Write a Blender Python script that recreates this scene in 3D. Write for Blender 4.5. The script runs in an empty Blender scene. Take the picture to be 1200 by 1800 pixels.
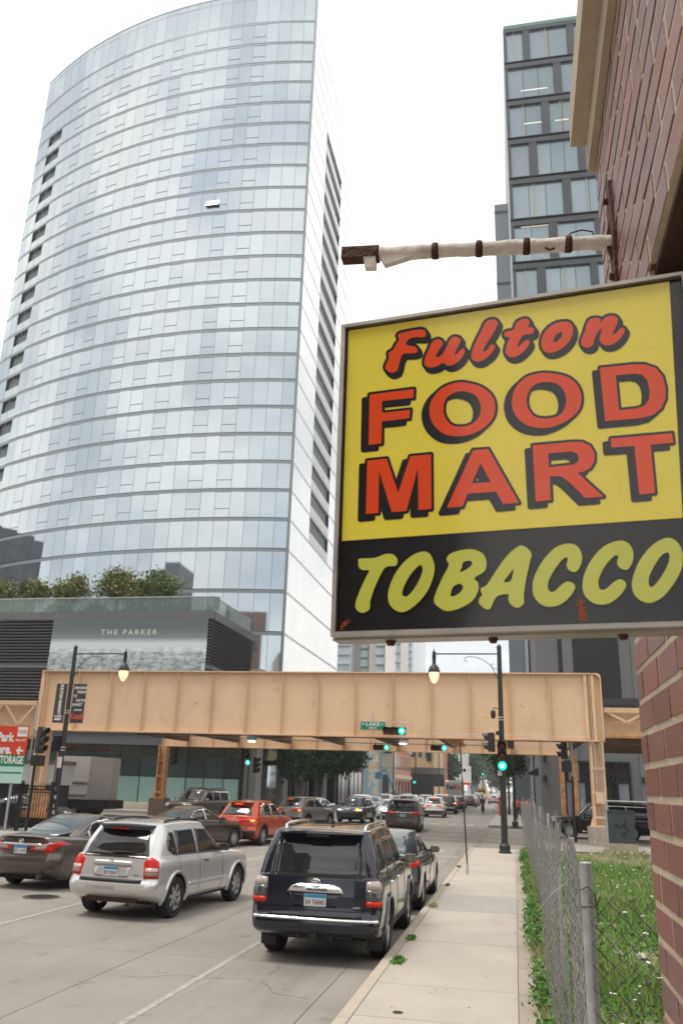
import bpy, bmesh, math, random
import numpy as np
from mathutils import Vector, Matrix
from mathutils.bvhtree import BVHTree
R = math.radians
random.seed(7)
scene = bpy.context.scene
COL = scene.collection
# ---------------------------------------------------------------- camera, sky, sun, exposure
HC = 2.35
YAW, PITCH, ROLL, FPX = R(11.861), R(18.345), R(1.867), 1450.0
Fv = Vector((-math.sin(YAW)*math.cos(PITCH), math.cos(YAW)*math.cos(PITCH), math.sin(PITCH)))
Rv = Vector((math.cos(YAW), math.sin(YAW), 0))
Uv = Rv.cross(Fv)
CAMPOS = Vector((0, 0, HC))
c_, s_ = math.cos(ROLL), math.sin(ROLL)
cx_ = Rv*c_ + Uv*s_          # camera x axis
cy_ = Uv*c_ - Rv*s_          # camera y axis
cam_d = bpy.data.cameras.new('camera')
cam = bpy.data.objects.new('camera', cam_d)
COL.objects.link(cam)
M = Matrix((cx_, cy_, -Fv)).transposed().to_4x4()
M.translation = CAMPOS
cam.matrix_world = M
cam_d.sensor_fit = 'VERTICAL'
cam_d.sensor_height = 36.0
cam_d.lens = FPX/1800*36.0
cam_d.clip_start = 0.05
cam_d.clip_end = 5000
cam_d.dof.use_dof = True
cam_d.dof.focus_distance = 2.6
cam_d.dof.aperture_fstop = 8.0
scene.camera = cam
scene.render.resolution_x = 682
scene.render.resolution_y = 1024

SUN_EL, SUN_AZ = R(67), R(-128)      # azimuth measured from +Y (street direction) towards +X
world = bpy.data.worlds.new('World')
scene.world = world
world.use_nodes = True
nt = world.node_tree
for n in list(nt.nodes): nt.nodes.remove(n)
def N(t, typ, loc=(0, 0), **kw):
    n = t.nodes.new(typ)
    for k, v in kw.items(): setattr(n, k, v)
    return n
wo = N(nt, 'ShaderNodeOutputWorld')
sky = N(nt, 'ShaderNodeTexSky', sky_type='NISHITA')
sky.sun_disc = False
sky.sun_elevation = SUN_EL
sky.sun_rotation = SUN_AZ
bg1 = N(nt, 'ShaderNodeBackground'); bg1.inputs[1].default_value = 0.12
bg2 = N(nt, 'ShaderNodeBackground'); bg2.inputs[1].default_value = 1.0
tc = N(nt, 'ShaderNodeTexCoord')
mp = N(nt, 'ShaderNodeMapping'); mp.inputs['Scale'].default_value = (1, 1, 2.2); mp.inputs['Location'].default_value = (3.1, .4, .2)
n1 = N(nt, 'ShaderNodeTexNoise'); n1.inputs['Scale'].default_value = 2.3; n1.inputs['Detail'].default_value = 7; n1.inputs['Roughness'].default_value = .55
cr = N(nt, 'ShaderNodeValToRGB')          # cloud brightness
cr.color_ramp.elements[0].position = .36; cr.color_ramp.elements[0].color = (.66, .68, .71, 1)
cr.color_ramp.elements[1].position = .56; cr.color_ramp.elements[1].color = (1.10, 1.07, 1.02, 1)
n2 = N(nt, 'ShaderNodeTexNoise'); n2.inputs['Scale'].default_value = 1.7; n2.inputs['Detail'].default_value = 6
mr = N(nt, 'ShaderNodeMapRange'); mr.inputs[1].default_value = .30; mr.inputs[2].default_value = .42; mr.inputs[3].default_value = .6; mr.inputs[4].default_value = 1
mx = N(nt, 'ShaderNodeMixShader')
L = nt.links.new
L(tc.outputs['Generated'], mp.inputs[0]); L(mp.outputs[0], n1.inputs[0]); L(mp.outputs[0], n2.inputs[0])
L(n1.outputs[0], cr.inputs[0]); L(cr.outputs[0], bg2.inputs[0]); L(sky.outputs[0], bg1.inputs[0])
L(n2.outputs[0], mr.inputs[0]); L(mr.outputs[0], mx.inputs[0]); L(bg1.outputs[0], mx.inputs[1]); L(bg2.outputs[0], mx.inputs[2])
L(mx.outputs[0], wo.inputs[0])
sd = bpy.data.lights.new('sun', 'SUN'); sd.energy = 1.5; sd.angle = R(20); sd.color = (1, .96, .9)
so = bpy.data.objects.new('sun', sd); COL.objects.link(so)
sdir = Vector((math.sin(SUN_AZ)*math.cos(SUN_EL), math.cos(SUN_AZ)*math.cos(SUN_EL), math.sin(SUN_EL)))
so.rotation_euler = sdir.to_track_quat('Z', 'Y').to_euler()
so.location = (0, 0, 60)
vs = scene.view_settings
vs.view_transform = 'Standard'; vs.look = 'None'; vs.exposure = 0.58; vs.gamma = 1; vs.use_curve_mapping = False

# ---------------------------------------------------------------- helpers
def ray(px, py):
    a, b = px-600.0, py-900.0
    return (Fv*FPX + cx_*a - cy_*b).normalized()
def at(px, py, Y):
    v = ray(px, py); return CAMPOS + v*(Y/v.y)
def atx(px, py, X):
    v = ray(px, py); return CAMPOS + v*(X/v.x)
def atz(px, py, z=0.0):
    v = ray(px, py); return CAMPOS + v*((z-HC)/v.z)
def pix(P):
    v = Vector(P)-CAMPOS; d = v.dot(Fv)
    if d <= 0.01: return (-9999, -9999)
    return (600+FPX*v.dot(cx_)/d, 900-FPX*v.dot(cy_)/d)

MATS = {}
def mat(name, col, rough=.6, metal=0.0, var=0.0, vscale=3.0, bump=0.0, bscale=40.0, spec=.5, rnd=0.0, emit=None, estr=0.0, streak=0.0, coat=0.0, dirt=0.0, alpha=1.0, trans=0.0, aniso_scale=None, world_pos=False, stains=None, sheen=0.0):
    if name in MATS: return MATS[name]
    m = bpy.data.materials.new(name); m.use_nodes = True
    t = m.node_tree; p = t.nodes['Principled BSDF']; l = t.links.new
    p.inputs['Roughness'].default_value = rough; p.inputs['Metallic'].default_value = metal
    p.inputs['Specular IOR Level'].default_value = spec
    p.inputs['Coat Weight'].default_value = coat; p.inputs['Coat Roughness'].default_value = .03
    p.inputs['Alpha'].default_value = alpha
    p.inputs['Transmission Weight'].default_value = trans
    rgb = N(t, 'ShaderNodeRGB'); rgb.outputs[0].default_value = (*col, 1)
    cur = rgb.outputs[0]
    p.inputs['Sheen Weight'].default_value = sheen
    tco = N(t, 'ShaderNodeTexCoord')
    if world_pos:
        gp = N(t, 'ShaderNodeNewGeometry'); pos = gp.outputs['Position']
    else: pos = tco.outputs['Object']
    def scl(fac_out, lo, hi, cur):
        mrn = N(t, 'ShaderNodeMapRange'); mrn.inputs[3].default_value = lo; mrn.inputs[4].default_value = hi
        l(fac_out, mrn.inputs[0])
        v = N(t, 'ShaderNodeVectorMath', operation='SCALE'); l(cur, v.inputs[0]); l(mrn.outputs[0], v.inputs['Scale'])
        return v.outputs[0], mrn
    geo = None
    if var > 0:
        nn = N(t, 'ShaderNodeTexNoise'); nn.inputs['Scale'].default_value = vscale; nn.inputs['Detail'].default_value = 8; nn.inputs['Roughness'].default_value = .62
        if aniso_scale:
            mpp = N(t, 'ShaderNodeMapping'); mpp.inputs['Scale'].default_value = aniso_scale; l(pos, mpp.inputs[0]); l(mpp.outputs[0], nn.inputs[0])
        else: l(pos, nn.inputs[0])
        cur, q = scl(nn.outputs[0], 1-var, 1+var, cur); q.inputs[1].default_value = .3; q.inputs[2].default_value = .7
        # roughness wobble
        q2 = N(t, 'ShaderNodeMapRange'); q2.inputs[1].default_value = .3; q2.inputs[2].default_value = .7
        q2.inputs[3].default_value = max(0, rough-.08*min(1, rough*4)); q2.inputs[4].default_value = min(1, rough+.1*min(1, rough*4)); l(nn.outputs[0], q2.inputs[0]); l(q2.outputs[0], p.inputs['Roughness'])
    if rnd > 0:
        oi = N(t, 'ShaderNodeObjectInfo'); gi = N(t, 'ShaderNodeNewGeometry')
        ad = N(t, 'ShaderNodeMath', operation='ADD'); l(oi.outputs['Random'], ad.inputs[0]); l(gi.outputs['Random Per Island'], ad.inputs[1])
        fr = N(t, 'ShaderNodeMath', operation='FRACT'); l(ad.outputs[0], fr.inputs[0])
        cur, q = scl(fr.outputs[0], 1-rnd, 1+rnd, cur)
    if streak > 0:
        mp2 = N(t, 'ShaderNodeMapping'); mp2.inputs['Scale'].default_value = (6, 6, .35); l(tco.outputs['Object'], mp2.inputs[0])
        ns = N(t, 'ShaderNodeTexNoise'); ns.inputs['Scale'].default_value = 2.0; ns.inputs['Detail'].default_value = 5; l(mp2.outputs[0], ns.inputs[0])
        cur, q = scl(ns.outputs[0], 1, 1-streak, cur); q.inputs[1].default_value = .5; q.inputs[2].default_value = .72
    for (sc_, lo_, hi_, amt, scv) in (stains or []):      # wear: patches that keep their place
        mps = N(t, 'ShaderNodeMapping'); mps.inputs['Scale'].default_value = scv; mps.inputs['Location'].default_value = (sc_*3.1, 1.7, .3); l(pos, mps.inputs[0])
        nst = N(t, 'ShaderNodeTexNoise'); nst.inputs['Scale'].default_value = sc_; nst.inputs['Detail'].default_value = 9; nst.inputs['Roughness'].default_value = .68; l(mps.outputs[0], nst.inputs[0])
        cur, q = scl(nst.outputs[0], 1, amt, cur); q.inputs[1].default_value = lo_; q.inputs[2].default_value = hi_
    if dirt > 0:
        nd = N(t, 'ShaderNodeTexNoise'); nd.inputs['Scale'].default_value = 1.4; nd.inputs['Detail'].default_value = 10; nd.inputs['Roughness'].default_value = .72; l(pos, nd.inputs[0])
        md = N(t, 'ShaderNodeMapRange'); md.inputs[1].default_value = .58; md.inputs[2].default_value = .70; md.inputs[3].default_value = 0; md.inputs[4].default_value = dirt; l(nd.outputs[0], md.inputs[0])
        mc = N(t, 'ShaderNodeMix'); mc.data_type = 'RGBA'; mc.inputs[7].default_value = (.30, .13, .05, 1); l(md.outputs[0], mc.inputs[0]); l(cur, mc.inputs[6]); cur = mc.outputs[2]
    l(cur, p.inputs['Base Color'])
    if bump > 0:
        nb = N(t, 'ShaderNodeTexNoise'); nb.inputs['Scale'].default_value = bscale; nb.inputs['Detail'].default_value = 6; l(pos, nb.inputs[0])
        bp = N(t, 'ShaderNodeBump'); bp.inputs['Strength'].default_value = bump; bp.inputs['Distance'].default_value = .01; l(nb.outputs[0], bp.inputs['Height']); l(bp.outputs[0], p.inputs['Normal'])
    if emit:
        p.inputs['Emission Color'].default_value = (*emit, 1); p.inputs['Emission Strength'].default_value = estr
    MATS[name] = m; return m

class MB:
    def __init__(s): s.v = []; s.f = []; s.m = []
    def add(s, vs, fs, mi=0):
        o = len(s.v); s.v += [tuple(v) for v in vs]; s.f += [tuple(i+o for i in f) for f in fs]; s.m += [mi]*len(fs); return s
    def box(s, a, b, mi=0):
        x0, y0, z0 = a; x1, y1, z1 = b
        if x0 > x1: x0, x1 = x1, x0
        if y0 > y1: y0, y1 = y1, y0
        if z0 > z1: z0, z1 = z1, z0
        return s.add([(x0, y0, z0), (x1, y0, z0), (x1, y1, z0), (x0, y1, z0), (x0, y0, z1), (x1, y0, z1), (x1, y1, z1), (x0, y1, z1)],
              [(0, 3, 2, 1), (4, 5, 6, 7), (0, 1, 5, 4), (1, 2, 6, 5), (2, 3, 7, 6), (3, 0, 4, 7)], mi)
    def beam(s, p, q, w, h, up=(0, 0, 1), mi=0):
        p = Vector(p); q = Vector(q); d = (q-p).normalized(); up = Vector(up)
        if abs(d.dot(up)) > .98: up = Vector((0, 1, 0))
        x = d.cross(up).normalized()*w/2; y = x.cross(d).normalized()*h/2
        return s.add([p-x-y, p+x-y, p+x+y, p-x+y, q-x-y, q+x-y, q+x+y, q-x+y],
              [(0, 1, 2, 3), (4, 7, 6, 5), (0, 4, 5, 1), (1, 5, 6, 2), (2, 6, 7, 3), (3, 7, 4, 0)], mi)
    def tube(s, pts, r, n=8, mi=0, cap=True):
        pts = [Vector(p) for p in pts]; k = len(pts)
        rs = r if isinstance(r, (list, tuple)) else [r]*k
        vs = []; fs = []
        ref = None
        for i, p in enumerate(pts):
            d = (pts[min(i+1, k-1)]-pts[max(i-1, 0)])
            if d.length < 1e-9: d = Vector((0, 0, 1))
            d.normalize()
            if ref is None or abs(ref.dot(d)) > .95:
                ref = Vector((0, 0, 1)) if abs(d.z) < .9 else Vector((1, 0, 0))
            x = d.cross(ref).normalized(); y = d.cross(x)
            ref = x.cross(d) if False else ref
            for j in range(n):
                a = 2*math.pi*j/n; vs.append(p + (x*math.cos(a)+y*math.sin(a))*rs[i])
        for i in range(k-1):
            for j in range(n):
                fs.append((i*n+j, i*n+(j+1) % n, (i+1)*n+(j+1) % n, (i+1)*n+j))
        if cap: fs += [tuple(range(n-1, -1, -1)), tuple((k-1)*n+j for j in range(n))]
        return s.add(vs, fs, mi)
    def lathe(s, prof, n=16, c=(0, 0, 0), axis='Z', mi=0, cap=True):
        vs = []; fs = []; k = len(prof)
        for r, h in prof:
            for j in range(n):
                a = 2*math.pi*j/n; u, w = r*math.cos(a), r*math.sin(a)
                p = (u, w, h) if axis == 'Z' else ((h, u, w) if axis == 'X' else (u, h, w))
                vs.append((p[0]+c[0], p[1]+c[1], p[2]+c[2]))
        for i in range(k-1):
            for j in range(n): fs.append((i*n+j, i*n+(j+1) % n, (i+1)*n+(j+1) % n, (i+1)*n+j))
        if cap and prof[0][0] > 1e-6: fs.append(tuple(range(n-1, -1, -1)))
        if cap and prof[-1][0] > 1e-6: fs.append(tuple((k-1)*n+j for j in range(n)))
        return s.add(vs, fs, mi)
    def prism(s, poly, off, mi=0):
        n = len(poly); poly = [Vector(p) for p in poly]; off = Vector(off)
        vs = poly + [p+off for p in poly]
        return s.add(vs, [tuple(range(n-1, -1, -1)), tuple(range(n, 2*n))] + [(i, (i+1) % n, n+(i+1) % n, n+i) for i in range(n)], mi)
    def mesh(s, name, mats, smooth=False, off=None):
        me = bpy.data.meshes.new(name)
        v = s.v if off is None else [(p[0]-off[0], p[1]-off[1], p[2]-off[2]) for p in s.v]
        me.from_pydata(v, [], s.f)
        mats = mats if isinstance(mats, (list, tuple)) else [mats]
        for m in mats: me.materials.append(m)
        if len(mats) > 1: me.polygons.foreach_set('material_index', s.m)
        if smooth:
            me.polygons.foreach_set('use_smooth', [True]*len(s.f))
            if smooth != 'all':
                try: me.set_sharp_from_angle(angle=R(35))
                except Exception: pass
        me.update(); return me
def world_loc(o):
    v = Vector((0, 0, 0))
    while o is not None: v += o.location; o = o.parent
    return v
def tag(o, label=None, cat=None, group=None, kind=None):
    if label: o['label'] = label
    if cat: o['category'] = cat
    if group: o['group'] = group
    if kind: o['kind'] = kind
    return o
def empty(name, loc, label, cat, group=None, rz=0):
    o = bpy.data.objects.new(name, None); COL.objects.link(o); o.location = loc; o.rotation_euler = (0, 0, rz); o.empty_display_size = .2
    return tag(o, label, cat, group)
def part(mb, name, m, parent=None, smooth=False, local=False, kind=None, label=None):
    off = None if (local or parent is None) else world_loc(parent)
    me = mb.mesh(name, m, smooth, off)
    o = bpy.data.objects.new(name, me); COL.objects.link(o); o.parent = parent
    if kind: o['kind'] = kind
    if label: o['label'] = label
    return o
def single(mb, name, m, label, cat, group=None, base=None, smooth=False):
    me = mb.mesh(name, m, smooth, base); o = bpy.data.objects.new(name, me); COL.objects.link(o)
    if base: o.location = base
    return tag(o, label, cat, group)
def struct(mb, name, m, smooth=False):
    me = mb.mesh(name, m, smooth); o = bpy.data.objects.new(name, me); COL.objects.link(o); o['kind'] = 'structure'; return o
def inst(me, name, parent, loc, rot=(0, 0, 0), scale=None):
    o = bpy.data.objects.new(name, me); COL.objects.link(o); o.parent = parent; o.location = loc; o.rotation_euler = rot
    if scale: o.scale = scale
    return o
def copy_tree(o, parent=None):
    c = o.copy(); COL.objects.link(c); c.parent = parent
    for ch in o.children: copy_tree(ch, c)
    return c
def interp(t, tab):
    if t <= tab[0][0]: return tab[0][1]
    for (a, b), (c, d) in zip(tab, tab[1:]):
        if t <= c: return b+(d-b)*(t-a)/(c-a) if c > a else d
    return tab[-1][1]
_fonts = {}
def text_mb(s, size=1.0, bold=0.0, sx=1.0, shear=0.0, align='CENTER', depth=0.0, spacing=1.0):
    """lettering as flat mesh in the local XZ plane (reads from -Y), returns MB"""
    key = (s, bold, align, spacing, depth)
    if key not in _fonts:
        cu = bpy.data.curves.new('t', 'FONT'); cu.body = s; cu.size = 1; cu.offset = bold; cu.align_x = align; cu.space_character = spacing; cu.resolution_u = 3; cu.extrude = depth
        ob = bpy.data.objects.new('t', cu); COL.objects.link(ob)
        bpy.context.view_layer.update()
        me = ob.to_mesh(); _fonts[key] = ([v.co.copy() for v in me.vertices], [tuple(p.vertices) for p in me.polygons])
        ob.to_mesh_clear(); bpy.data.objects.remove(ob); bpy.data.curves.remove(cu)
    vs, fs = _fonts[key]
    mb = MB(); mb.add([((v.x+shear*v.y)*sx*size, -v.z, v.y*size) for v in vs], fs); return mb
def xf(mb, M):
    mb.v = [tuple(M @ Vector(v)) for v in mb.v]; return mb
def join(*ms):
    r = MB()
    for m in ms: r.add(m.v, m.f, 0)
    return r

# ---------------------------------------------------------------- materials
road_m = mat('road_concrete', (.265, .243, .213), .85, var=.12, vscale=.7, bump=.25, bscale=60, rnd=.03, world_pos=True, stains=[(.35, .52, .68, .80, (2.6, .25, 1)), (2.2, .60, .68, .72, (1, .8, 1)), (14, .64, .70, .75, (1, 1, 1)), (.9, .30, .38, 1.0, (1, 1, 1))])
lake_m = mat('lake_street_concrete', (.25, .222, .19), .85, var=.16, vscale=.5, bump=.2, bscale=50, rnd=.04, world_pos=True)
walk_m = mat('sidewalk_concrete', (.43, .382, .33), .85, var=.08, vscale=1.2, bump=.25, bscale=80, rnd=.05, world_pos=True, stains=[(1.1, .55, .70, .86, (1, .6, 1)), (9, .62, .70, .80, (1, 1, 1)), (40, .68, .72, .7, (1, 1, 1))])
curb_m = mat('curb_concrete', (.44, .375, .30), .85, var=.14, vscale=3, bump=.4, bscale=60, rnd=.06)
joint_m = mat('joint_dirt', (.09, .08, .065), .95, var=.3, vscale=6)
white_m = mat('worn_road_paint', (.345, .328, .298), .75, var=.36, vscale=9)
steel_m = mat('bridge_paint', (.70, .485, .30), .5, var=.045, vscale=.9, streak=0, dirt=.5, stains=[(.8, .52, .70, .90, (1, 1, .5))], bump=.08, bscale=9)
steel2_m = mat('bridge_paint_rusty', (.52, .27, .11), .65, var=.35, vscale=3.5, streak=.4, bump=.2, bscale=25)
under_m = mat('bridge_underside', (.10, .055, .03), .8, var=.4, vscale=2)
black_m = mat('black_pole_paint', (.018, .019, .02), .42, var=.25, vscale=8)
dark_m = mat('dark_plastic', (.012, .012, .013), .45)
galv_m = mat('galvanised_steel', (.42, .43, .44), .5, metal=.35, var=.18, vscale=14, bump=.1, bscale=90)
wire_m = mat('galvanised_wire', (.21, .205, .195), .55, metal=.4, var=.3, vscale=7)
chrome_m = mat('chrome', (.85, .86, .88), .08, metal=1)
# ---------------------------------------------------------------- ground, streets, pavements
g = MB(); g.box((-1500, -600, -1.5), (1500, 2500, -.06))
struct(g, 'ground', mat('ground_far', (.16, .15, .14), .9, var=.1))
rb = MB(); rb.box((-18.4, -80, -.05), (-1.85, 900, -.014)); rb.box((-1.85, 36.9, -.05), (150, 59.5, -.014)); rb.box((-150, 43, -.05), (-18.4, 59.5, -.014))
road = struct(rb, 'road', joint_m)
xs = [-18.4, -15.0, -11.7, -8.45, -5.2, -2.32, -1.85]
def slab_mesh(w, l, t, gap=.006):
    b = MB(); b.box((gap, gap, -t), (w-gap, l-gap, 0)); return b
ys = [-6+4.6*i for i in range(15)]
for i in range(len(xs)-1):
    for j in range(len(ys)-1):
        if ys[j+1] > 56: continue
        me = slab_mesh(xs[i+1]-xs[i], ys[j+1]-ys[j], .02).mesh('road_slab', road_m)
        inst(me, 'road_slab', road, (xs[i], ys[j], 0))
y1 = ys[-2] if ys[-1] > 56 else ys[-1]
far = MB(); far.box((-18.4, y1+.006, -.012), (-1.85, 900, -.001)); far.box((-18.4, -80, -.012), (-1.85, -6, -.001))
part(far, 'road_surface', road_m, road)
lk = MB()
for x in range(-30, 30):
    for (a, b) in ((36.9, 44.2), (44.2, 51.8), (51.8, 59.5)):
        x0 = -1.85+x*4.5 if x >= 0 else -18.4+(x)*4.5
        if x < 0 and a < 43: continue
        if x >= 0 and a < 44 and x0 > 1.0: continue
        x1 = x0+4.5
        lk.box((x0+.008, a+.008, -.02), (x1-.008, b-.008, 0.0))
part(lk, 'lake_street_slabs', lake_m, road, kind='stuff')
# worn paint
pm = MB()
def line(x0, y0, x1, y1, w):
    d = Vector((x1-x0, y1-y0, 0)).normalized(); n = Vector((-d.y, d.x, 0))*w/2
    a = Vector((x0, y0, .004)); b = Vector((x1, y1, .004))
    pm.add([a-n, b-n, b+n, a+n], [(0, 3, 2, 1)])
for a in range(-8, 34, 4): line(-3.97, a, -3.97, a+4.0, .09)
line(-8.42, 4, -8.42, 30.5, .12)
line(-11.75, 4, -11.75, 30.5, .12)
for x in np.arange(-17.8, -2.0, 1.22): line(x, 34.7, x, 36.6, .56)
line(-9.9, 32.9, -2.1, 32.9, .55)
for y in (38.2, 39.4, 40.6, 41.8, 43.0, 44.4, 45.8, 47.2): line(-1.55, y, .45 if y < 44 else 1.4, y, .5)
for y in np.arange(49, 59, 1.3): line(-1.55, y, 1.0, y, .5)
for x in np.arange(-17.8, -2.0, 1.22): line(x, 61.0, x, 63.4, .5)
for y in range(66, 300, 9): line(-5.2, y, -5.2, y+3, .1); line(-8.4, y, -8.4, y+3, .1); line(-12.9, y, -12.9, y+9, .1)
# turn arrow in the middle lane
pm.add([(-9.75, 27.2, .004), (-9.6, 27.2, .004), (-9.6, 29.2, .004), (-9.3, 29.2, .004), (-9.68, 30.6, .004), (-10.05, 29.2, .004), (-9.75, 29.2, .004)], [(0, 1, 2, 3, 4, 5, 6)])
struct(pm, 'lane_markings', white_m)
ck = MB()
for (x, y, n_, a0) in ((-7.4, 9.4, 26, .2), (-4.9, 10.8, 30, 1.3), (-9.2, 13.2, 22, 2.7), (-5.6, 21, 26, .9), (-3.2, 11.6, 14, 1.8), (-7.9, 24, 20, .1)):
    a = a0; p = Vector((x, y, .0035))
    for _ in range(n_):
        a += random.uniform(-.5, .5); q = p+Vector((math.cos(a), math.sin(a), 0))*random.uniform(.06, .16); w = random.uniform(.002, .005)
        nn_ = Vector((-(q-p).y, (q-p).x, 0)).normalized()*w; ck.add([p-nn_, p+nn_, q+nn_, q-nn_], [(0, 3, 2, 1)]); p = q
struct(ck, 'road_cracks', joint_m)
# manhole cover by the sedan
t = empty('manhole_cover', (-9.55, 16.93, 0), 'round cast iron manhole cover in the road behind the brown sedan', 'manhole')
iron = mat('cast_iron', (.05, .04, .035), .6, metal=.3, var=.3, vscale=20)
b = MB(); b.lathe([(.30, .0), (.30, .009), (0, .009)], 28); part(b, 'cover', iron, t, local=True)
b = MB(); b.lathe([(.31, .0), (.31, .012), (.37, .012), (.37, 0)], 28); part(b, 'frame', joint_m, t, local=True)
b = MB()
for i in range(-4, 5):
    for j in range(-4, 5):
        if i*i+j*j < 18: b.box((i*.06-.018, j*.06-.018, .009), (i*.06+.018, j*.06+.018, .014))
part(b, 'tread', iron, t, local=True, kind='stuff')
t = empty('valve_cover', (-1.26, 9.63, .15), 'small round water valve lid set in the near pavement', 'valve cover')
b = MB(); b.lathe([(.055, 0), (.055, .006), (.035, .006), (.035, .003), (0, .003)], 18); part(b, 'lid', iron, t, local=True)

# near pavement: slabs on a bed
bed = MB(); bed.box((-1.69, -6, 0), (.45, 36.3, .135)); bed.box((.45, 36.6, 0), (40, 43.9, .135))
walk = struct(bed, 'sidewalk', joint_m)
jy = [-5.9, -4.3, -2.7, -1.1, .5, 2.0, 3.45, 4.9, 6.4, 7.9, 9.4, 10.92, 12.41, 13.95, 15.91, 17.46, 20.05, 23.05, 24.9, 26.6, 28.2, 30.1, 32.2, 34.3, 36.3]
patch_m = mat('sidewalk_grey_patch', (.34, .32, .29), .85, var=.08, vscale=2, bump=.2, bscale=80)
for j in range(len(jy)-1):
    me = slab_mesh(1.65, jy[j+1]-jy[j], .05, .005).mesh('paving_slab', patch_m if j in (15,) else walk_m)
    inst(me, 'paving_slab', walk, (-1.69, jy[j], .15+random.uniform(-.002, .002)))
    if j % 1 == 0:
        me = slab_mesh(.36, jy[j+1]-jy[j], .05, .005).mesh('edge_slab', mat('edge_slab', (.35, .295, .24), .9, var=.15, vscale=3, bump=.3, bscale=60, rnd=.05))
        inst(me, 'edge_slab', walk, (-.042, jy[j]+(.4 if 0 < j < len(jy)-1 else 0)*0, .146))
cs = MB(); 
for x in np.arange(.46, 40, 1.83): cs.box((x, 36.65, .10), (x+1.815, 43.85, .15))
part(cs, 'cross_pavement', mat('cross_walk_concrete', (.36, .33, .29), .9, var=.12, vscale=1, rnd=.05), walk, kind='stuff')
# kerb stones
kb = struct(MB().box((-1.845, -6, -.01), (-1.70, 36.2, .12)), 'curb', joint_m)
y = -6.0
while y < 36:
    l = 3.05; l2 = min(l, 36.2-y)
    me = MB().prism([(0, .004, -.16), (.155, .004, -.16), (.155, .004, 0), (.035, .004, 0), (.012, .004, -.012), (0, .004, -.04)], (0, l2-.008, 0)).mesh('kerbstone', curb_m)
    inst(me, 'kerbstone', kb, (-1.85, y, .152)); y += l
# corner ramp in red brick-coloured tiles and pole footing
rp = MB(); rp.add([(-1.3, 36.35, .02), (.35, 36.35, .155), (.35, 37.1, .03), (-1.3, 37.1, .004)], [(0, 1, 2, 3)])
struct(rp, 'kerb_ramp', mat('red_ramp', (.33, .12, .08), .8, var=.15, vscale=5))
# far pavements
fp = MB(); fp.box((-1.85, 60.2, 0), (3.2, 700, .15)); fp.box((-23.8, 60.2, 0), (-18.4, 700, .15)); fp.box((-60, 60.2, 0), (-23.8, 63.5, .15)); fp.box((3.2, 60.2, 0), (60, 63.5, .15)); fp.box((-21.2, -60, 0), (-18.4, 42.4, .15)); fp.box((-60, 39.5, 0), (-21.2, 42.4, .15))
struct(fp, 'far_sidewalk', mat('far_walk', (.34, .32, .29), .9, var=.1, vscale=.8))
lot = MB(); lot.box((-60, -60, -.02), (-21.2, 39.5, .06)); struct(lot, 'parking_lot', mat('lot_asphalt', (.10, .095, .09), .9, var=.2, vscale=1.0))
soil = MB(); soil.box((.33, 2.0, -.02), (60, 36.6, .10)); struct(soil, 'vacant_lot', mat('lot_soil', (.20, .19, .10), .95, var=.4, vscale=1.2, bump=.4, bscale=8))

# ---------------------------------------------------------------- glass tower
glass_m = mat('tower_glass', (.485, .54, .57), .03, metal=.92, rnd=.05, spec=.5)
glass_side = mat('tower_sky_white_panel', (.86, .88, .90), .16, metal=.55, rnd=.03, aniso_scale=(3, 3, .05), var=.05, vscale=1.5)  # pale panels, base whitened for the bright sky mirrored at a grazing angle
mull_m = mat('tower_mullion', (.20, .225, .235), .4, metal=.5)
span_m = mat('tower_spandrel', (.25, .285, .30), .35, metal=.5, rnd=.05)
dkslot = mat('balcony_shade', (.014, .018, .02), .5)  # near-black base paints in the shade inside the balcony slots
wslab = mat('balcony_white', (.88, .90, .90), .35)
TC = Vector((-32.0, 131.1)); TR = 57.0
def arcp(s, off=0.0):       # s metres along the arc from the right corner going left
    x0 = -20.95; a0 = math.asin((x0-TC.x)/TR)
    a = a0 - s/TR; r = TR+off
    return Vector((TC.x+r*math.sin(a), TC.y-r*math.cos(a))), a
floors = [0.35, 4.0, 7.6, 11.7, 15.75, 19.8, 23.95, 27.1]
while floors[-1] < 91: floors.append(floors[-1]+3.07)
floors[-1] = 91.9; topz = 96.9
PW = 1.535; NP = 24; NB = 2           # glass bays, then balcony bays, then a last glass bay
tower = empty('glass_tower', (-32, 85, 0), 'tall curved glass apartment tower with balcony slots rising behind the orange rail bridge', 'building')
TO = world_loc(tower)
pane_cache = {}
def pane_mesh(w, h):
    k = (round(w, 3), round(h, 3))
    if k not in pane_cache:
        b = MB(); b.box((.02, -.03, .0), (w-.02, 0, h)); pane_cache[k] = b.mesh('pane', glass_m)
    return pane_cache[k]
OPER = {4, 6, 9, 11, 13, 16, 18, 21}
rest = MB(); mul = MB(); fr = MB()
cands = []
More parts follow.
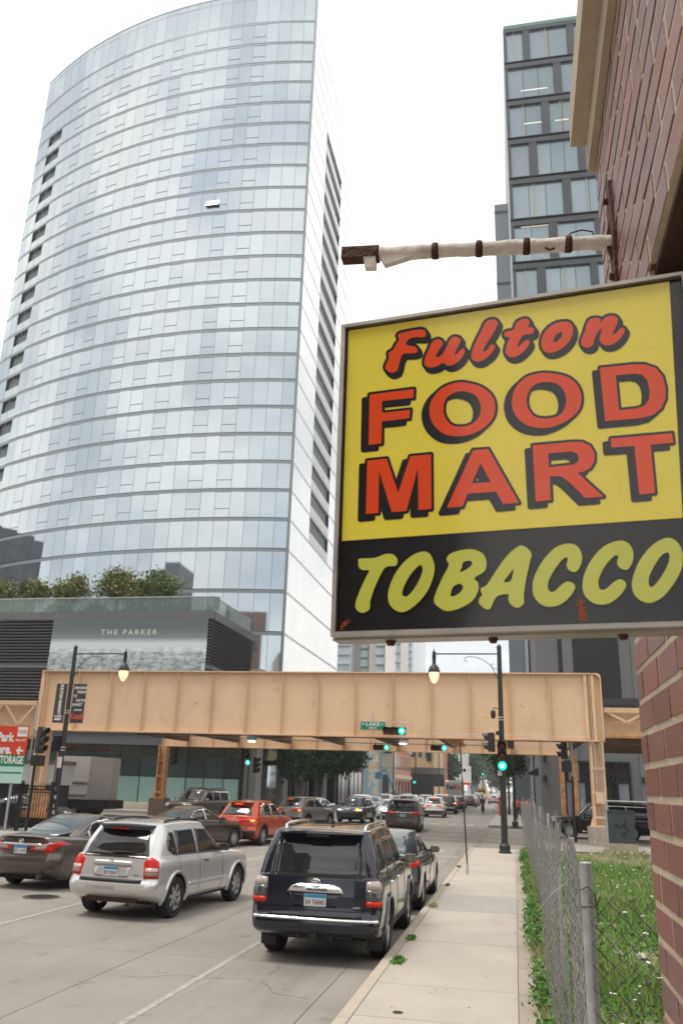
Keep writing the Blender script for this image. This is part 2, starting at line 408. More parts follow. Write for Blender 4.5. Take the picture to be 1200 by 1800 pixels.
for fi in range(len(floors)):
    z0 = floors[fi]; z1 = floors[fi+1] if fi+1 < len(floors) else topz
    for k in range(NP+NB+2):
        if NP <= k < NP+NB and 27 < z0 < 84: continue
        p, a = arcp(k*PW); q, a2 = arcp((k+1)*PW)
        zz0, zz1 = z0+.30, z1-.10
        if fi+1 == len(floors): zz0 = z0+.25; zz1 = z1-.9
        px = pix((p.x, p.y, (zz0+zz1)/2)); qx = pix((q.x, q.y, (zz0+zz1)/2)); pt = pix((p.x, p.y, zz1)); pb = pix((p.x, p.y, zz0))
        vis = -30 < qx[0] and pt[1] > -60 and z0 > 13
        size = abs(px[0]-qx[0])*abs(pt[1]-pb[1]) if vis else 0
        cands.append((size, fi, k, p, q, zz0, zz1))
        if fi+1 == len(floors): cands.append((size*.3, fi, k, p, q, zz1+.06, topz))
        elif k in OPER and fi > 6:
            zc = zz0+.33*(zz1-zz0)
            if not (fi == 18 and k == 8): pass
            o = Vector((0, -.035))
            fr.beam((p.x, p.y-.035, zc), (q.x, q.y-.035, zc), .05, .06)
            fr.beam((p.x, p.y-.035, zz1-.02), (q.x, q.y-.035, zz1-.02), .04, .05)
cands.sort(key=lambda c: -c[0])
for i, (sz, fi, k, p, q, za, zb) in enumerate(cands):
    w = (q-p).length; h = zb-za
    ang = math.atan2(p.y-q.y, p.x-q.x)          # pane runs from q (left) to p (right)
    rx, rz = random.gauss(0, .0016), random.gauss(0, .0018)
    if i < 298:
        inst(pane_mesh(w, h), 'pane', tower, (q.x-TO.x, q.y-TO.y, za), (rx, 0, ang+rz))
    else:
        Mx = Matrix.Translation((q.x, q.y, za)) @ Matrix.Rotation(ang+rz, 4, 'Z') @ Matrix.Rotation(rx, 4, 'X')
        b = MB().box((.02, -.03, 0), (w-.02, 0, h)); xf(b, Mx); rest.add(b.v, b.f)
part(rest, 'pane_rest', glass_m, tower, kind='stuff')
for k in range(NP+NB+3):
    p, a = arcp(k*PW, -.02); mul.box((p.x-.022, p.y-.03, floors[2] if k < 50 else 0), (p.x+.022, p.y+.08, topz))
part(mul, 'mullion', mull_m, tower, kind='stuff')
part(fr, 'window_frame', mull_m, tower, kind='stuff')
NS = 40
def ring(z0, z1, off, n0=0, n1=NP+NB+2, thick=.5):
    b = MB(); vs = []; m = (n1-n0)
    for k in range(n0, n1+1):
        p, a = arcp(k*PW, off); r, _ = arcp(k*PW, off-thick)
        vs += [(p.x, p.y, z0), (p.x, p.y, z1), (r.x, r.y, z1), (r.x, r.y, z0)]
    fs = []
    for i in range(m):
        o = i*4
        for j in range(4): fs.append((o+j, o+(j+1) % 4, o+4+(j+1) % 4, o+4+j))
    fs += [(0, 1, 2, 3), (m*4+3, m*4+2, m*4+1, m*4)]
    b.add(vs, fs); return b
for fi, z in enumerate(floors[3:]):
    b = ring(z-.10, z+.045, .05); part(b, 'spandrel', span_m, tower)
    b = ring(z+.065, z+.23, .02); part(b, 'spandrel', span_m, tower)
part(ring(topz-.86, topz-.82, .03), 'parapet_line', mull_m, tower)
part(ring(topz, topz+.12, .06), 'coping', mat('tower_coping', (.08, .16, .16), .4), tower)
# core body behind the glass, underside at 12 m over the street columns
core = MB()
vs = []
pts = [arcp(k*PW, -.35)[0] for k in range(NP+NB+3)]
pts = [Vector((p.x-.03, p.y)) for p in pts]
pts += [Vector((-63.0, 99.5)), Vector((-21.3, 99.5))]
core.prism([(p.x, p.y, 6.9) for p in pts], (0, 0, topz-7.4))
part(core, 'core', mat('tower_core', (.16, .18, .19), .5), tower)
# right hand side face, X = -20.95, with balcony slots
sf = MB(); ln = MB(); sl = MB(); rec = MB()
SX = -20.95; sy = [75.3+i*1.55 for i in range(17)]
for fi in range(3, len(floors)):
    z0 = floors[fi]; z1 = floors[fi+1] if fi+1 < len(floors) else topz
    if fi+1 == len(floors): z1 = topz
    for j in range(16):
        ya, yb = sy[j], sy[j+1]
        slot = (5 <= j < 11) and 24 < z0 < 81
        if slot: continue
        sf.box((SX-.25, ya+.006, z0+.012), (SX, yb-.006, z1-.012))
    ln.box((SX-.25, 75.25, z0-.06), (SX+.012, 100.1, z0+.20))
    if 24 < z0 < 81:
        ya, yb = sy[5], sy[11]
        sl.box((SX-.06, ya+.004, z0+.25), (SX+.004, yb-.004, z0+1.30))      # white balustrade
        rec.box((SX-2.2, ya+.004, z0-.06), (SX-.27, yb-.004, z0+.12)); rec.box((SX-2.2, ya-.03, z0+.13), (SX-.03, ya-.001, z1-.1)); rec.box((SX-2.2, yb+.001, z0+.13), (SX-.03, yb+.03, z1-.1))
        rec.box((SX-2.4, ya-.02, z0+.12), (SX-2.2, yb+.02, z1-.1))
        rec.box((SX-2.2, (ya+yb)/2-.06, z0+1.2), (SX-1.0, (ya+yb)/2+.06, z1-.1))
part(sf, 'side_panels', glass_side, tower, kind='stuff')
part(ln, 'side_floor_lines', mat('side_line', (.80, .82, .84), .4), tower, kind='stuff')
part(sl, 'balcony_balustrades', wslab, tower, kind='stuff')
part(rec, 'balcony_recess', dkslot, tower)
part(MB().box((SX-.20, 74.95, 11.0), (SX+.02, 75.22, topz)), 'corner_post', mull_m, tower)
# left balconies on the curve
bs = MB(); bd = MB(); bg = MB()
for fi in range(len(floors)-1):
    z0 = floors[fi]
    if not (27 < z0 < 84): continue
    for k in (NP, NP+1):
        p, a = arcp(k*PW); q, _ = arcp((k+1)*PW); pi, _ = arcp(k*PW, -2.4); qi, _ = arcp((k+1)*PW, -2.4)
        bs.prism([(p.x, p.y, z0+.05), (q.x, q.y, z0+.05), (qi.x, qi.y, z0+.05), (pi.x, pi.y, z0+.05)], (0, 0, .2))
        bg.prism([(p.x, p.y, z0+.3), (q.x, q.y, z0+.3), (q.x, q.y+.06, z0+.3), (p.x, p.y+.06, z0+.3)], (0, 0, 1.05))
        bd.prism([(pi.x, pi.y, z0+.26), (qi.x, qi.y, z0+.26), (qi.x, qi.y+.1, z0+.26), (pi.x, pi.y+.1, z0+.26)], (0, 0, 2.7))
        bd.prism([(p.x, p.y+.1, z0+2.85), (q.x, q.y+.1, z0+2.85), (qi.x, qi.y, z0+2.85), (pi.x, pi.y, z0+2.85)], (0, 0, .09))
part(bs, 'balcony_slabs', wslab, tower, kind='stuff'); part(bg, 'balcony_glass', mat('balcony_glass', (.55, .6, .6), .15, metal=.5), tower, kind='stuff')
part(bd, 'balcony_back', mat('balcony_back', (.13, .12, .12), .6), tower)
# open awning window
p, a = arcp(8*PW); q, _ = arcp(9*PW)
zf = floors[18]
P0 = Vector((q.x, q.y-.04, zf+1.0+2.0)); P1 = Vector((p.x, p.y-.04, zf+1.0+2.0))
k_open = min(range(8, 60), key=lambda i: 0 if i == 8 else 1)
target = at(377, 352, 74.4)
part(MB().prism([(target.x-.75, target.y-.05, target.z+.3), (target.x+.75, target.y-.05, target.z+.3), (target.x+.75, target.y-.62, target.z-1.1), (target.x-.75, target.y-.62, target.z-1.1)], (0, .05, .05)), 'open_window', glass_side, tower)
part(MB().prism([(target.x-.75, target.y-.60, target.z-1.16), (target.x+.75, target.y-.60, target.z-1.16), (target.x+.75, target.y+.0, target.z-1.16), (target.x-.75, target.y+.0, target.z-1.16)], (0, 0, .05)), 'open_window_reveal', dkslot, tower)
# concrete columns and glass lobby under the tower
conc = mat('column_concrete', (.36, .345, .32), .8, var=.1, vscale=1.5, streak=.2, bump=.1, bscale=20)
for (x, y) in [(-22.3, 72.3), (-21.8, 79.5), (-21.8, 88.0), (-21.8, 97.0)]:
    part(MB().box((x-.55, y-.9, .15), (x+.55, y+.9, 12)), 'column', conc, tower)
part(MB().box((-60, 64.6, 5.7), (-21.2, 99, 6.9)), 'soffit', mat('soffit_dark', (.10, .10, .105), .7), tower)
part(MB().box((-60, 77, .15), (-26.5, 78, 5.7)).box((-60, 99.2, .15), (-21.9, 99.8, 8.0)).box((-27, 78, .15), (-26.4, 99.2, 6.0)), 'lobby_wall', mat('lobby_dark', (.03, .032, .035), .4), tower)

# ---------------------------------------------------------------- podium with louvres, billboard, roof terrace
pod = empty('louvred_podium', (-33, 63.6, 0), 'dark louvred podium building with a roof terrace and a city poster beside the tower', 'building')
PX, PY = -23.8, 63.6
lv = mat('louvre_bronze', (.10, .094, .10), .5, rnd=.08); lvb = mat('louvre_shadow', (.012, .012, .014), .7)
band_m = mat('podium_band', (.125, .12, .13), .45, rnd=.06)
part(MB().box((-75, PY+.30, 5.9), (PX-.3, 74.0, 14.9)), 'core', lvb, pod)
lm = MB()
def louvres(z0, z1, dz):
    z = z0
    while z < z1-.05:
        lm.prism([(-75, PY+.02, z), (-75, PY+.26, z+.10), (-75, PY+.26, z+.14), (-75, PY+.02, z+.06)], (75+PX-.05, 0, 0))
        lm.prism([(PX-.02, PY+.05, z), (PX-.26, PY+.05, z+.10), (PX-.26, PY+.05, z+.14), (PX-.02, PY+.05, z+.06)], (0, 12.0, 0))
        z += dz
louvres(6.6, 10.9, .26); louvres(11.3, 15.0, .26)
part(lm, 'louvre', lv, pod, kind='stuff')
for (z0, z1) in ((5.75, 6.55), (10.95, 11.25), (15.05, 15.70)):
    x = -75.0
    while x < PX-.1:
        x1 = min(x+2.55, PX); part(MB().box((x+.01, PY-.03, z0), (x1-.01, PY+.28, z1)), 'fascia_panel', band_m, pod) if x > -46 else None; x += 2.55
    y = PY+.3
    while y < 74.2:
        part(MB().box((PX-.28, y+.01, z0), (PX+.03, y+2.5, z1)), 'fascia_panel', band_m, pod); y += 2.52
part(MB().box((-75, PY+.3, 15.0), (PX-.3, 74.2, 15.72)), 'roof_deck', band_m, pod)
# poster of a misty city, THE PARKER
pm2 = bpy.data.materials.new('city_poster'); pm2.use_nodes = True; t_ = pm2.node_tree; pb_ = t_.nodes['Principled BSDF']; l_ = t_.links.new
tcx = N(t_, 'ShaderNodeTexCoord'); sx_ = N(t_, 'ShaderNodeSeparateXYZ'); l_(tcx.outputs['Object'], sx_.inputs[0])
rmp = N(t_, 'ShaderNodeValToRGB'); e = rmp.color_ramp.elements
e[0].position = 0; e[0].color = (.50, .56, .57, 1); e[1].position = 1; e[1].color = (.10, .125, .135, 1)
for pos, c in ((.50, (.42, .49, .50, 1)), (.64, (.66, .72, .73, 1)), (.71, (.60, .66, .68, 1)), (.77, (.20, .24, .25, 1)), (.88, (.11, .135, .145, 1))):
    x_ = e.new(pos); x_.color = c
mz = N(t_, 'ShaderNodeMapRange'); mz.inputs[1].default_value = -2.6; mz.inputs[2].default_value = 4.35; l_(sx_.outputs['Z'], mz.inputs[0]); l_(mz.outputs[0], rmp.inputs[0])
mpz = N(t_, 'ShaderNodeMapping'); mpz.inputs['Scale'].default_value = (1, 1, 2.6); l_(tcx.outputs['Object'], mpz.inputs[0])
nz = N(t_, 'ShaderNodeTexNoise'); nz.inputs['Scale'].default_value = 1.2; nz.inputs['Detail'].default_value = 10; nz.inputs['Roughness'].default_value = .75; l_(mpz.outputs[0], nz.inputs[0])
vo = N(t_, 'ShaderNodeTexVoronoi'); vo.inputs['Scale'].default_value = 5; l_(mpz.outputs[0], vo.inputs[0])
mk = N(t_, 'ShaderNodeMapRange'); mk.inputs[1].default_value = 2.15; mk.inputs[2].default_value = 1.5; l_(sx_.outputs['Z'], mk.inputs[0])
cz = N(t_, 'ShaderNodeMapRange'); cz.inputs[1].default_value = .35; cz.inputs[2].default_value = .62; cz.inputs[3].default_value = .3; cz.inputs[4].default_value = 1.7; l_(nz.outputs[0], cz.inputs[0])
vz = N(t_, 'ShaderNodeMath', operation='MULTIPLY'); l_(cz.outputs[0], vz.inputs[0])
vv = N(t_, 'ShaderNodeMapRange'); vv.inputs[1].default_value = 0; vv.inputs[2].default_value = .5; vv.inputs[3].default_value = 1.15; vv.inputs[4].default_value = .7; l_(vo.outputs['Distance'], vv.inputs[0]); l_(vv.outputs[0], vz.inputs[1])
lz = N(t_, 'ShaderNodeMix'); lz.data_type = 'FLOAT'; l_(mk.outputs[0], lz.inputs[0]); lz.inputs[2].default_value = 1.0; l_(vz.outputs[0], lz.inputs[3])
sv = N(t_, 'ShaderNodeVectorMath', operation='SCALE'); l_(rmp.outputs[0], sv.inputs[0]); l_(lz.outputs[0], sv.inputs['Scale']); l_(sv.outputs[0], pb_.inputs['Base Color']); pb_.inputs['Roughness'].default_value = .5
ps = MB().box((-38.05, PY-.12, 8.1), (-24.15, PY-.05, 15.02)); po = single(ps, 'poster', pm2, 'large grey poster of a misty city reading THE PARKER on the dark louvres', 'poster', base=(-31.1, PY-.1, 10.7))
tm = text_mb('THE PARKER', .62, bold=.012, sx=1.05, spacing=1.45); tm = xf(tm, Matrix.Translation((-31.05, PY-.14, 13.72)))
tt = bpy.data.objects.new('lettering', tm.mesh('lettering', mat('poster_letter', (.62, .62, .58), .5), off=(-31.1, PY-.1, 10.7))); COL.objects.link(tt); tt.parent = po
# glass balustrade on the terrace
rail = empty('terrace_railing', (-33, PY+.15, 15.72), 'glass balustrade with pale top rail along the podium roof terrace', 'railing')
gl = mat('rail_glass', (.16, .22, .20), .06, metal=.0, spec=.8, alpha=.62)
hr = mat('rail_metal', (.55, .56, .55), .35, metal=.6)
x = -75.0; 
while x < PX-.5:
    if x > -46: part(MB().box((x+.02, PY+.06, 15.72), (x+1.23, PY+.08, 16.88)), 'glass_panel', gl, rail); part(MB().box((x-.02, PY+.10, 15.72), (x+.02, PY+.16, 16.88)), 'post', hr, rail)
    x += 1.26
y = PY+.2
while y < 73.3:
    part(MB().box((PX-.10, y+.02, 15.72), (PX-.08, y+1.23, 16.88)), 'glass_panel', gl, rail); y += 1.26
part(MB().box((-75, PY+.03, 16.88), (PX-.04, PY+.12, 16.95)).box((PX-.14, PY+.12, 16.88), (PX-.05, 74, 16.95)), 'top_rail', hr, rail)
# storefront below the podium
store = empty('glass_storefront', (-33, PY+.6, 0), 'ground floor shop front of tall green tinted glass under the podium', 'storefront')
sg = mat('store_glass', (.035, .055, .052), .06, spec=.9, rnd=.25); sg2 = mat('store_frosted_glass', (.22, .33, .31), .15, spec=.7, rnd=.10)
dkm = mat('store_dark', (.014, .015, .016), .4)
part(MB().box((-75, PY+1.2, .15), (-24.6, PY+8, 5.8)), 'interior', dkm, store)
part(MB().box((-75, PY+.2, .15), (-24.6, PY+1.1, .62)), 'sill', mat('store_sill', (.48, .42, .33), .8, var=.1), store)
part(MB().box((-75, PY+.1, 4.95), (-20.9, PY+1.3, 5.72)), 'lintel', mat('store_lintel', (.10, .105, .115), .6, var=.1), store)
xs_ = [-46, -43.5, -41.5, -39.5, -37.5, -35.5, -33.2, -31.2, -29.3, -27.2, -25.4, -23.9, -22.3, -21.0]
for a, b_ in zip(xs_, xs_[1:]):
    fro = a > -31.5
    part(MB().box((a+.03, PY+1.02, .62), (b_-.03, PY+1.06, 2.55)), 'pane', sg2 if fro else sg, store)
    part(MB().box((a+.03, PY+1.02, 2.60), (b_-.03, PY+1.06, 4.1)), 'pane', sg, store)
    part(MB().box((a+.03, PY+1.02, 4.14), (b_-.03, PY+1.06, 4.92)), 'pane', sg, store)
    part(MB().box((b_-.03, PY+.98, .62), (b_+.03, PY+1.1, 4.95)), 'mullion', dkm, store)
for xx in (-28.2, -24.6): part(MB().box((xx, PY+1.3, .6), (xx+.5, PY+1.8, 5)), 'inner_column', mat('inner_col', (.42, .45, .42), .6), store)
# ---------------------------------------------------------------- elevated rail bridge
bridge = empty('rail_bridge', (-10, 41, 0), 'orange painted steel girder bridge of the elevated railway crossing the street', 'bridge')
GY, ZB, ZT, XL, XR = 41.0, 4.63, 7.75, -24.65, 3.88
def rivet(b, x, y, z, r=.022):
    b.add([(x-r, y, z-r), (x+r, y, z-r), (x+r, y, z+r), (x-r, y, z+r), (x, y-.016, z)], [(0, 1, 4), (1, 2, 4), (2, 3, 4), (3, 0, 4)])
stx = [XL+.25+1.865*i for i in range(16)]
riv = MB()
for i, (a, b_) in enumerate(zip([XL]+stx, stx+[XR-.15])):
    part(MB().box((a+.003, GY, ZB+.05), (b_-.003, GY+.02, ZT-.05)), 'web_plate', steel_m, bridge)
for i, x in enumerate(stx):
    b = MB().box((x-.014, GY-.17, ZB+.06), (x+.014, GY, ZT-.06)).box((x-.014, GY-.014, ZB+.10), (x+.10, GY, ZT-.10))
    if i % 2 == 0: b.box((x-.17, GY-.01, ZB+.06), (x-.008, GY, ZT-.06))
    part(b, 'stiffener', steel_m, bridge)
    for k in range(24):
        z = ZB+.24+k*.115; rivet(riv, x+.055, GY-.012, z)
        if i % 2 == 0: rivet(riv, x-.12, GY-.01, z)
    if i % 2 == 0:
        for z in (ZB+.95, ZB+1.95):
            for k in range(4): rivet(riv, x-.45+k*.06, GY, z, .016); rivet(riv, x+.25+k*.06, GY, z, .016)
for k in range(int((XR-XL)/.14)):
    rivet(riv, XL+.07+k*.14, GY-.022, ZT-.12); rivet(riv, XL+.07+k*.14, GY-.022, ZB+.12)
part(MB().box((XL-.05, GY-.20, ZT-.05), (XR-.2, GY+.24, ZT)).box((XL, GY-.022, ZT-.20), (XR-.1, GY-.002, ZT-.05)), 'top_flange', steel_m, bridge)
part(MB().box((XL-.05, GY-.20, ZB), (XR-.02, GY+.24, ZB+.05)).box((XL, GY-.022, ZB+.05), (XR-.1, GY-.002, ZB+.20)), 'bottom_flange', steel_m, bridge)
# rounded end of the girder
b = MB(); poly = [(XR-.22, ZT), (XR+.02, ZT)]
for a in range(0, 91, 15): poly.append((XR+.02+.2*math.sin(R(a)), ZT-.2+.2*math.cos(R(a))))
poly += [(XR+.22, ZB), (XR+.16, ZB), (XR+.16, ZT-.22), (XR+.0, ZT-.06), (XR-.22, ZT-.05)]
b.prism([(x, GY-.20, z) for x, z in poly], (0, .44, 0)); part(b, 'end_flange', steel_m, bridge)
part(MB().box((XR-.17, GY+.001, ZB+.05), (XR+.16, GY+.019, ZT-.07)), 'end_plate', steel_m, bridge)
for x in (XR-.50, XR-.18): part(MB().box((x-.07, GY-.15, ZB+.05), (x+.07, GY-.001, ZT-.06)), 'end_stiffener', steel_m, bridge)
part(riv, 'rivets', steel_m, bridge, kind='stuff')
def column(x, y, z1, m, w=.62, d=.5, pz=1.0, parent=bridge, pm=None):
    b = MB()
    for s in (-1, 1):
        b.box((x+s*(w/2-.05)-.05, y-d/2, pz), (x+s*(w/2-.05)+.05, y-d/2+.02, z1)); b.box((x+s*(w/2)-.01, y-d/2, pz), (x+s*(w/2)+.01, y+d/2, z1))
        b.box((x+s*(w/2-.05)-.05, y+d/2-.02, pz), (x+s*(w/2-.05)+.05, y+d/2, z1))
    part(b, 'column_flange', m, parent)
    part(MB().box((x-w/2+.09, y-.01, pz), (x+w/2-.09, y+.01, z1)), 'column_web', m, parent)
    b = MB(); z = pz+.35; k = 0
    while z < z1-.2:
        b.box((x-w/2, y-d/2-.014, z), (x+w/2, y-d/2-.002, z+.10)); z += 1.05; k += 1
    part(b, 'batten', m, parent)
    part(MB().box((x-w/2-.12, y-d/2-.1, pz), (x+w/2+.12, y+d/2+.1, pz+.06)).prism([(x-w/2-.12, y-d/2-.02, pz+.06), (x-w/2, y-d/2-.02, pz+.06), (x-w/2, y-d/2-.02, pz+.4)], (0, d, 0)).prism([(x+w/2+.12, y-d/2-.02, pz+.06), (x+w/2, y-d/2-.02, pz+.4), (x+w/2, y-d/2-.02, pz+.06)], (0, d, 0)), 'base_plate', m, parent)
    part(MB().box((x-w/2-.25, y-d/2-.25, 0), (x+w/2+.25, y+d/2+.25, pz)), 'plinth', pm or mat('plinth_concrete', (.33, .29, .24), .9, var=.25, vscale=3, bump=.4, bscale=12), parent)
column(3.72, GY+.15, ZB, steel_m, pz=.95)
part(MB().box((3.55, GY-.12, 1.95), (3.95, GY-.11-.1, 2.45)), 'junction_box', steel_m, bridge)
for (x0, x1) in ((3.62, 3.62), (3.86, 3.86)):
    part(MB().tube([(x0, GY-.2, .2 if x0 > 3.8 else 2.4), (x0, GY-.2, 4.3), (x0-.02, GY-.2, 4.5), (x0+(-.15 if x0 < 3.8 else .2), GY-.2, 4.72 if x0 < 3.8 else 4.8), (x0-.4 if x0 < 3.8 else x0+.28, GY-.2, 4.8)], .022, 6), 'conduit', galv_m, bridge, smooth=True)
part(MB().tube([(3.3, GY-.24, 4.8), (-3, GY-.24, 4.82), (-4.2, GY-.24, 4.84), (-4.5, GY-.24, 5.0)], .018, 6), 'conduit', galv_m, bridge, smooth=True)
column(XL+.35, GY+.2, ZB, steel_m, pz=.5)
part(MB().box((XL-.1, GY-.1, ZB+.02), (XL+.12, GY+.02, ZT-.02)), 'end_stiffener', steel_m, bridge)
# far girder
FY = 57.2
for i in range(15):
    x0 = -24.4+i*1.86; part(MB().box((x0+.003, FY, ZB+.05), (x0+1.857, FY+.02, ZT)), 'far_web_plate', steel_m, bridge)
    part(MB().box((x0-.012, FY-.13, ZB+.06), (x0+.012, FY-.001, ZT)), 'far_stiffener', steel_m, bridge)
part(MB().box((-24.6, FY-.2, ZB), (3.5, FY+.2, ZB+.05)), 'far_flange', steel_m, bridge)
column(-24.2, 57.0, ZB, steel2_m, pz=1.15, pm=mat('plinth_brown', (.16, .115, .085), .9, var=.2))
for x in (2.95, 3.75): part(MB().box((x-.14, 56.6, .3), (x+.14, 57.0, ZB)), 'far_post', steel2_m, bridge)
# deck and cross beams
tie = MB().box((-.11, 0, 0), (.11, 2.9, .2)).mesh('tie', mat('timber_tie', (.07, .05, .035), .9, var=.3))
for y0 in (GY+2.2, GY+6.6, GY+11.0):
    k = 0
    while XL+.4+k*.58 < XR-.4 and k < 48: inst(tie, 'tie', bridge, (XL+.4+k*.58+10, y0-GY, 5.75)); k += 1
    part(MB().box((XL, y0+.7, 5.96), (XR, y0+.78, 6.1)).box((XL, y0+2.14, 5.96), (XR, y0+2.22, 6.1)), 'rail', mat('rail_steel', (.12, .08, .06), .5, metal=.5), bridge)
b = MB()
for i in range(8): x = -22.5+i*3.72; b.box((x-.12, GY+.25, 5.0), (x+.12, FY-.2, 5.7)).box((x-.2, GY+.25, 4.97), (x+.2, FY-.2, 5.0))
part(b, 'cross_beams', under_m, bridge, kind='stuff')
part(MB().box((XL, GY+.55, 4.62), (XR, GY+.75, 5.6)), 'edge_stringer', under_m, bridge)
part(MB().prism([(-3.9, 42, 5.0), (-2.6, 42, 5.0), (-2.3, 42, 4.35), (-2.9, 42, 4.35)], (0, .4, 0)), 'hanger_box', steel2_m, bridge)
part(MB().tube([(-20, 48, 4.9), (-12, 48, 4.75), (-8, 48, 4.68), (0, 48, 4.72)], .02, 5), 'cable', dark_m, bridge)
# approach spans with lattice railing (right and left)
def approach(x0, x1, zt, zb, name, label):
    r = empty(name, ((x0+x1)/2, GY, 0), label, 'bridge span')
    part(MB().box((x0, GY-.15, zt-.08), (x1, GY+.2, zt)).box((x0, GY-.14, zt-.2), (x1, GY-.12, zt-.08)), 'top_chord', steel_m, r)
    part(MB().box((x0, GY-.15, zb), (x1, GY+.2, zb+.08)).box((x0, GY-.16, zb+.08), (x1, GY-.12, zb+.16)), 'bottom_chord', steel2_m, r)
    part(MB().box((x0, GY+.3, zb+.1), (x1, GY+.32, zt-.1)), 'backing_plate', steel_m, r)
    part(MB().box((x0, GY-.17, zb+.62), (x1, GY-.13, zb+.68)), 'walkway_rail', steel2_m, r)
    x = x0; s = 1
    n = int(round((x1-x0)/.95)); d = (x1-x0)/n
    for i in range(n):
        za, zb2 = (zt-.12, zb+.7) if (i % 2 == 0) else (zb+.7, zt-.12)
        part(MB().beam((x0+i*d, GY-.10, za), (x0+(i+1)*d, GY-.10, zb2), .09, .02, up=(0, 1, 0)), 'lattice_bar', steel_m, r)
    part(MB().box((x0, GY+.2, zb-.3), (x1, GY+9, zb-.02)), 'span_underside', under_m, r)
    return r
pR1, pR2 = at(1090, 1245, GY).z, at(1090, 1297, GY).z
approach(4.15, 14.0, pR1, pR2, 'approach_span', 'low lattice span of the orange railway right of the girder end')
pL1, pL2 = at(40, 1232, GY).z, at(40, 1330, GY).z
approach(-44.0, -24.8, pL1, max(pL2, 4.2), 'approach_span', 'low lattice span of the orange railway left of the long girder')
# LED lights below the bridge
led = mat('led_light', (1, 1, .9), emit=(1, .98, .9), estr=6)
def under_light(px, py, lab):
    p = at(px, py, 44.0); t = empty('bridge_light', p, lab, 'lamp', group='lights under the bridge')
    part(MB().box((-.26, -.14, .10), (.26, .14, .2)), 'housing', mat('teal_housing', (.10, .33, .42), .5), t, local=True)
    part(MB().box((-.24, -.16, -.05), (.24, .12, 0.0)).box((-.22, -.02, 0), (-.2, .02, .1)).box((.2, -.02, 0), (.22, .02, .1)), 'fixture', mat('lamp_grey', (.3, .3, .3), .5), t, local=True)
    part(MB().box((-.17, -.12, -.085), (.17, .10, -.052)), 'diffuser', led, t, local=True)
    part(MB().tube([(-.15, 0, .2), (-.15, 0, .7)], .015, 5).tube([(.15, 0, .2), (.15, 0, .7)], .015, 5), 'hanger', dark_m, t, local=True)
under_light(443, 1301, 'lit bridge light under the girder above the left traffic signal'); under_light(708, 1305, 'lit bridge light under the girder below the street name sign')

# ---------------------------------------------------------------- street lamps, signals, signs
glow = mat('lamp_globe', (1, .78, .5), .3, emit=(1, .60, .36), estr=.75)
def curve_pts(pts, n=8):
    """Catmull-Rom"""
    P = [Vector(p) for p in pts]; P = [P[0]*2-P[1]]+P+[P[-1]*2-P[-2]]; out = []
    for i in range(1, len(P)-2):
        for k in range(n):
            t = k/n; out.append(.5*((2*P[i])+(P[i+1]-P[i-1])*t+(2*P[i-1]-5*P[i]+4*P[i+1]-P[i+2])*t*t+(3*P[i]-P[i-1]-3*P[i+1]+P[i+2])*t**3))
    out.append(P[-2]); return out
def lamp_post(x, y, h, arm, s, label, arm_z):
    """s: -1 arm to the left, +1 to the right"""
    t = empty('street_lamp', (x, y, .15), label, 'street lamp')
    part(MB().lathe([(.24, 0), (.24, .05), (.20, .08), (.20, .26), (.13, .34), (.125, .4)], 12), 'base', black_m, t, local=True, smooth=True)
    part(MB().lathe([(.125, .3), (.105, h*.5), (.085, h-.12), (.10, h-.12), (.10, h-.06), (.05, h), (.02, h+.05), (0, h+.06)], 12), 'pole', black_m, t, local=True, smooth=True)
    for z in (h*.42, h*.42+.12, h*.62, h*.62+.1): part(MB().lathe([(.115, z), (.12, z+.01), (.12, z+.03), (.115, z+.04)], 12), 'strap', galv_m, t, local=True)
    part(MB().tube([(0, 0, arm_z-.15), (s*arm, 0, arm_z-.15)], .028, 8), 'arm', black_m, t, local=True, smooth=True)
    sc = curve_pts([(s*.08, 0, arm_z-1.15), (s*.35, 0, arm_z-.62), (s*.8, 0, arm_z-.32), (s*1.25, 0, arm_z-.27), (s*1.38, 0, arm_z-.38), (s*1.28, 0, arm_z-.47)])
    part(MB().tube(sc, .014, 6), 'scroll', black_m, t, local=True, smooth=True)
    sc = curve_pts([(s*.08, 0, arm_z-.75), (s*.25, 0, arm_z-.72), (s*.33, 0, arm_z-.6), (s*.24, 0, arm_z-.55)])
    part(MB().tube(sc, .012, 6), 'scroll', black_m, t, local=True, smooth=True)
    lx = s*arm; z0 = arm_z-.15
    ln_ = part(MB().lathe([(.0, z0+.32), (.012, z0+.2), (.03, z0+.12), (.075, z0+.06), (.07, z0-.05), (.085, z0-.06), (.085, z0-.12), (.075, z0-.14), (.075, z0-.40), (.12, z0-.46), (.20, z0-.56), (.235, z0-.68), (.235, z0-.74), (.20, z0-.75)], 16, c=(lx, 0, 0)), 'lantern', black_m, t, local=True, smooth=True)
    gl_ = part(MB().lathe([(.20, z0-.75), (.205, z0-.85), (.17, z0-1.0), (.10, z0-1.13), (.03, z0-1.19), (0, z0-1.2)], 16, c=(lx, 0, 0)), 'globe', glow, ln_, local=True, smooth=True)
    return t
armz = 7.55
lampR = lamp_post(-.45, 33.7, 7.75, 2.6, -1, 'black street lamp on the near right pavement carrying traffic signals', armz)
part(MB().tube([(-.1, 0, 5.25), (-.28, 0, 5.3), (-.30, 0, 5.2)], .02, 6).lathe([(.08, 5.18), (.1, 5.1), (.1, 4.98), (.06, 4.88), (0, 4.86)], 10, c=(-.30, 0, 0)), 'camera_dome', dark_m, lampR, local=True)
lampL = lamp_post(-18.95, 33.73, 7.75, 2.42, 1, 'black street lamp on the left pavement with two cloth banners', armz)
ban_m = mat('banner_black', (.035, .035, .035), .7)
wh_m = mat('print_white', (.7, .69, .66), .6); red_m = mat('print_red', (.62, .05, .025), .6)
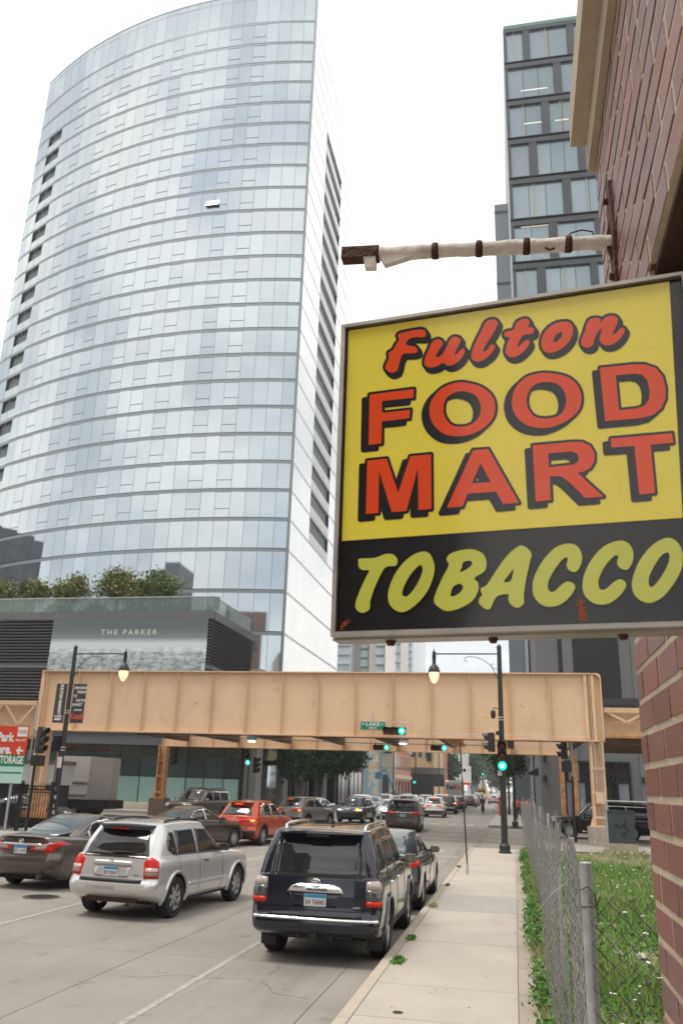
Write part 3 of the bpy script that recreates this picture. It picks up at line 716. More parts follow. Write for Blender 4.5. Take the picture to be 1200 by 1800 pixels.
def banner(x0, x1, z0, z1, lines, knoll):
    p = part(MB().box((x0, -.012, z0), (x1, -.006, z1)), 'banner', ban_m, lampL, local=True)
    part(MB().tube([(0, 0, z1), (x1 if abs(x1) > abs(x0) else x0, 0, z1)], .012, 5).tube([(0, 0, z0), (x1 if abs(x1) > abs(x0) else x0, 0, z0)], .012, 5), 'banner_rod', black_m, p, local=True)
    xc = (x0+x1)/2
    if knoll:
        for s_, dx, z in lines: part(xf(text_mb(s_, .15, bold=.03, sx=.8, shear=.15), Matrix.Translation((x0+dx, -.014, z))), 'lettering', wh_m, p, local=True)
        part(xf(text_mb('Knoll', .36, bold=.02, sx=.92), Matrix.Translation((xc, -.014, z0+.16))), 'lettering', mat('knoll_red', (.68, .09, .05), .6), p, local=True)
        part(MB().box((xc-.16, -.014, z0+.52), (xc+.2, -.0135, z0+.56)), 'lettering', wh_m, p, local=True)
    else:
        m_ = text_mb('FULTON MARKET', .19, bold=.05, sx=.85); xf(m_, Matrix.Translation((xc-.06, -.014, (z0+z1)/2+.16)) @ Matrix.Rotation(R(90), 4, 'Y')); part(m_, 'lettering', wh_m, p, local=True)
        part(xf(text_mb('WEEK:', .13, bold=.04), Matrix.Translation((xc, -.014, z0+.22))), 'lettering', wh_m, p, local=True)
        part(MB().box((xc-.17, -.014, z0+.10), (xc+.15, -.0135, z0+.18)), 'lettering', wh_m, p, local=True)
banner(-.66, -.14, 4.42, 6.07, [], False)
banner(.16, .78, 4.42, 6.07, [('BRINGING', .34, 5.86), ('DESIGN', .40, 5.68), ('TO', .12, 5.50), ('FULTON', .42, 5.32), ('MARKET', .26, 5.14)], True)
stk = mat('sticker_white', (.62, .62, .6), .6)
b = MB()
for z, w, dx in ((2.85, .10, 0), (1.3, .06, .02), (.95, .07, -.03), (.7, .05, .04), (.45, .08, .03), (1.62, .05, -.04)): b.box((dx-w, -.135, z), (dx+w, -.13, z+.15))
part(b, 'sticker', stk, lampL, local=True, kind='stuff')
part(MB().box((-.42, -.15, 3.2), (-.13, .15, 3.85)), 'signal_back', dark_m, lampL, local=True)
part(MB().box((-.09, -.14, 2.55), (.12, -.135, 3.0)), 'small_sign', stk, lampL, local=True)

hous = mat('signal_housing', (.02, .021, .022), .45)
lens_r = mat('lens_red', (.10, .012, .01), .25); lens_y = mat('lens_amber', (.12, .045, .008), .25)
lens_g = mat('lens_green_lit', (.0, .4, .3), .3, emit=(.0, .85, .58), estr=1.0); lens_c = mat('lens_core', (.1, .6, .5), .3, emit=(.35, 1.0, .85), estr=2.2); lens_d = mat('lens_dark', (.02, .03, .03), .3)
GRP = 'traffic signals'
def signal(pos, rz, label, horiz=False, lit=True, r=.15, n=3, rods=0.0, pole=None, visor=True, back=False):
    t = empty('traffic_signal', pos, label, 'traffic signal', rz=rz)
    st = .36
    for i in range(n):
        k = (n-1)/2-i
        c = (k*-st, 0, 0) if horiz else (0, 0, k*st)
        part(MB().box((c[0]-.175, -.09, c[2]-.175), (c[0]+.175, .12, c[2]+.175)), 'housing', hous, t, local=True)
        lm_ = (lens_r, lens_y, lens_g if lit else lens_d)[i] if n == 3 else lens_d
        part(MB().lathe([(0, -.125), (r*.7, -.115), (r, -.09)], 18, c=c, axis='Y'), 'lens', lm_, t, local=True, smooth=True)
        if i == 2 and lit and n == 3: part(MB().lathe([(0, -.133), (r*.45, -.127), (r*.5, -.118)], 14, c=c, axis='Y'), 'lamp_core', lens_c, t, local=True, smooth=True)
        if visor:
            b = MB(); vs = []; m_ = 12
            for q in range(m_+1):
                a = R(-30)+R(240)*q/m_
                x, z = math.cos(a)*(r+.012), math.sin(a)*(r+.012)
                l_ = .28 if 0 < q < m_ else .2
                vs += [(c[0]+x, -.09, c[2]+z), (c[0]+x, -.09-l_*(.55+.45*math.sin(max(0, a) if a < math.pi else 0)), c[2]+z)]
            b.add(vs, [(2*q, 2*q+1, 2*q+3, 2*q+2) for q in range(m_)]); part(b, 'visor', hous, t, local=True)
    if rods: part(MB().tube([(-.4, .02, .1), (-.4, .02, rods)], .02, 5).tube([(.4, .02, .1), (.4, .02, rods)], .02, 5), 'hanger', dark_m, t, local=True)
    return t
p = at(882, 1329, 33.4); signal((p.x, p.y, p.z), 0, 'three lamp traffic signal showing green on the right lamp post', r=.165)
p = at(868, 1306, 33.55); signal((p.x-.12, p.y, p.z+.02), R(-100), 'traffic signal turned sideways on the right lamp post', lit=False, n=2)
part(MB().box((-.22, -.06, 4.25), (.02, .06, 4.4)), 'bracket', black_m, lampR, local=True)
part(MB().box((-.18, -.125, 2.75), (-.02, -.12, 2.98)), 'small_sign', stk, lampR, local=True)
p = at(693, 1285, GY-.75); signal(p, 0, 'horizontal traffic signal showing green beside the street name sign', horiz=True, r=.165)
p = at(670, 1314, 56.2); signal(p, 0, 'horizontal traffic signal showing green hung below the far girder left of the sign pole', horiz=True, rods=.5, r=.17)
p = at(771, 1315, 56.2); signal(p, 0, 'horizontal traffic signal showing green hung below the far girder by the leaning sign pole', horiz=True, rods=.5, r=.17)
p = at(437, 1331, 58.5); t_s = signal(p, 0, 'vertical traffic signal showing green before the concrete column', r=.18)
p = at(450, 1345, 58.9); signal(p, R(70), 'side turned traffic signal next to the green one at the concrete column', lit=False, r=.15)
part(MB().tube([(0, .2, 1.6), (0, .2, -5)], .06, 6), 'signal_pole', black_m, t_s, local=True)
p = at(305, 1328, 50); signal(p, R(60), 'dark traffic signal right of the rusty bridge column', lit=False)
p = at(73, 1301, 33.2); sg_l = signal((p.x, p.y, p.z), R(75), 'dark visored traffic signal on the grey post beside the car park sign', lit=False)
pt = at(67, 1240, 33.3); pb = at(52, 1335, 33.3)
part(MB().tube([(pt.x-p.x, .1, pt.z-p.z), (pb.x-p.x, .1, pb.z-p.z)], .045, 8), 'grey_post', galv_m, sg_l, local=True)
sg_l.rotation_euler = (0, 0, 0)
for ch in sg_l.children:
    if ch.name.split('.')[0] != 'grey_post': ch.rotation_euler = (0, 0, R(75))
part(MB().box((-.28, -.12, -1.05), (.22, .14, -.62)), 'walk_signal', hous, sg_l, local=True)
part(MB().tube([(-.2, .1, -.9), (-.2, .1, -p.z+.1)], .06, 8), 'lower_post', black_m, sg_l, local=True)
p = at(990, 1314, 43.2); sg_r = signal(p, R(-75), 'dark visored traffic signal on the grey and black post left of the bridge column', lit=False)
q = at(1003, 1400, 43.2)
for ch in list(sg_r.children): ch.rotation_euler = (0, 0, R(-75))
sg_r.rotation_euler = (0, 0, 0)
pt = at(1003, 1290, 43.2); pm_ = at(1005, 1365, 43.2); pb = at(1010, 1475, 43.2)
part(MB().tube([(pt.x-p.x, 0, pt.z-p.z), (pm_.x-p.x, 0, pm_.z-p.z)], .05, 8), 'grey_post', galv_m, sg_r, local=True)
part(MB().tube([(pm_.x-p.x, 0, pm_.z-p.z), (pb.x-p.x, 0, .9-p.z), (pb.x-p.x, 0, .15-p.z)], [.06, .07, .11], 10), 'black_post', black_m, sg_r, local=True)
part(MB().box((-.15, -.15, -1.15), (.3, .15, -.65)), 'walk_signal', hous, sg_r, local=True)
p = at(1072, 1358, 60.6); signal(p, 0, 'dark traffic signal in front of the grey brick shop window', lit=False, n=3, r=.14)
p = at(962, 1303, 56.5); 
# street name sign
t = empty('street_sign', at(655, 1275.5, GY-.45), 'green street name sign reading W LAKE ST 200 N on the girder', 'street sign')
grn = mat('sign_green', (.005, .20, .12), .4)
part(MB().box((-.62, .02, -.21), (.62, .03, .21)), 'border', wh_m, t, local=True); part(MB().box((-.60, 0, -.19), (.60, .019, .19)), 'face', grn, t, local=True)
part(xf(text_mb('LAKE', .24, bold=.03, sx=1.15, spacing=1.1), Matrix.Translation((.0, -.004, -.01))), 'lettering', wh_m, t, local=True)
part(xf(text_mb('W', .13, bold=.03), Matrix.Translation((-.48, -.004, .03))), 'lettering', wh_m, t, local=True)
part(xf(text_mb('ST', .12, bold=.03), Matrix.Translation((.47, -.004, .03))), 'lettering', wh_m, t, local=True)
part(xf(text_mb('200 N', .13, bold=.03, sx=1.1), Matrix.Translation((.0, -.004, -.155))), 'lettering', wh_m, t, local=True)
part(MB().tube([(.6, .1, .18), (1.9, .1, .18)], .015, 5).tube([(1.85, .1, .35), (1.85, .1, -.25)], .02, 5).box((.0-.03, .05, -.5), (.03, .08, .6)), 'bracket', galv_m, t, local=True)
# leaning sign pole with the back/front of parking plates
base = atz(821, 1537, .15); top = at(808, 1305, base.y+.6)
t = empty('sign_pole', base, 'thin leaning black sign pole at the kerb with a white parking plate', 'sign pole')
part(MB().tube([(0, 0, 0), (0, 0, .28)], .032, 8), 'sleeve', galv_m, t, local=True)
part(MB().tube([(0, 0, .25), tuple(top-base)], .022, 8), 'pole', mat('pole_green_black', (.012, .02, .018), .5), t, local=True)
p1_ = at(812, 1350, base.y+.45)-base; p2_ = at(828, 1380, base.y+.45)-base
part(MB().box((p1_.x, p1_.y-.05, p2_.z), (p2_.x, p1_.y-.044, p1_.z+.06)), 'plate', stk, t, local=True)
part(MB().box((p1_.x+.01, p1_.y-.056, p2_.z+.0), (p2_.x-.01, p1_.y-.0505, p2_.z+.06)), 'plate_band', red_m, t, local=True)
part(MB().lathe([(.035, 0), (.045, 0)], 14, c=(p1_.x+.06, p1_.y-.053, p1_.z-.06), axis='Y').box((p1_.x+.13, p1_.y-.054, p1_.z-.05), (p2_.x-.05, p1_.y-.052, p1_.z-.035)), 'plate_print', red_m, t, local=True)
t2 = atz(905, 1452, .15)
t = empty('sign_pole', t2, 'dark pole beyond the crossing beside the trees on the right', 'pole'); part(MB().lathe([(.22, 0), (.2, .25), (.11, .35), (.09, 7)], 10), 'pole', black_m, t, local=True)

# ---------------------------------------------------------------- buildings on the right
gb_m = mat('grey_painted_brick', (.15, .152, .16), .75, var=.10, vscale=2, bump=.2, bscale=12)
gbY = 61.0
gbl = empty('grey_brick_building', (10, gbY, 0), 'grey painted brick building with a black louvred window right of the bridge', 'building')
gx0 = 1.75
part(MB().box((gx0, gbY, .15), (40, 76.5, 16)), 'wall', gb_m, gbl)
# brick courses as fine geometry on the visible part of the facade
bc = MB()
for r_ in range(0, 190):
    z = .2+r_*.083
    x = gx0+.02+(.11 if r_ % 2 else 0)
    if z > 15.6: break
    bc.box((x, gbY-.006, z), (9.6, gbY-.001, z+.068))
part(bc, 'brick_courses', gb_m, gbl, kind='stuff')
for x in (gx0+2.2, gx0+6.9): part(MB().box((x-.35, gbY-.12, .15), (x+.35, gbY-.008, 15.9)), 'pilaster', gb_m, gbl)
wa = at(978, 1120, gbY-.1); wb = at(1093, 1232, gbY-.1)
lw = part(MB().box((wa.x, gbY-.03, wb.z), (wb.x, gbY-.0, 15.0)), 'louvred_window', mat('louvre_black', (.012, .014, .017), .45), gbl)
b = MB(); z = wb.z
while z < 15: b.box((wa.x+.05, gbY-.07, z), (wb.x-.05, gbY-.03, z+.05)); z += .13
part(b, 'louvre', mat('louvre_slat', (.022, .025, .03), .45), gbl, kind='stuff')
part(MB().box((gx0+1.8, gbY-.25, at(1100, 1240, gbY).z), (30, gbY-.12, at(1100, 1228, gbY).z)), 'cornice', mat('cornice_dark', (.03, .032, .036), .5), gbl)
sa = at(990, 1338, gbY-.1); sb = at(1112, 1432, gbY-.1)
part(MB().box((sa.x, gbY-.05, .2), (sb.x, gbY-.012, sa.z)), 'shop_window', mat('shop_glass', (.018, .02, .022), .06, spec=.9), gbl)
for xx in (sa.x, sa.x+2.35, sa.x+2.9, sa.x+3.4, sb.x):
    part(MB().box((xx-.06, gbY-.12, .2), (xx+.06, gbY-.051, sa.z)), 'window_frame', dark_m, gbl)
for zz in (sa.z, at(1050, 1375, gbY).z): part(MB().box((sa.x, gbY-.13, zz-.06), (sb.x, gbY-.125, zz+.06)), 'window_frame', dark_m, gbl)
for xa, xb in ((sa.x+.12, sa.x+1.3), (sa.x+3.5, sb.x-.15)):
    part(MB().box((xa, gbY-.06, .6), (xb, gbY-.052, at(1050, 1377, gbY).z)), 'blind', mat('shop_blind', (.20, .22, .25), .3), gbl)
    part(MB().prism([(xa+.2, gbY-.066, .9), (xa+.85, gbY-.066, 2.0), (xa+1.0, gbY-.066, 2.0), (xa+1.0, gbY-.066, .9)], (0, .003, 0)), 'poster_panel', mat('shop_poster', (.34, .40, .40), .5), gbl)
for px_, py_ in ((957, 1333), (958, 1368), (1130, 1372)):
    q = at(px_, py_, gbY-.1); part(MB().box((q.x-.1, gbY-.25, q.z-.2), (q.x+.1, gbY-.01, q.z+.2)), 'wall_lamp', dark_m, gbl)
q = at(933, 1365, gbY+3); part(MB().prism([(gx0-.9, 66, 3.6), (gx0-.003, 66, 4.1), (gx0-.003, 66, 3.5)], (0, 2.2, 0)), 'awning', dark_m, gbl)
b = MB().box((gx0-.02, 77, .15), (14, 120, 5.0)); part(b, 'rear_wing', gb_m, gbl)

# dark office tower with staggered windows
ofY = 78.0
off = empty('office_tower', (12, ofY, 0), 'dark framed office tower with staggered wide windows above the shop wall', 'building')
of_m = mat('office_frame', (.036, .042, .052), .45, var=.05, vscale=1); og = mat('office_glass', (.22, .28, .315), .05, metal=.4, spec=.9, rnd=.12)
tl = at(884, 46, ofY); ox0 = tl.x-.03; otop = tl.z
part(MB().box((ox0+.35, ofY+.35, .15), (34, 110, otop-.2)), 'core', mat('office_core', (.05, .055, .06), .6), off)
part(MB().box((ox0, ofY+.001, otop-.5), (34, ofY+.5, otop)), 'roof_edge', mat('roof_edge', (.10, .22, .19), .4), off)
rowz = [at(884, y, ofY).z for y in (47, 113, 180, 246, 313)]
dz = (rowz[0]-rowz[4])/4
fz = otop-.5; r_ = 0
wins = [[(.3, 2.2), (3.0, 7.3), (8.1, 12)], [(.3, 5.5), (6.4, 9.5), (10.3, 14)], [(.3, 3.9), (4.8, 7.6), (8.4, 13)], [(.3, 2.3), (3.2, 7.6), (8.4, 12)], [(.3, 5.7), (6.6, 10.4), (11.2, 15)], [(.3, 4.0), (4.9, 8.8), (9.6, 13)], [(.3, 2.5), (3.4, 8.0), (8.8, 12)]]
while fz > 3:
    z1_, z0_ = fz-.75, fz-dz+.35
    part(MB().box((ox0-.03, ofY-.03, fz-.62), (34, ofY+.34, fz-.02)).box((ox0-.03, ofY-.05, fz-dz+.28), (34, ofY+.34, fz-dz+.34)), 'floor_band', of_m, off)
    row = wins[r_ % 7]
    px0 = ox0
    for (a, b_) in row:
        part(MB().box((px0, ofY, z0_), (ox0+a, ofY+.34, z1_+.14)), 'pier', of_m, off)
        gxx = ox0+a; n_ = max(1, int(round((b_-a)/1.75)))
        for k in range(n_):
            w_ = (b_-a)/n_
            if pix((gxx+k*w_, ofY, z1_))[0] < 1100: part(MB().box((gxx+k*w_+.03, ofY+.26, z0_-.02), (gxx+(k+1)*w_-.03, ofY+.30, z1_+.14)), 'pane', og, off)
        if r_ % 2 == 0: part(MB().box((gxx+(b_-a)*.42, ofY+.12, z0_-.02), (gxx+(b_-a)*.42+.10, ofY+.2, z1_+.14)), 'gold_fin', mat('gold_fin', (.40, .33, .20), .4), off)
        px0 = ox0+b_
    part(MB().box((px0, ofY, z0_), (34, ofY+.34, z1_+.14)), 'pier', of_m, off)
    fz -= dz; r_ += 1
part(MB().box((ox0-.05, ofY+.4, .15), (ox0+.34, ofY+30, otop-.3)), 'side_wall', mat('office_side', (.33, .34, .34), .4, var=.05), off)
l2 = at(868, 360, 92).x
part(MB().box((l2, 92, .15), (ox0+2, 112, at(868, 360, 92).z)), 'lower_block', mat('office_block', (.20, .23, .26), .35, var=.06, vscale=.5), off)
for z in np.arange(20, at(868, 360, 92).z, 5.4): part(MB().box((l2-.03, 91.95, z), (ox0+.5, 91.99, z+.35)), 'block_band', of_m, off)
lit = mat('office_strip_light', (1, .95, .8), emit=(1, .9, .7), estr=.35)
for (pa, pb_) in (((915, 160), (961, 154)), ((920, 218), (960, 213)), ((975, 212), (1001, 208)), ((915, 400), (980, 398))):
    A = at(*pa, ofY+.25); B = at(*pb_, ofY+.25); part(MB().box((A.x, ofY+.235, A.z-.05), (B.x, ofY+.255, A.z+.05)), 'strip_light', lit, off)

# ---------------------------------------------------------------- distant buildings
def facade(root, x0, x1, y0, y1, h, wallm, fronts=(), z0=.15):
    part(MB().box((x0, y0, z0), (x1, y1, h)), 'wall', wallm, root)
def win_side(root, X, ya, yb, za, zb, m, n, fm=None, dirn=1):
    w = (yb-ya)/n
    for k in range(n):
        f = part(MB().box((X-.02, ya+k*w+w*.18, za), (X+.06, ya+(k+1)*w-w*.18, zb)), 'window', fm or m, root)
        part(MB().box((X+.03, ya+k*w+w*.25, za+.12), (X+.075, ya+(k+1)*w-w*.25, zb-.12)), 'pane', m, f)
def win_front(root, Y, xa, xb, za, zb, m, n, fm=None):
    w = (xb-xa)/n
    for k in range(n):
        f = part(MB().box((xa+k*w+w*.15, Y-.06, za), (xa+(k+1)*w-w*.15, Y+.02, zb)), 'window', fm or m, root)
        part(MB().box((xa+k*w+w*.22, Y-.075, za+.1), (xa+(k+1)*w-w*.22, Y-.03, zb-.1)), 'pane', m, f)
wg = mat('far_window', (.05, .06, .07), .15, spec=.8)
cream = mat('cream_trim', (.52, .47, .40), .7)
def bx(px, Y): return at(px, 1360, Y).x
# dark row behind the street trees
d = empty('dark_shop_row', (-30, 108, 0), 'dark shop row behind the street trees left of the mural', 'building')
part(MB().box((-60, 104, .15), (-21.6, 124, 14)), 'wall', mat('dark_row', (.022, .024, .027), .7, var=.2), d)
for y in range(105, 123, 3): part(MB().box((-21.62, y, .3), (-21.52, y+2.3, 4.2)), 'window', wg, d)
# mural building
mY = 149.0
mm = bpy.data.materials.new('mural_paint'); mm.use_nodes = True; t_ = mm.node_tree; l_ = t_.links.new; pbm = t_.nodes['Principled BSDF']; pbm.inputs['Roughness'].default_value = .8
tcm = N(t_, 'ShaderNodeTexCoord'); nm = N(t_, 'ShaderNodeTexNoise'); nm.inputs['Scale'].default_value = .55; nm.inputs['Detail'].default_value = 5; nm.inputs['Distortion'].default_value = 1.2; l_(tcm.outputs['Object'], nm.inputs[0])
rm = N(t_, 'ShaderNodeValToRGB'); rm.color_ramp.interpolation = 'CONSTANT'; e = rm.color_ramp.elements; e[0].color = (.22, .42, .52, 1); e[0].position = 0; e[1].position = .42; e[1].color = (.60, .56, .48, 1)
for pos, c in ((.50, (.62, .40, .26, 1)), (.54, (.55, .45, .15, 1)), (.58, (.70, .68, .62, 1)), (.66, (.20, .40, .52, 1))): x_ = e.new(pos); x_.color = c
l_(nm.outputs[0], rm.inputs[0]); l_(rm.outputs[0], pbm.inputs['Base Color'])
d = empty('mural_building', (-24, mY, 0), 'beige building whose end wall carries a tall blue and cream mural', 'building')
xa, xm, xb = bx(645, mY), bx(668, mY), bx(692, mY)
beige = mat('beige_wall', (.40, .37, .32), .8, var=.08, streak=.15)
part(MB().box((-40, mY+.1, .15), (xb, mY+1.8, 13.5)), 'wall', beige, d)
part(MB().box((xa, mY+.02, .3), (xm, mY+.09, 12.5)), 'mural', mm, d)
part(MB().box((xa-.25, mY, .3), (xa+.25, mY+.1, 12.5)).box((xm-.3, mY, .3), (xm, mY+.1, 12.5)), 'mural_edge', mat('mural_blue', (.22, .42, .52), .8), d)
win_front(d, mY+.1, xm+.2, xb-.2, 8.0, 10.6, wg, 1); part(MB().box((xm+.4, mY+.03, .3), (xb-.9, mY+.1, 4.4)), 'door', wg, d)
# boom lift before it
bl = mat('lift_blue', (.06, .19, .33), .5)
lc = at(688, 1400, 142); t = empty('boom_lift', (lc.x, 142, 0), 'blue boom lift parked before the beige wall beside the mural', 'boom lift')
L0 = (lc.x, 142, 1.4); L1 = at(677, 1352, 142)
part(MB().box((lc.x-1.1, 141, .5), (lc.x+1.2, 143.5, 1.5)), 'chassis', mat('lift_grey', (.12, .12, .13), .6), t)
part(MB().beam((lc.x+.6, 142, 1.4), L1, .26, .3), 'boom', bl, t); part(MB().beam(L1, (L1.x-.7, 142, L1.z-.5), .2, .24), 'jib', bl, t)
part(MB().box((L1.x-1.6, 141.4, L1.z-1.6), (L1.x-.5, 142.4, L1.z-.5)), 'basket', bl, t)
for sx_2 in (-.8, .8):
    for y in (141.1, 143.2): part(MB().lathe([(0, -.1), (.42, -.1), (.42, .12), (0, .12)], 14, c=(lc.x+sx_2, y, .45), axis='Y'), 'wheel', dark_m, t)
# red brick
rY = 150.0; red = mat('red_brick_far', (.58, .22, .13), .8, var=.12, vscale=1.5)
d = empty('red_brick_building', (-24, rY, 0), 'two storey orange brick building with cream bands past the mural', 'building')
xb2, xe2 = bx(692, rY), bx(693, rY)
X2 = -20.9
part(MB().box((-40, 151, .15), (X2, 177, 9.9)), 'wall', red, d)
for z0_, z1_ in ((3.9, 4.6), (8.9, 9.7)): part(MB().box((-40, 150.9, z0_), (X2+.25, 177.1, z1_)), 'stone_band', cream, d)
win_side(d, X2, 151.5, 176, 5.3, 8.2, wg, 6, cream); win_side(d, X2, 151.5, 176, .5, 3.5, wg, 5, dark_m)

# tan building with black awning
tY = 185.0; tan = mat('tan_brick', (.52, .37, .20), .8, var=.1); rust = mat('rust_brick', (.42, .16, .08), .8, var=.1)
xa, xb = bx(723, tY), bx(762, tY)
X3 = bx(784, 225)
d = empty('tan_brick_building', (xb, tY, 0), 'tan brick building with a wide black canopy over its shop', 'building')
part(MB().box((-60, tY, .15), (xb, 210, 21)), 'wall', tan, d); part(MB().prism([(xb, tY+.1, .15), (X3, 225, .15), (X3, 240, .15), (xb-5, 240, .15)], (0, 0, 20.5)), 'side_wall', rust, d)
for z0_ in (8.6, 13.4, 17.4): win_front(d, tY, xa-.5, xb-.6, z0_, z0_+3.2, wg, 3, cream)
part(MB().box((xb-1.5, tY-.25, 8), (xb-.5, tY-.1, 15.5)), 'blade_sign', dark_m, d)
aw = at(752, 1362, tY-3)
part(MB().prism([(xa-4, tY-4, 2.8), (xa-4, tY-4, 5.2), (xa-4, tY, 6.6), (xa-4, tY, 2.8)], (xb+2.5-(xa-4), 0, 0)), 'canopy', dark_m, d)
part(MB().box((xa-2, tY-.1, .2), (xb, tY-.02, 2.8)), 'shop_window', wg, d)
# white and teal blocks
wY = 250.0; whb = mat('white_block', (.60, .59, .56), .8, var=.05); teal = mat('teal_glass', (.18, .30, .33), .2, metal=.4, var=.08)
d = empty('white_building', (bx(795, wY), wY, 0), 'plain white block beyond the rust coloured brick wall', 'building'); part(MB().box((-60, wY, .15), (bx(800, wY), 300, 26)), 'wall', whb, d)
part(MB().prism([(bx(800, wY), wY, .15), (bx(826, 300), 300, .15), (bx(826, 300), 302, .15), (bx(800, wY)-2, wY+2, .15)], (0, 0, 17)), 'side_wall', whb, d)
win_side(d, bx(801, wY), wY+2, wY+6, 8, 14, wg, 1)
d = empty('teal_glass_building', (bx(832, 380), 380, 0), 'teal glass block far down the street', 'building'); part(MB().box((-60, 380, .15), (bx(837, 380), 430, 42)), 'wall', teal, d); part(MB().box((bx(837, 380), 381, .15), (bx(846, 380), 430, 42)), 'white_wall', whb, d)
for z in range(5, 42, 4): part(MB().box((-50, 379.9, z), (bx(837, 380), 379.98, z+.4)), 'floor_line', whb, d)
# condominium towers above the girder
def condo(px0, px1, Y, h, wallm, label, balc):
    x0, x1 = at(px0, 1150, Y).x, at(px1, 1150, Y).x
    d = empty('condo_tower', ((x0+x1)/2, Y, 0), label, 'building')
    part(MB().box((x0, Y, .15), (x1, Y+25, h)), 'wall', wallm, d)
    sb_ = MB(); gl_ = MB()
    for (a, b_) in balc:
        xa, xb = x0+(x1-x0)*a, x0+(x1-x0)*b_
        z = 4.0
        while z < h-3:
            sb_.box((xa, Y-1.2, z-.35), (xb, Y-.0, z)); gl_.box((xa+.1, Y-.1, z), (xb-.1, Y-.01, z+2.6)); gl_.box((xa, Y-1.2, z), (xb, Y-1.15, z+1.0), 0); z += 3.4
    part(gl_, 'windows', mat('condo_glass', (.32, .40, .44), .2, metal=.3, rnd=.2), d, kind='stuff'); part(sb_, 'balcony_slabs', mat('condo_slab', (.16, .17, .18), .7), d, kind='stuff')
condo(592, 617, 300, 82, mat('condo_white', (.60, .61, .62), .7), 'grey white apartment tower with dark balcony lines right beside the glass tower', [(.05, .95)])
condo(617.5, 648, 306, 80, mat('condo_grey', (.30, .29, .29), .7), 'plain grey concrete apartment tower above the girder', [(.55, .95)])
condo(648.5, 676, 300, 78, mat('condo_taupe', (.36, .33, .31), .7), 'taupe apartment tower with a column of blue windows', [(.45, .98)])
condo(676.5, 703, 296, 76, mat('condo_cream', (.66, .63, .60), .7), 'cream apartment tower with stacked balconies on its right edge', [(.72, 1.05)])
condo(704, 739, 420, 100, mat('condo_pale', (.74, .78, .80), .4), 'palest glassy apartment tower right of the cream one', [(.3, .55)])
condo(748, 766, 500, 38, mat('condo_blue', (.45, .58, .68), .4), 'low pale blue block behind the lantern of the right lamp', [])
# buildings on our side of the street, behind the viewer; the windows of the tower and cars mirror them
def behind(x0, x1, y0, y1, h, col, label, nm='brick_building'):
    d = empty(nm, ((x0+x1)/2, (y0+y1)/2, 0), label, 'building')
    part(MB().box((x0, y0, 0), (x1, y1, h)), 'wall', mat('behind_'+str(h), col, .8, var=.08), d)
    b = MB(); z = 3.0
    while z < h-2:
        x = x0+1
        while x < x1-2: b.box((x, y1, z), (x+1.6, y1+.06, z+1.9)); x += 3.1
        y = y0+1
        X = x1 if x1 < 0 else x0
        while y < y1-2: b.box((X-.06, y, z), (X+.06, y+1.6, z+1.9)); y += 3.1
        z += 3.5
    part(b, 'windows', wg, d, kind='stuff')
behind(-46, -22, -40, -6, 34, (.30, .16, .11), 'brown brick building across the street behind the viewer')
behind(-46, -22, -63, -44, 40, (.20, .20, .21), 'grey building across the street behind the viewer', 'grey_building')
behind(-92, -70, -46, -26, 50, (.16, .17, .19), 'dark tall block far behind the viewer', 'dark_building')
behind(-66, -50, -42, -22, 38, (.30, .29, .27), 'pale block behind the viewer', 'pale_building')
behind(-49, -36, -92, -66, 44, (.08, .16, .17), 'teal block behind the viewer', 'teal_building')
behind(0, 60, -200, -170, 52, (.20, .17, .15), 'tall block closing the street behind the viewer', 'end_building')
behind(62, 90, 20, 80, 24, (.26, .24, .22), 'unseen grey building added to block low sky at the right end of the cross street', 'grey_building')  # out of view, added to keep bare sky out of the car reflections
behind(-120, -95, 30, 75, 22, (.24, .2, .18), 'unseen brown building added to block low sky at the left end of the cross street')  # added sky blocker at the opposite end, also out of view
behind(8, 24, -90, -34, 20, (.22, .15, .12), 'dark brick building on the near side behind the viewer')
behind(-200, -150, 30, 78, 55, (.05, .07, .10), 'black glass tower far left behind the viewer', 'glass_building')
# ---------------------------------------------------------------- near brick wall
WX = .28
brick_mats = [mat('brick_red', (.215, .075, .055), .5, var=.16, vscale=30, bump=.6, bscale=160, rnd=.24, spec=.4, coat=.35), mat('brick_plum', (.18, .072, .058), .48, var=.16, vscale=30, bump=.6, bscale=160, rnd=.2, spec=.4, coat=.35), mat('brick_orange', (.24, .085, .055), .52, var=.16, vscale=30, bump=.6, bscale=160, rnd=.18, spec=.4, coat=.35)]
# dark speckles of the wire-cut face
for bm_ in brick_mats:
    bm_.node_tree.nodes['Principled BSDF'].inputs['Coat Roughness'].default_value = .38
    t_ = bm_.node_tree; l_ = t_.links.new; pb_ = t_.nodes['Principled BSDF']
    src = pb_.inputs['Base Color'].links[0].from_socket
    tcb = N(t_, 'ShaderNodeTexCoord'); mpb = N(t_, 'ShaderNodeMapping'); mpb.inputs['Scale'].default_value = (1, 1, .3); l_(tcb.outputs['Object'], mpb.inputs[0])
    nb_ = N(t_, 'ShaderNodeTexNoise'); nb_.inputs['Scale'].default_value = 330; nb_.inputs['Detail'].default_value = 2; l_(mpb.outputs[0], nb_.inputs[0])
    mb_ = N(t_, 'ShaderNodeMapRange'); mb_.inputs[1].default_value = .60; mb_.inputs[2].default_value = .68; mb_.inputs[3].default_value = 1; mb_.inputs[4].default_value = .35; l_(nb_.outputs[0], mb_.inputs[0])
    sb_ = N(t_, 'ShaderNodeVectorMath', operation='SCALE'); l_(src, sb_.inputs[0]); l_(mb_.outputs[0], sb_.inputs['Scale']); l_(sb_.outputs[0], pb_.inputs['Base Color'])
mortar = mat('mortar', (.50, .42, .31), .9, var=.12, vscale=20, bump=.5, bscale=120)
wall = empty('brick_wall', (WX, 2.0, .15), 'red brick corner wall of the food shop at the right edge', 'wall')
OY, OZ0, OZ1 = 1.43, 2.78, 3.30        # window opening: Y below OY, z between
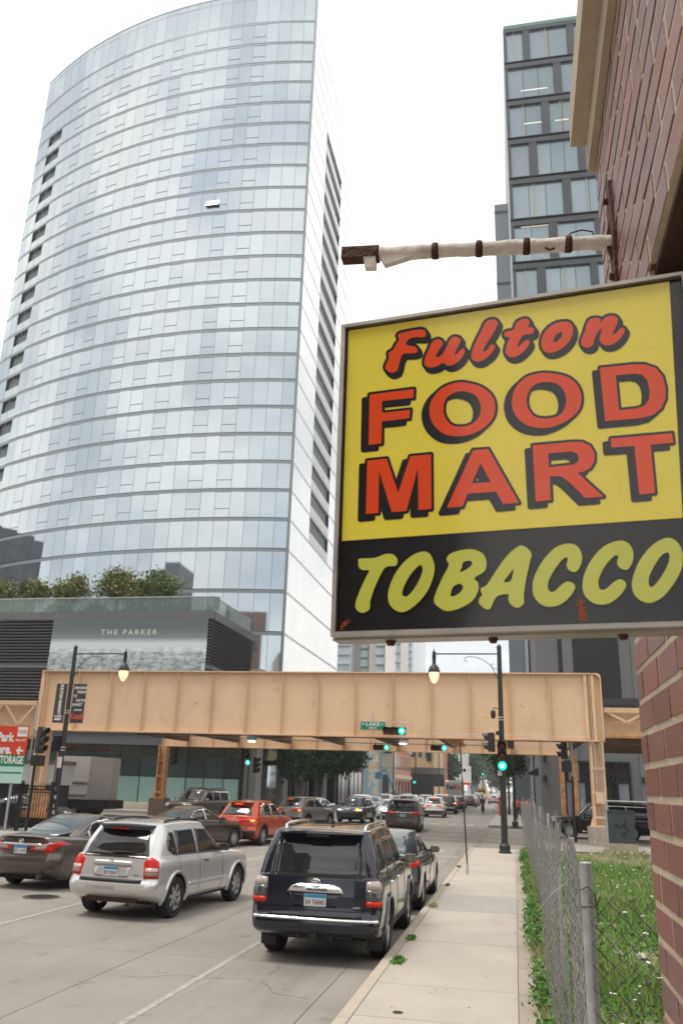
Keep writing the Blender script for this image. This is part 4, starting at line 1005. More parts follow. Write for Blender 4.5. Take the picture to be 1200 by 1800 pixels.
def bmesh_brick(l, h, seed):
    rr = random.Random(seed); j = lambda s=.0012: rr.uniform(-s, s)
    b = MB(); d = .0
    # bevelled face brick, face at x=-.004
    f = .0025
    b.add([(0+j(), f, f), (0+j(), l-f, f), (0+j(), l-f, h-f), (0+j(), f, h-f), (.004, 0, 0), (.004, l, 0), (.004, l, h), (.004, 0, h), (.03, 0, 0), (.03, l, 0), (.03, l, h), (.03, 0, h)],
          [(0, 3, 2, 1), (0, 1, 5, 4), (1, 2, 6, 5), (2, 3, 7, 6), (3, 0, 4, 7), (4, 5, 9, 8), (5, 6, 10, 9), (6, 7, 11, 10), (7, 4, 8, 11)])
    return b
def band_mortar(y0, y1, z0, z1): part(MB().box((WX+.0012, y0, z0), (WX+.25, y1, z1)), 'mortar_bed', mortar, wall)
band_mortar(-8, 1.998, .15, OZ0); band_mortar(OY, 1.998, OZ0, OZ1); band_mortar(-8, 1.998, OZ1, 7.5)
zc = 2.62; H = .058; step = .068
cand = []
kz = -36
z = zc-36*step; row = 0
while z < 7.4:
    off = (row % 2)*.1
    y1 = 2.0
    L_first = .2-.01 if off == 0 else .1-.01
    y = 2.0
    while y > -.6:
        l = L_first if y == 2.0 else .189
        ya, yb = y-l, y
        y = ya-.011
        if z+H > OZ0-.01 and z < OZ1-.01 and ya < OY: 
            if yb <= OY+.03: continue
            ya = OY
        if yb-ya < .03: continue
        c = (WX, (ya+yb)/2, z+.03)
        if (c[1] < .25): sz = 0
        else:
            p_ = pix((WX, ya, z)); q_ = pix((WX, yb, z+H)); 
            inn = -40 < min(p_[0], q_[0]) < 1230 and -60 < min(p_[1], q_[1]) and max(p_[1], q_[1]) < 1900
            sz = abs(p_[0]-q_[0])*abs(p_[1]-q_[1]) if inn else 0
        cand.append((sz, ya, yb, z))
    z += step; row += 1
cand.sort(key=lambda c: -c[0])
restb = MB()
WO = world_loc(wall)
for i, (sz, ya, yb, z) in enumerate(cand):
    b = bmesh_brick(yb-ya, H+random.uniform(-.001, .001), i)
    if i < 296:
        o = bpy.data.objects.new('brick', b.mesh('brick', brick_mats[random.choice([0, 0, 1, 1, 2])])); COL.objects.link(o); o.parent = wall
        o.location = (WX-WO.x+random.uniform(-.0022, -.0002), ya-WO.y, z-WO.z); o.rotation_euler = (random.uniform(-.001, .001), 0, random.uniform(-.003, .003))
    else:
        restb.add([(v[0]+WX, v[1]+ya, v[2]+z) for v in b.v], b.f)
part(restb, 'brick_courses', brick_mats[1], wall, kind='stuff')
part(MB().box((WX+.25, -8, 0), (8, 1.97, 7.5)), 'wall_core', brick_mats[1], wall)
# lintel, reveal and dark pane of the opening behind the sign
part(MB().box((WX+.012, -8, OZ1-.012), (WX+.13, OY, OZ1-.002)), 'lintel', mat('rusty_lintel', (.055, .025, .015), .6, var=.3, vscale=8), wall)
part(MB().box((WX+.13, -8, OZ0), (WX+.15, OY, OZ1)), 'shop_pane', mat('dark_pane', (.015, .017, .02), .08, spec=.8), wall)
# stone band below the upper storey
stone = mat('limestone', (.46, .38, .28), .8, var=.12, vscale=8, bump=.3, bscale=70)
y = 2.02
for l in (.62, .60, .62, .7, .8):
    part(MB().box((WX-.020, y-l+.004, 4.03), (WX-.001, y, 4.125)).box((WX-.062, y-l+.004, 4.127), (WX-.001, y-.001, 4.235)), 'stone_band', stone, wall); y -= l
# ---------------------------------------------------------------- shop sign
Pl = Vector((0, 1.22, 0)); 
YL, YR = 1.225, 1.15     # distance of the sign's left and right ends
xL = at(594, 800, YL).x; xR = WX-.004
nrm = Vector((YR-YL, -(xR-xL), 0)).normalized()       # towards the camera
sO = Vector((xL, YL, 0))
sdirn = Vector((xR-xL, YR-YL, 0)).normalized()
def on_sign(px, py, off=0.0):
    v = ray(px, py); o = sO+nrm*off
    t = (o-CAMPOS).dot(nrm)/v.dot(nrm); return CAMPOS+v*t
zbt = (on_sign(583, 1116).z+on_sign(1190, 1107).z)/2; ztp = (on_sign(605, 568).z+on_sign(1178, 490).z)/2
SW = (Vector((xR, YR, 0))-sO).length
sign = empty('shop_sign', (xL, YL, zbt), 'yellow and black hanging shop sign reading Fulton FOOD MART TOBACCO', 'sign', rz=math.atan2(sdirn.y, sdirn.x))
bpy.context.view_layer.update()
SM = Matrix.Translation(sign.location) @ Matrix.Rotation(sign.rotation_euler.z, 4, 'Z'); SMI = SM.inverted()
def loc_sign(px, py):           # sign-plane coordinates (u, v)
    p = SMI @ on_sign(px, py); return (p.x, p.z)
SH = ztp-zbt
def sbox(u0, v0, u1, v1, d0, d1): return MB().box((u0, d0, v0), (u1, d1, v1))
frame_m = mat('sign_frame', (.42, .40, .37), .4, metal=.6, var=.2, vscale=12)
def face_mat(name, col, rough=.10):
    m = mat(name, col, rough, spec=.5, var=.03, vscale=9, stains=[(5, .56, .72, .86, (1, 1, .35)), (60, .66, .70, .8, (1, 1, 1))])
    t_ = m.node_tree; l_ = t_.links.new; pb_ = t_.nodes['Principled BSDF']
    tq = N(t_, 'ShaderNodeTexCoord'); nq = N(t_, 'ShaderNodeTexNoise'); nq.inputs['Scale'].default_value = 7; nq.inputs['Detail'].default_value = 2; l_(tq.outputs['Object'], nq.inputs[0])
    bq = N(t_, 'ShaderNodeBump'); bq.inputs['Strength'].default_value = .12; bq.inputs['Distance'].default_value = .006; l_(nq.outputs[0], bq.inputs['Height']); l_(bq.outputs[0], pb_.inputs['Normal'])
    return m
yel = face_mat('sign_yellow', (.88, .76, .085)); blk = face_mat('sign_black', (.018, .018, .019)); org = face_mat('sign_red', (.84, .082, .016)); lime = face_mat('sign_lime', (.62, .66, .10))
part(sbox(0, 0, SW, SH, .010, .052), 'cabinet', frame_m, sign, local=True)
fw = .008
for (u0, v0, u1, v1) in ((0, 0, SW, .007), (0, SH-.006, SW, SH), (0, .007, .007, SH-.006), (SW-.004, .007, SW, SH-.006)):
    part(sbox(u0, v0, u1, v1, -.006, .0098), 'frame', frame_m, sign, local=True)
a_, b_2 = loc_sign(612, 575); c_2, d_2 = loc_sign(1176, 500)
e_, f_ = loc_sign(600, 949); g_, h_ = loc_sign(1199, 911)
vy0 = (f_+h_)/2; vy1 = (b_2+d_2)/2; uy0 = (a_+e_)/2; uy1 = min(g_, SW-.010)
part(sbox(.0072, .0072, SW-.0042, SH-.0062, .003, .0095), 'black_field', blk, sign, local=True)
part(MB().prism([(uy0, .0014, vy0), (g_ if g_ < SW-.006 else SW-.006, .0014, vy0), (c_2, .0014, vy1), (uy0, .0014, vy1)], (0, .0014, 0)), 'yellow_field', yel, sign, local=True)
part(xf(MB().lathe([(0, -.008), (.006, -.008), (.009, 0)], 8), Matrix.Translation((.085, .03, -.002))), 'bolt', mat('rust_bolt', (.08, .03, .02), .7), sign, local=True)
for u in (.24, .42): part(xf(MB().lathe([(0, -.008), (.005, -.008), (.008, 0)], 8), Matrix.Translation((u, .03, -.002))), 'bolt', MATS['rust_bolt'], sign, local=True)
part(sbox(-.003, -.003, SW, 0, .012, .05), 'drip_edge', frame_m, sign, local=True)
# lettering: outlines traced in (x, y) of the sign face, filled through a distance field
def catmull(pts, n=6, closed=True):
    P = [np.array(p, float) for p in pts]; k = len(P); out = []
    for i in range(k):
        p0, p1, p2, p3 = P[(i-1) % k], P[i], P[(i+1) % k], P[(i+2) % k]
        for j in range(n):
            t = j/n; out.append(.5*((2*p1)+(p2-p0)*t+(2*p0-5*p1+4*p2-p3)*t*t+(3*p1-p0-3*p2+p3)*t**3))
    return out
def sdf(loops, gx, gy):
    D = np.full(gx.shape, 1e9); ins = np.zeros(gx.shape, bool)
    for lp in loops:
        P = np.array(lp)
        for a, b in zip(P, np.roll(P, -1, 0)):
            e = b-a; L2 = (e**2).sum()
            if L2 < 1e-12: continue
            t = np.clip(((gx-a[0])*e[0]+(gy-a[1])*e[1])/L2, 0, 1)
            D = np.minimum(D, np.hypot(gx-a[0]-t*e[0], gy-a[1]-t*e[1]))
            cnd = (a[1] > gy) != (b[1] > gy)
            if e[1] != 0:
                xi = a[0]+(gy-a[1])/e[1]*e[0]; ins ^= cnd & (gx < xi)
    return np.where(ins, -D, D)
def iso_mesh(F, xs, ys, tomap, depth0):
    """polygons where F<0; vertices mapped by tomap(x,y)->(u,v)"""
    b = MB(); cache = {}; vs = b.v; fs = b.f
    def vid(key, x, y):
        if key not in cache:
            u, v = tomap(x, y); cache[key] = len(vs); vs.append((u, depth0, v))
        return cache[key]
    ny, nx = F.shape
    I = F < 0
    for j in range(ny-1):
        i = 0
        while i < nx-1:
            c = (I[j, i], I[j, i+1], I[j+1, i+1], I[j+1, i])
            if not any(c): i += 1; continue
            if all(c):
                k = i
                while k < nx-1 and I[j, k+1] and I[j+1, k+1]: k += 1
                k = max(k, i+1)
                if k-i > 12: k = i+12
                fs.append((vid(('g', j, i), xs[i], ys[j]), vid(('g', j, k), xs[k], ys[j]), vid(('g', j+1, k), xs[k], ys[j+1]), vid(('g', j+1, i), xs[i], ys[j+1])))
                i = k; continue
            cs = [(j, i), (j, i+1), (j+1, i+1), (j+1, i)]; poly = []
            for q in range(4):
                A, B = cs[q], cs[(q+1) % 4]; fa, fb = F[A], F[B]
                if fa < 0: poly.append(vid(('g',)+A, xs[A[1]], ys[A[0]]))
                if (fa < 0) != (fb < 0):
                    t = fa/(fa-fb); x = xs[A[1]]+(xs[B[1]]-xs[A[1]])*t; y = ys[A[0]]+(ys[B[0]]-ys[A[0]])*t
                    poly.append(vid(('e',)+tuple(sorted((A, B))), x, y))
            if len(poly) >= 3: fs.append(tuple(poly))
            i += 1
    b.m = [0]*len(fs); return b
def glyph(loops, off, out=None, shift=None, fill=org, step=.8, k_out=0.0):
    allp = np.array([p for l in loops for p in l]); m = 18
    xs = np.arange(allp[:, 0].min()-m, allp[:, 0].max()+m, step); ys = np.arange(allp[:, 1].min()-m, allp[:, 1].max()+m, step)
    gx, gy = np.meshgrid(xs, ys); F = sdf(loops, gx, gy)
    part(iso_mesh(F, xs, ys, loc_sign, .0006), 'letter', fill, sign, local=True)
    if out:
        sx, sy = shift
        G = sdf(loops, gx-sx, gy-sy)
        K = np.minimum(F-out, G-out)
        if k_out:
            for q in (.33, .66): K = np.minimum(K, sdf(loops, gx-sx*q, gy-sy*q)-out)
        part(iso_mesh(K, xs, ys, loc_sign, .0010), 'letter_outline', blk, sign, local=True)
def T(pts, ox, oy, s): return [(ox+p[0]*s, oy+p[1]*s) for p in pts]
# FOOD
s3 = (620, 660, 280/1200); s4 = (880, 620, 320/1200)
SHF = (-9.5, 8.7); OUTL = 4.6
glyph([T([(125, 143), (458, 100), (455, 167), (218, 192), (220, 280), (432, 257), (424, 322), (217, 344), (215, 512), (117, 522)], *s3)], 0, OUTL, SHF)
glyph([catmull(T([(830, 50), (960, 82), (1045, 150), (1070, 240), (1045, 330), (960, 410), (830, 455), (700, 445), (610, 375), (575, 280), (590, 190), (650, 110), (730, 65)], *s3)),
       catmull(T([(830, 118), (915, 145), (958, 215), (955, 290), (915, 350), (840, 382), (750, 375), (698, 320), (680, 250), (700, 175), (760, 130)], *s3))], 0, OUTL, SHF)
glyph([catmull(T([(310, 132), (430, 155), (505, 215), (530, 300), (505, 385), (420, 455), (300, 495), (180, 480), (100, 420), (70, 330), (90, 240), (150, 170), (220, 140)], *s4)),
       catmull(T([(300, 192), (380, 212), (422, 270), (425, 345), (390, 405), (320, 430), (235, 425), (185, 380), (168, 310), (190, 240), (235, 205)], *s4))], 0, OUTL, SHF)
glyph([T([(650, 98), (880, 74), (950, 76), (1020, 100), (1065, 155), (1084, 230), (1083, 300), (1055, 365), (1000, 410), (920, 430), (685, 450)], *s4),
       T([(755, 148), (880, 136), (930, 145), (962, 180), (978, 240), (975, 305), (945, 348), (895, 365), (777, 378)], *s4)], 0, OUTL, SHF)
# MART
s5 = (620, 780, .25); s6 = (900, 740, .25)
glyph([T([(100, 118), (237, 103), (317, 345), (402, 87), (548, 73), (551, 458), (459, 465), (456, 170), (375, 472), (272, 480), (183, 190), (178, 486), (90, 493)], *s5)], 0, OUTL, (-10, 9.3))
glyph([T([(843, 44), (950, 36), (1165, 414), (1055, 423), (1005, 336), (805, 350), (770, 440), (658, 450)], *s5), T([(897, 136), (966, 268), (835, 278)], *s5)], 0, OUTL, (-10, 9.3))
glyph([T([(142, 170), (430, 145), (495, 148), (545, 172), (576, 225), (575, 285), (548, 330), (500, 355), (455, 362), (640, 530), (512, 540), (400, 430), (350, 392), (310, 386), (262, 390), (270, 555), (163, 565)], *s6),
       T([(250, 228), (410, 214), (448, 225), (466, 252), (460, 285), (430, 305), (256, 324)], *s6)], 0, OUTL, (-10, 9.3))
glyph([T([(690, 122), (1122, 84), (1130, 152), (970, 165), (1002, 506), (890, 515), (857, 175), (695, 186)], *s6)], 0, OUTL, (-10, 9.3))
# Fulton
s1 = (660, 530, .2); s2 = (880, 530, .2)
FS = (4.2, 6.0); FO = 5.0
glyph([catmull(T([(195, 310), (200, 285), (245, 268), (385, 243), (430, 255), (440, 290), (420, 312), (340, 312), (290, 330), (265, 372), (300, 388), (345, 395), (366, 420), (355, 448), (300, 455), (240, 460), (215, 510), (195, 590), (175, 615), (135, 625), (95, 600), (85, 565), (115, 495), (112, 450), (150, 425), (175, 380), (205, 335)], *s1), 4)], 0, FO, FS, k_out=1)
glyph([catmull(T([(545, 330), (580, 345), (588, 375), (560, 420), (530, 475), (540, 488), (575, 470), (610, 420), (655, 330), (695, 308), (735, 320), (742, 350), (700, 440), (690, 465), (710, 460), (750, 420), (775, 412), (782, 435), (750, 500), (690, 550), (630, 562), (590, 540), (530, 570), (470, 580), (430, 555), (430, 500), (460, 430), (495, 355)], *s1), 4)], 0, FO, FS, k_out=1)
glyph([catmull(T([(1020, 155), (1058, 165), (1070, 195), (1030, 280), (960, 390), (945, 430), (955, 440), (985, 415), (1010, 380), (1035, 378), (1045, 400), (1010, 460), (950, 510), (895, 528), (850, 510), (840, 460), (870, 370), (930, 250), (965, 180)], *s1), 4)], 0, FO, FS, k_out=1)
glyph([catmull(T([(190, 152), (235, 155), (248, 185), (240, 222), (280, 228), (288, 255), (270, 282), (195, 295), (165, 340), (148, 385), (155, 396), (190, 360), (225, 335), (248, 345), (245, 380), (200, 435), (150, 475), (95, 490), (50, 470), (38, 425), (55, 360), (75, 318), (35, 308), (28, 280), (50, 260), (110, 245), (135, 185)], *s2), 4)], 0, FO, FS, k_out=1)
glyph([catmull(T([(575, 175), (615, 195), (632, 245), (615, 320), (560, 390), (490, 435), (420, 450), (370, 425), (352, 365), (370, 290), (420, 225), (490, 185)], *s2), 5), catmull(T([(525, 265), (538, 280), (525, 315), (490, 350), (465, 355), (462, 330), (485, 290)], *s2), 5)], 0, FO, FS, k_out=1)
glyph([catmull(T([(790, 150), (845, 142), (875, 155), (868, 182), (920, 135), (975, 122), (1020, 140), (1022, 185), (985, 265), (980, 292), (1010, 275), (1045, 235), (1075, 230), (1085, 255), (1050, 320), (990, 370), (925, 385), (880, 365), (865, 320), (885, 235), (845, 275), (815, 340), (808, 378), (765, 405), (715, 390), (702, 345), (730, 270), (760, 180)], *s2), 4)], 0, FO, FS, k_out=1)
# TOBACCO
s7 = (580, 940, 320/1200); s8 = (880, 930, 320/1200)
G = lambda *l: glyph(list(l), 0, None, None, lime)
G(catmull(T([(185, 180), (195, 157), (290, 152), (360, 127), (410, 128), (440, 155), (440, 190), (425, 205), (380, 208), (350, 230), (300, 330), (265, 430), (258, 490), (215, 514), (180, 500), (165, 460), (190, 380), (230, 290), (255, 237), (215, 232), (190, 215)], *s7), 5))
G(catmull(T([(610, 110), (655, 125), (685, 195), (680, 270), (640, 370), (570, 455), (490, 507), (430, 497), (388, 450), (382, 375), (420, 270), (480, 185), (550, 130)], *s7), 5), catmull(T([(600, 200), (608, 235), (580, 310), (530, 385), (492, 408), (474, 385), (490, 330), (530, 260), (575, 210)], *s7), 5))
G(catmull(T([(765, 160), (790, 125), (850, 103), (930, 95), (1000, 120), (1028, 175), (1015, 240), (950, 285), (975, 320), (970, 380), (930, 440), (850, 485), (765, 502), (700, 465), (683, 430), (700, 370), (740, 280), (780, 200)], *s7), 5), catmull(T([(875, 182), (915, 170), (935, 185), (915, 215), (856, 246), (868, 212)], *s7), 4), catmull(T([(812, 340), (850, 322), (874, 340), (860, 375), (820, 402), (793, 402), (798, 370)], *s7), 4))
G(catmull(T([(1265, 70), (1323, 117), (1315, 182), (1290, 290), (1275, 400), (1275, 452), (1235, 482), (1190, 460), (1172, 425), (1172, 392), (1110, 400), (1080, 430), (1055, 485), (1020, 487), (980, 450), (985, 415), (1000, 395), (990, 355), (1030, 330), (1090, 240), (1150, 155), (1210, 95)], *s7), 5), catmull(T([(1205, 227), (1200, 270), (1185, 307), (1143, 309), (1170, 272)], *s7), 4))
for ox in (0,):
    G(catmull(T([(440, 95), (500, 112), (532, 170), (525, 235), (495, 280), (455, 275), (432, 245), (438, 190), (405, 200), (350, 270), (310, 350), (315, 405), (350, 410), (400, 365), (440, 345), (478, 360), (485, 395), (440, 460), (370, 505), (290, 508), (230, 465), (207, 400), (220, 310), (280, 200), (360, 120)], *s8), 5))
    G(catmull(T([(785, 75), (840, 95), (870, 150), (865, 215), (835, 265), (795, 262), (765, 230), (770, 175), (735, 185), (680, 250), (643, 330), (648, 390), (685, 397), (740, 350), (780, 330), (815, 345), (822, 380), (780, 440), (710, 490), (630, 495), (565, 455), (537, 390), (550, 290), (610, 180), (690, 105)], *s8), 5))
G(catmull(T([(1100, 57), (1150, 75), (1185, 125), (1197, 180), (1185, 270), (1130, 370), (1060, 450), (980, 487), (910, 465), (868, 410), (865, 330), (905, 220), (970, 130), (1040, 75)], *s8), 5), catmull(T([(1095, 153), (1110, 180), (1095, 240), (1050, 320), (1000, 378), (975, 370), (975, 315), (1010, 240), (1055, 175)], *s8), 5))
# orange scuffs on the black field
sc = MB()
for (cx, cy, n_, dx, dy) in ((1021, 1076, 130, 4, 15), (604, 1098, 40, 7, 6)):
    for _ in range(n_):
        q_ = random.gauss(0, 1); x_, y_ = cx+q_*dx*.5+random.gauss(0, 3), cy+q_*dy*(1 if cx > 700 else -1)*.7+random.gauss(0, 2)
        u, v = loc_sign(x_, y_)
        if .01 < u < SW-.01 and v > .01: r_ = random.uniform(.0004, .0013); sc.add([(u-r_, .0021, v), (u, .0021, v-r_*1.6), (u+r_*.8, .0021, v+r_*.2), (u+r_*.3, .0021, v+r_*1.4)], [(0, 1, 2, 3)])
part(sc, 'scuff', mat('scuff_orange', (.50, .10, .03), .7), sign, local=True, kind='stuff')
# ---------------------------------------------------------------- wrapped pipe bracket above the sign
pw = mat('pipe_wrap', (.74, .71, .65), .85, var=.25, vscale=18, bump=.6, bscale=60, aniso_scale=(1, 1, 1)); rust_m = mat('rust', (.075, .028, .018), .8, var=.4, vscale=25, bump=.8, bscale=90)
PYY = 1.78
pa_ = at(602, 450, PYY); pz_ = at(1060, 426, PYY)
pipe = empty('sign_bracket', (WX, PYY, pz_.z), 'rusty pipe bracket wrapped in dirty white cloth sticking out of the brick wall', 'pipe')
zl, zr = pa_.z, pz_.z
def pp_(u): return Vector((pa_.x+(WX-.03-pa_.x)*u, PYY, zl+(zr-zl)*u))
b = MB(); n_ = 30; pts = [pp_(.13+.92*i/n_)+Vector((0, random.uniform(-.0008, .0008), random.uniform(-.0015, .0012))) for i in range(n_+1)]
b.tube(pts, [.0175+random.uniform(-.0012, .0016) for _ in pts], 12); part(b, 'wrapped_pipe', pw, pipe, smooth='all')
b = MB().beam(pp_(0), pp_(.15), .034, .032); part(b, 'pipe_end', rust_m, pipe)
for u in (.135, .37, .54, .72, .875):
    c = pp_(u); b = MB().tube([c-Vector((.006, 0, -.001)), c+Vector((.004, 0, 0)), c+Vector((.010, 0, 0))], [.0205, .0215, .0195], 12); part(b, 'tie', rust_m, pipe, smooth='all')
c = pp_(.12)
part(MB().prism([(c.x-.02, PYY-.016, c.z-.012), (c.x+.012, PYY-.016, c.z-.012), (c.x+.012, PYY-.013, c.z-.046), (c.x-.016, PYY-.013, c.z-.044)], (0, .02, 0)), 'torn_cloth', pw, pipe)
c = pp_(.17); part(MB().prism([(c.x-.012, PYY-.012, c.z-.01), (c.x+.10, PYY-.012, c.z-.014), (c.x+.05, PYY-.01, c.z-.028), (c.x+.002, PYY-.01, c.z-.040)], (0, .016, 0)), 'torn_cloth', pw, pipe)
c = pp_(.79); part(MB().tube([c+Vector((0, -.012, -.015)), c+Vector((.01, -.014, -.024)), c+Vector((.022, -.012, -.019))], .0025, 5), 'loose_wire', rust_m, pipe)
c = pp_(.92); part(MB().tube([c+Vector((-.03, -.01, .014)), c+Vector((-.02, -.01, .026)), c+Vector((.005, -.012, .03)), c+Vector((.03, -.01, .024)), c+Vector((.035, 0, .012))], .002, 5), 'loose_wire', rust_m, pipe)
zp = zr
part(MB().prism([(WX-.009, PYY-.025, zp+.16), (WX-.009, PYY+.015, zp+.17), (WX-.009, PYY+.045, zp+.02), (WX-.009, PYY+.02, zp-.12), (WX-.009, PYY-.02, zp-.12), (WX-.009, PYY-.045, zp+.0)], (.008, 0, 0)), 'wall_plate', rust_m, pipe)
part(MB().prism([(WX-.024, PYY-.006, zp), (WX-.009, PYY-.006, zp+.06), (WX-.009, PYY-.006, zp-.06)], (0, .012, 0)), 'gusset', rust_m, pipe)
for dz_ in (.115, -.1): part(xf(MB().lathe([(0, 0), (.009, 0), (.009, .012), (0, .012)], 6, axis='X'), Matrix.Translation((WX-.02, PYY-.004, zp+dz_))), 'bolt', rust_m, pipe)
# ---------------------------------------------------------------- vehicles
tyre_m = mat('tyre', (.016, .016, .016), .85, bump=.3, bscale=60)
rim_m = mat('alloy', (.50, .51, .52), .3, metal=.8); rimd_m = mat('alloy_dark', (.10, .10, .11), .35, metal=.8)
cg = mat('car_glass', (.012, .014, .015), .04, spec=.9); cgl = mat('car_glass_light', (.05, .07, .075), .04, spec=1.0)
trim = mat('black_trim', (.015, .015, .016), .55); seam_m = mat('panel_gap', (.004, .004, .004), .8)
tl_r = mat('tail_red', (.55, .016, .007), .22, spec=.35); tl_w = mat('tail_clear', (.42, .36, .34), .12, spec=.6, coat=.3); tl_on = mat('tail_lit', (.8, .12, .03), .2, emit=(1, .12, .02), estr=1.2)
amber_on = mat('amber_lit', (.9, .35, .05), .2, emit=(1, .40, .05), estr=1.6); hl = mat('headlight', (.55, .57, .58), .08, spec=1, coat=1); hl_on = mat('headlight_lit', (.9, .95, .9), .1, emit=(.85, 1, .9), estr=.35)
plate_m = mat('plate_white', (.55, .57, .60), .4); plate_b = mat('plate_blue', (.03, .22, .42), .4); plate_t = mat('plate_text', (.12, .03, .04), .5)
well_m = mat('wheel_well', (.006, .006, .006), .9)
def paint(name, col, metal=.35, rough=.28): return mat('paint_'+name, col, rough, metal=metal, coat=1.0)
def obj_from_eval(ob):
    dg = bpy.context.evaluated_depsgraph_get(); e = ob.evaluated_get(dg)
    return bpy.data.meshes.new_from_object(e)
def ring_pts(hw, y0, y1, rr, rf, n=8):
    """rounded rectangle, rear corners radius rr, front corners rf; (x,y) list counter clockwise"""
    out = []
    def arc(cx, cy, rx, ry, a0, a1, m):
        for i in range(m+1):
            a = R(a0+(a1-a0)*i/m); out.append((cx+rx*math.cos(a), cy+ry*math.sin(a)))
    rrx = min(rr*1.5, hw*.75); rfx = min(rf*1.5, hw*.8)
    arc(hw-rrx, y0+rr, rrx, rr, -90, 0, n)
    L_ = (y1-rf)-(y0+rr)
    for i in range(1, 12): out.append((hw, y0+rr+L_*i/12))
    arc(hw-rfx, y1-rf, rfx, rf, 0, 90, n)
    for i in range(1, 5): out.append(((hw-rfx)*(1-2*i/5), y1))
    arc(-hw+rfx, y1-rf, rfx, rf, 90, 180, n)
    for i in range(1, 12): out.append((-hw, y1-rf-L_*i/12))
    arc(-hw+rrx, y0+rr, rrx, rr, 180, 270, n)
    for i in range(1, 5): out.append(((-hw+rrx)*(1-2*i/5), y0))
    return out
class CarBody:
    def __init__(s, S):
        s.S = S; W, Lc = S['W'], S['L']
        def bow(x, y, y0, y1):       # plan curvature of front and rear faces
            return y + S.get('bow_r', .07)*(x/(W/2))**2*max(0, 1-(y-y0)/1.0) - S.get('bow_f', .22)*(x/(W/2))**2*max(0, 1-(y1-y)/1.2)
        # lower body
        b = MB(); us = [0, .04, .10, .18, .26, .34, .42, .50, .58, .66, .74, .82, .88, .93, .97, 1.0]
        n = None; rings = []
        for u in us:
            hw = W/2*interp(u, S['side']); y0 = interp(u, S['rear']); y1 = Lc-interp(u, S['front'])
            pts = ring_pts(hw, y0, y1, S.get('rr', .18), S.get('rf', .34))
            zb = S['gc']; r_ = []
            for (x, y) in pts:
                yy = bow(x, y, y0, y1); zt = interp(yy, S['top'])
                zbb = zb + interp(yy/Lc, [(0, S.get('rear_lift', .12)), (.12, 0), (.88, 0), (1, .08)])*(1)
                r_.append((x, yy, zbb+u*(zt-zbb)))
            rings.append(r_)
        # roll over the shoulder towards the middle
        last = rings[-1]
        for k_, cz in ((.965, .018), (.90, .034), (.7, .05), (.4, .062), (.12, .066)):
            r_ = []
            for (x, y, z), (xo, yo) in zip(last, [(p[0], p[1]) for p in last]):
                ym = max(.25, min(Lc-.45, y)); yy = ym+(y-ym)*k_; xx = x*k_
                r_.append((xx, yy, interp(yy, S['top'])+cz*S.get('crown', 1)))
            rings.append(r_)
        n = len(rings[0])
        for r_ in rings: b.v += r_
        for i in range(len(rings)-1):
            for j in range(n): b.f.append((i*n+j, i*n+(j+1) % n, (i+1)*n+(j+1) % n, (i+1)*n+j))
        b.f.append(tuple(range(n-1, -1, -1))); o_ = (len(rings)-1)*n; b.f.append(tuple(o_+j for j in range(n)))
        b.m = [0]*len(b.f); s.low = b
        # cabin
        c = MB(); C_ = S['cab']; ts = [0, .12, .28, .45, .62, .78, .90]; rings = []
        zb, zr = C_['z0'], C_['z1']
        def cring(t, ins, z):
            y0 = interp(t, C_['rear']); y1 = interp(t, C_['front']); hw = interp(t, C_['hw'])
            pts = ring_pts(hw-ins, y0+ins, y1-ins*1.3, C_.get('rr', .12), C_.get('rf', .28))
            return [(x, y+C_.get('bow_r', .05)*(x/hw)**2*max(0, 1-(y-y0)/.6)-C_.get('bow_f', .2)*(x/hw)**2*max(0, 1-(y1-y)/.8), z) for x, y in pts], y0, y1, hw
        for t in ts: rings.append(cring(t, 0, zb+(zr-zb)*t*.97)[0])
        def roofz(y, y0, y1, x, hw):
            f = (y-y0)/(y1-y0); return zr - C_.get('drop_r', .03)*max(0, 1-f*2.2)**2 - C_.get('drop_f', .05)*max(0, (f-.6)/.4)**2 + C_.get('crown', .02)*(1-(x/hw)**2)
        for t, ins, f in ((.95, .008, .965), (.985, .03, .99), (1, .07, 1.0), (1, .2, 1), (1, .42, 1), (1, .62, 1)):
            r_, y0, y1, hw = cring(t, ins, 0)
            rings.append([(x, y, zb+(roofz(y, y0, y1, x, hw)-zb)*f) for x, y, _ in r_])
        n = len(rings[0])
        for r_ in rings: c.v += r_
        for i in range(len(rings)-1):
            for j in range(n): c.f.append((i*n+j, i*n+(j+1) % n, (i+1)*n+(j+1) % n, (i+1)*n+j))
        c.f.append(tuple(range(n-1, -1, -1))); o_ = (len(rings)-1)*n; c.f.append(tuple(o_+j for j in range(n))); c.m = [0]*len(c.f); s.cabm = c
        s.bvh = BVHTree.FromPolygons([Vector(v) for v in b.v+c.v], b.f+[tuple(i+len(b.v) for i in f) for f in c.f])
    def mesh(s, pm):
        S = s.S; W = S['W']
        me = s.low.mesh('body', [pm, well_m], smooth='all'); ob = bpy.data.objects.new('tmp', me); COL.objects.link(ob)
        ctm = MB()
        for y in (S['ro'], S['ro']+S['wb']):
            ctm.lathe([(0, -W), (S['wr']+.055, -W), (S['wr']+.055, W), (0, W)], 36, c=(0, y, S['wr']+.0), axis='X')
        inner = MB(); 
        cut = bpy.data.objects.new('cut', ctm.mesh('cut', [pm, well_m])); COL.objects.link(cut)
        for p in cut.data.polygons: p.material_index = 1
        md = ob.modifiers.new('b', 'BOOLEAN'); md.operation = 'DIFFERENCE'; md.object = cut; md.solver = 'EXACT'
        me2 = obj_from_eval(ob); bpy.data.objects.remove(ob); bpy.data.objects.remove(cut)
        bm = bmesh.new(); bm.from_mesh(me2)
        # close the wells with an inner tub and merge the cabin
        r = MB(); r.box((-W/2+.26, .3, S['gc']+.01), (W/2-.26, S['L']-.3, S['wr']*2+.1), 1)
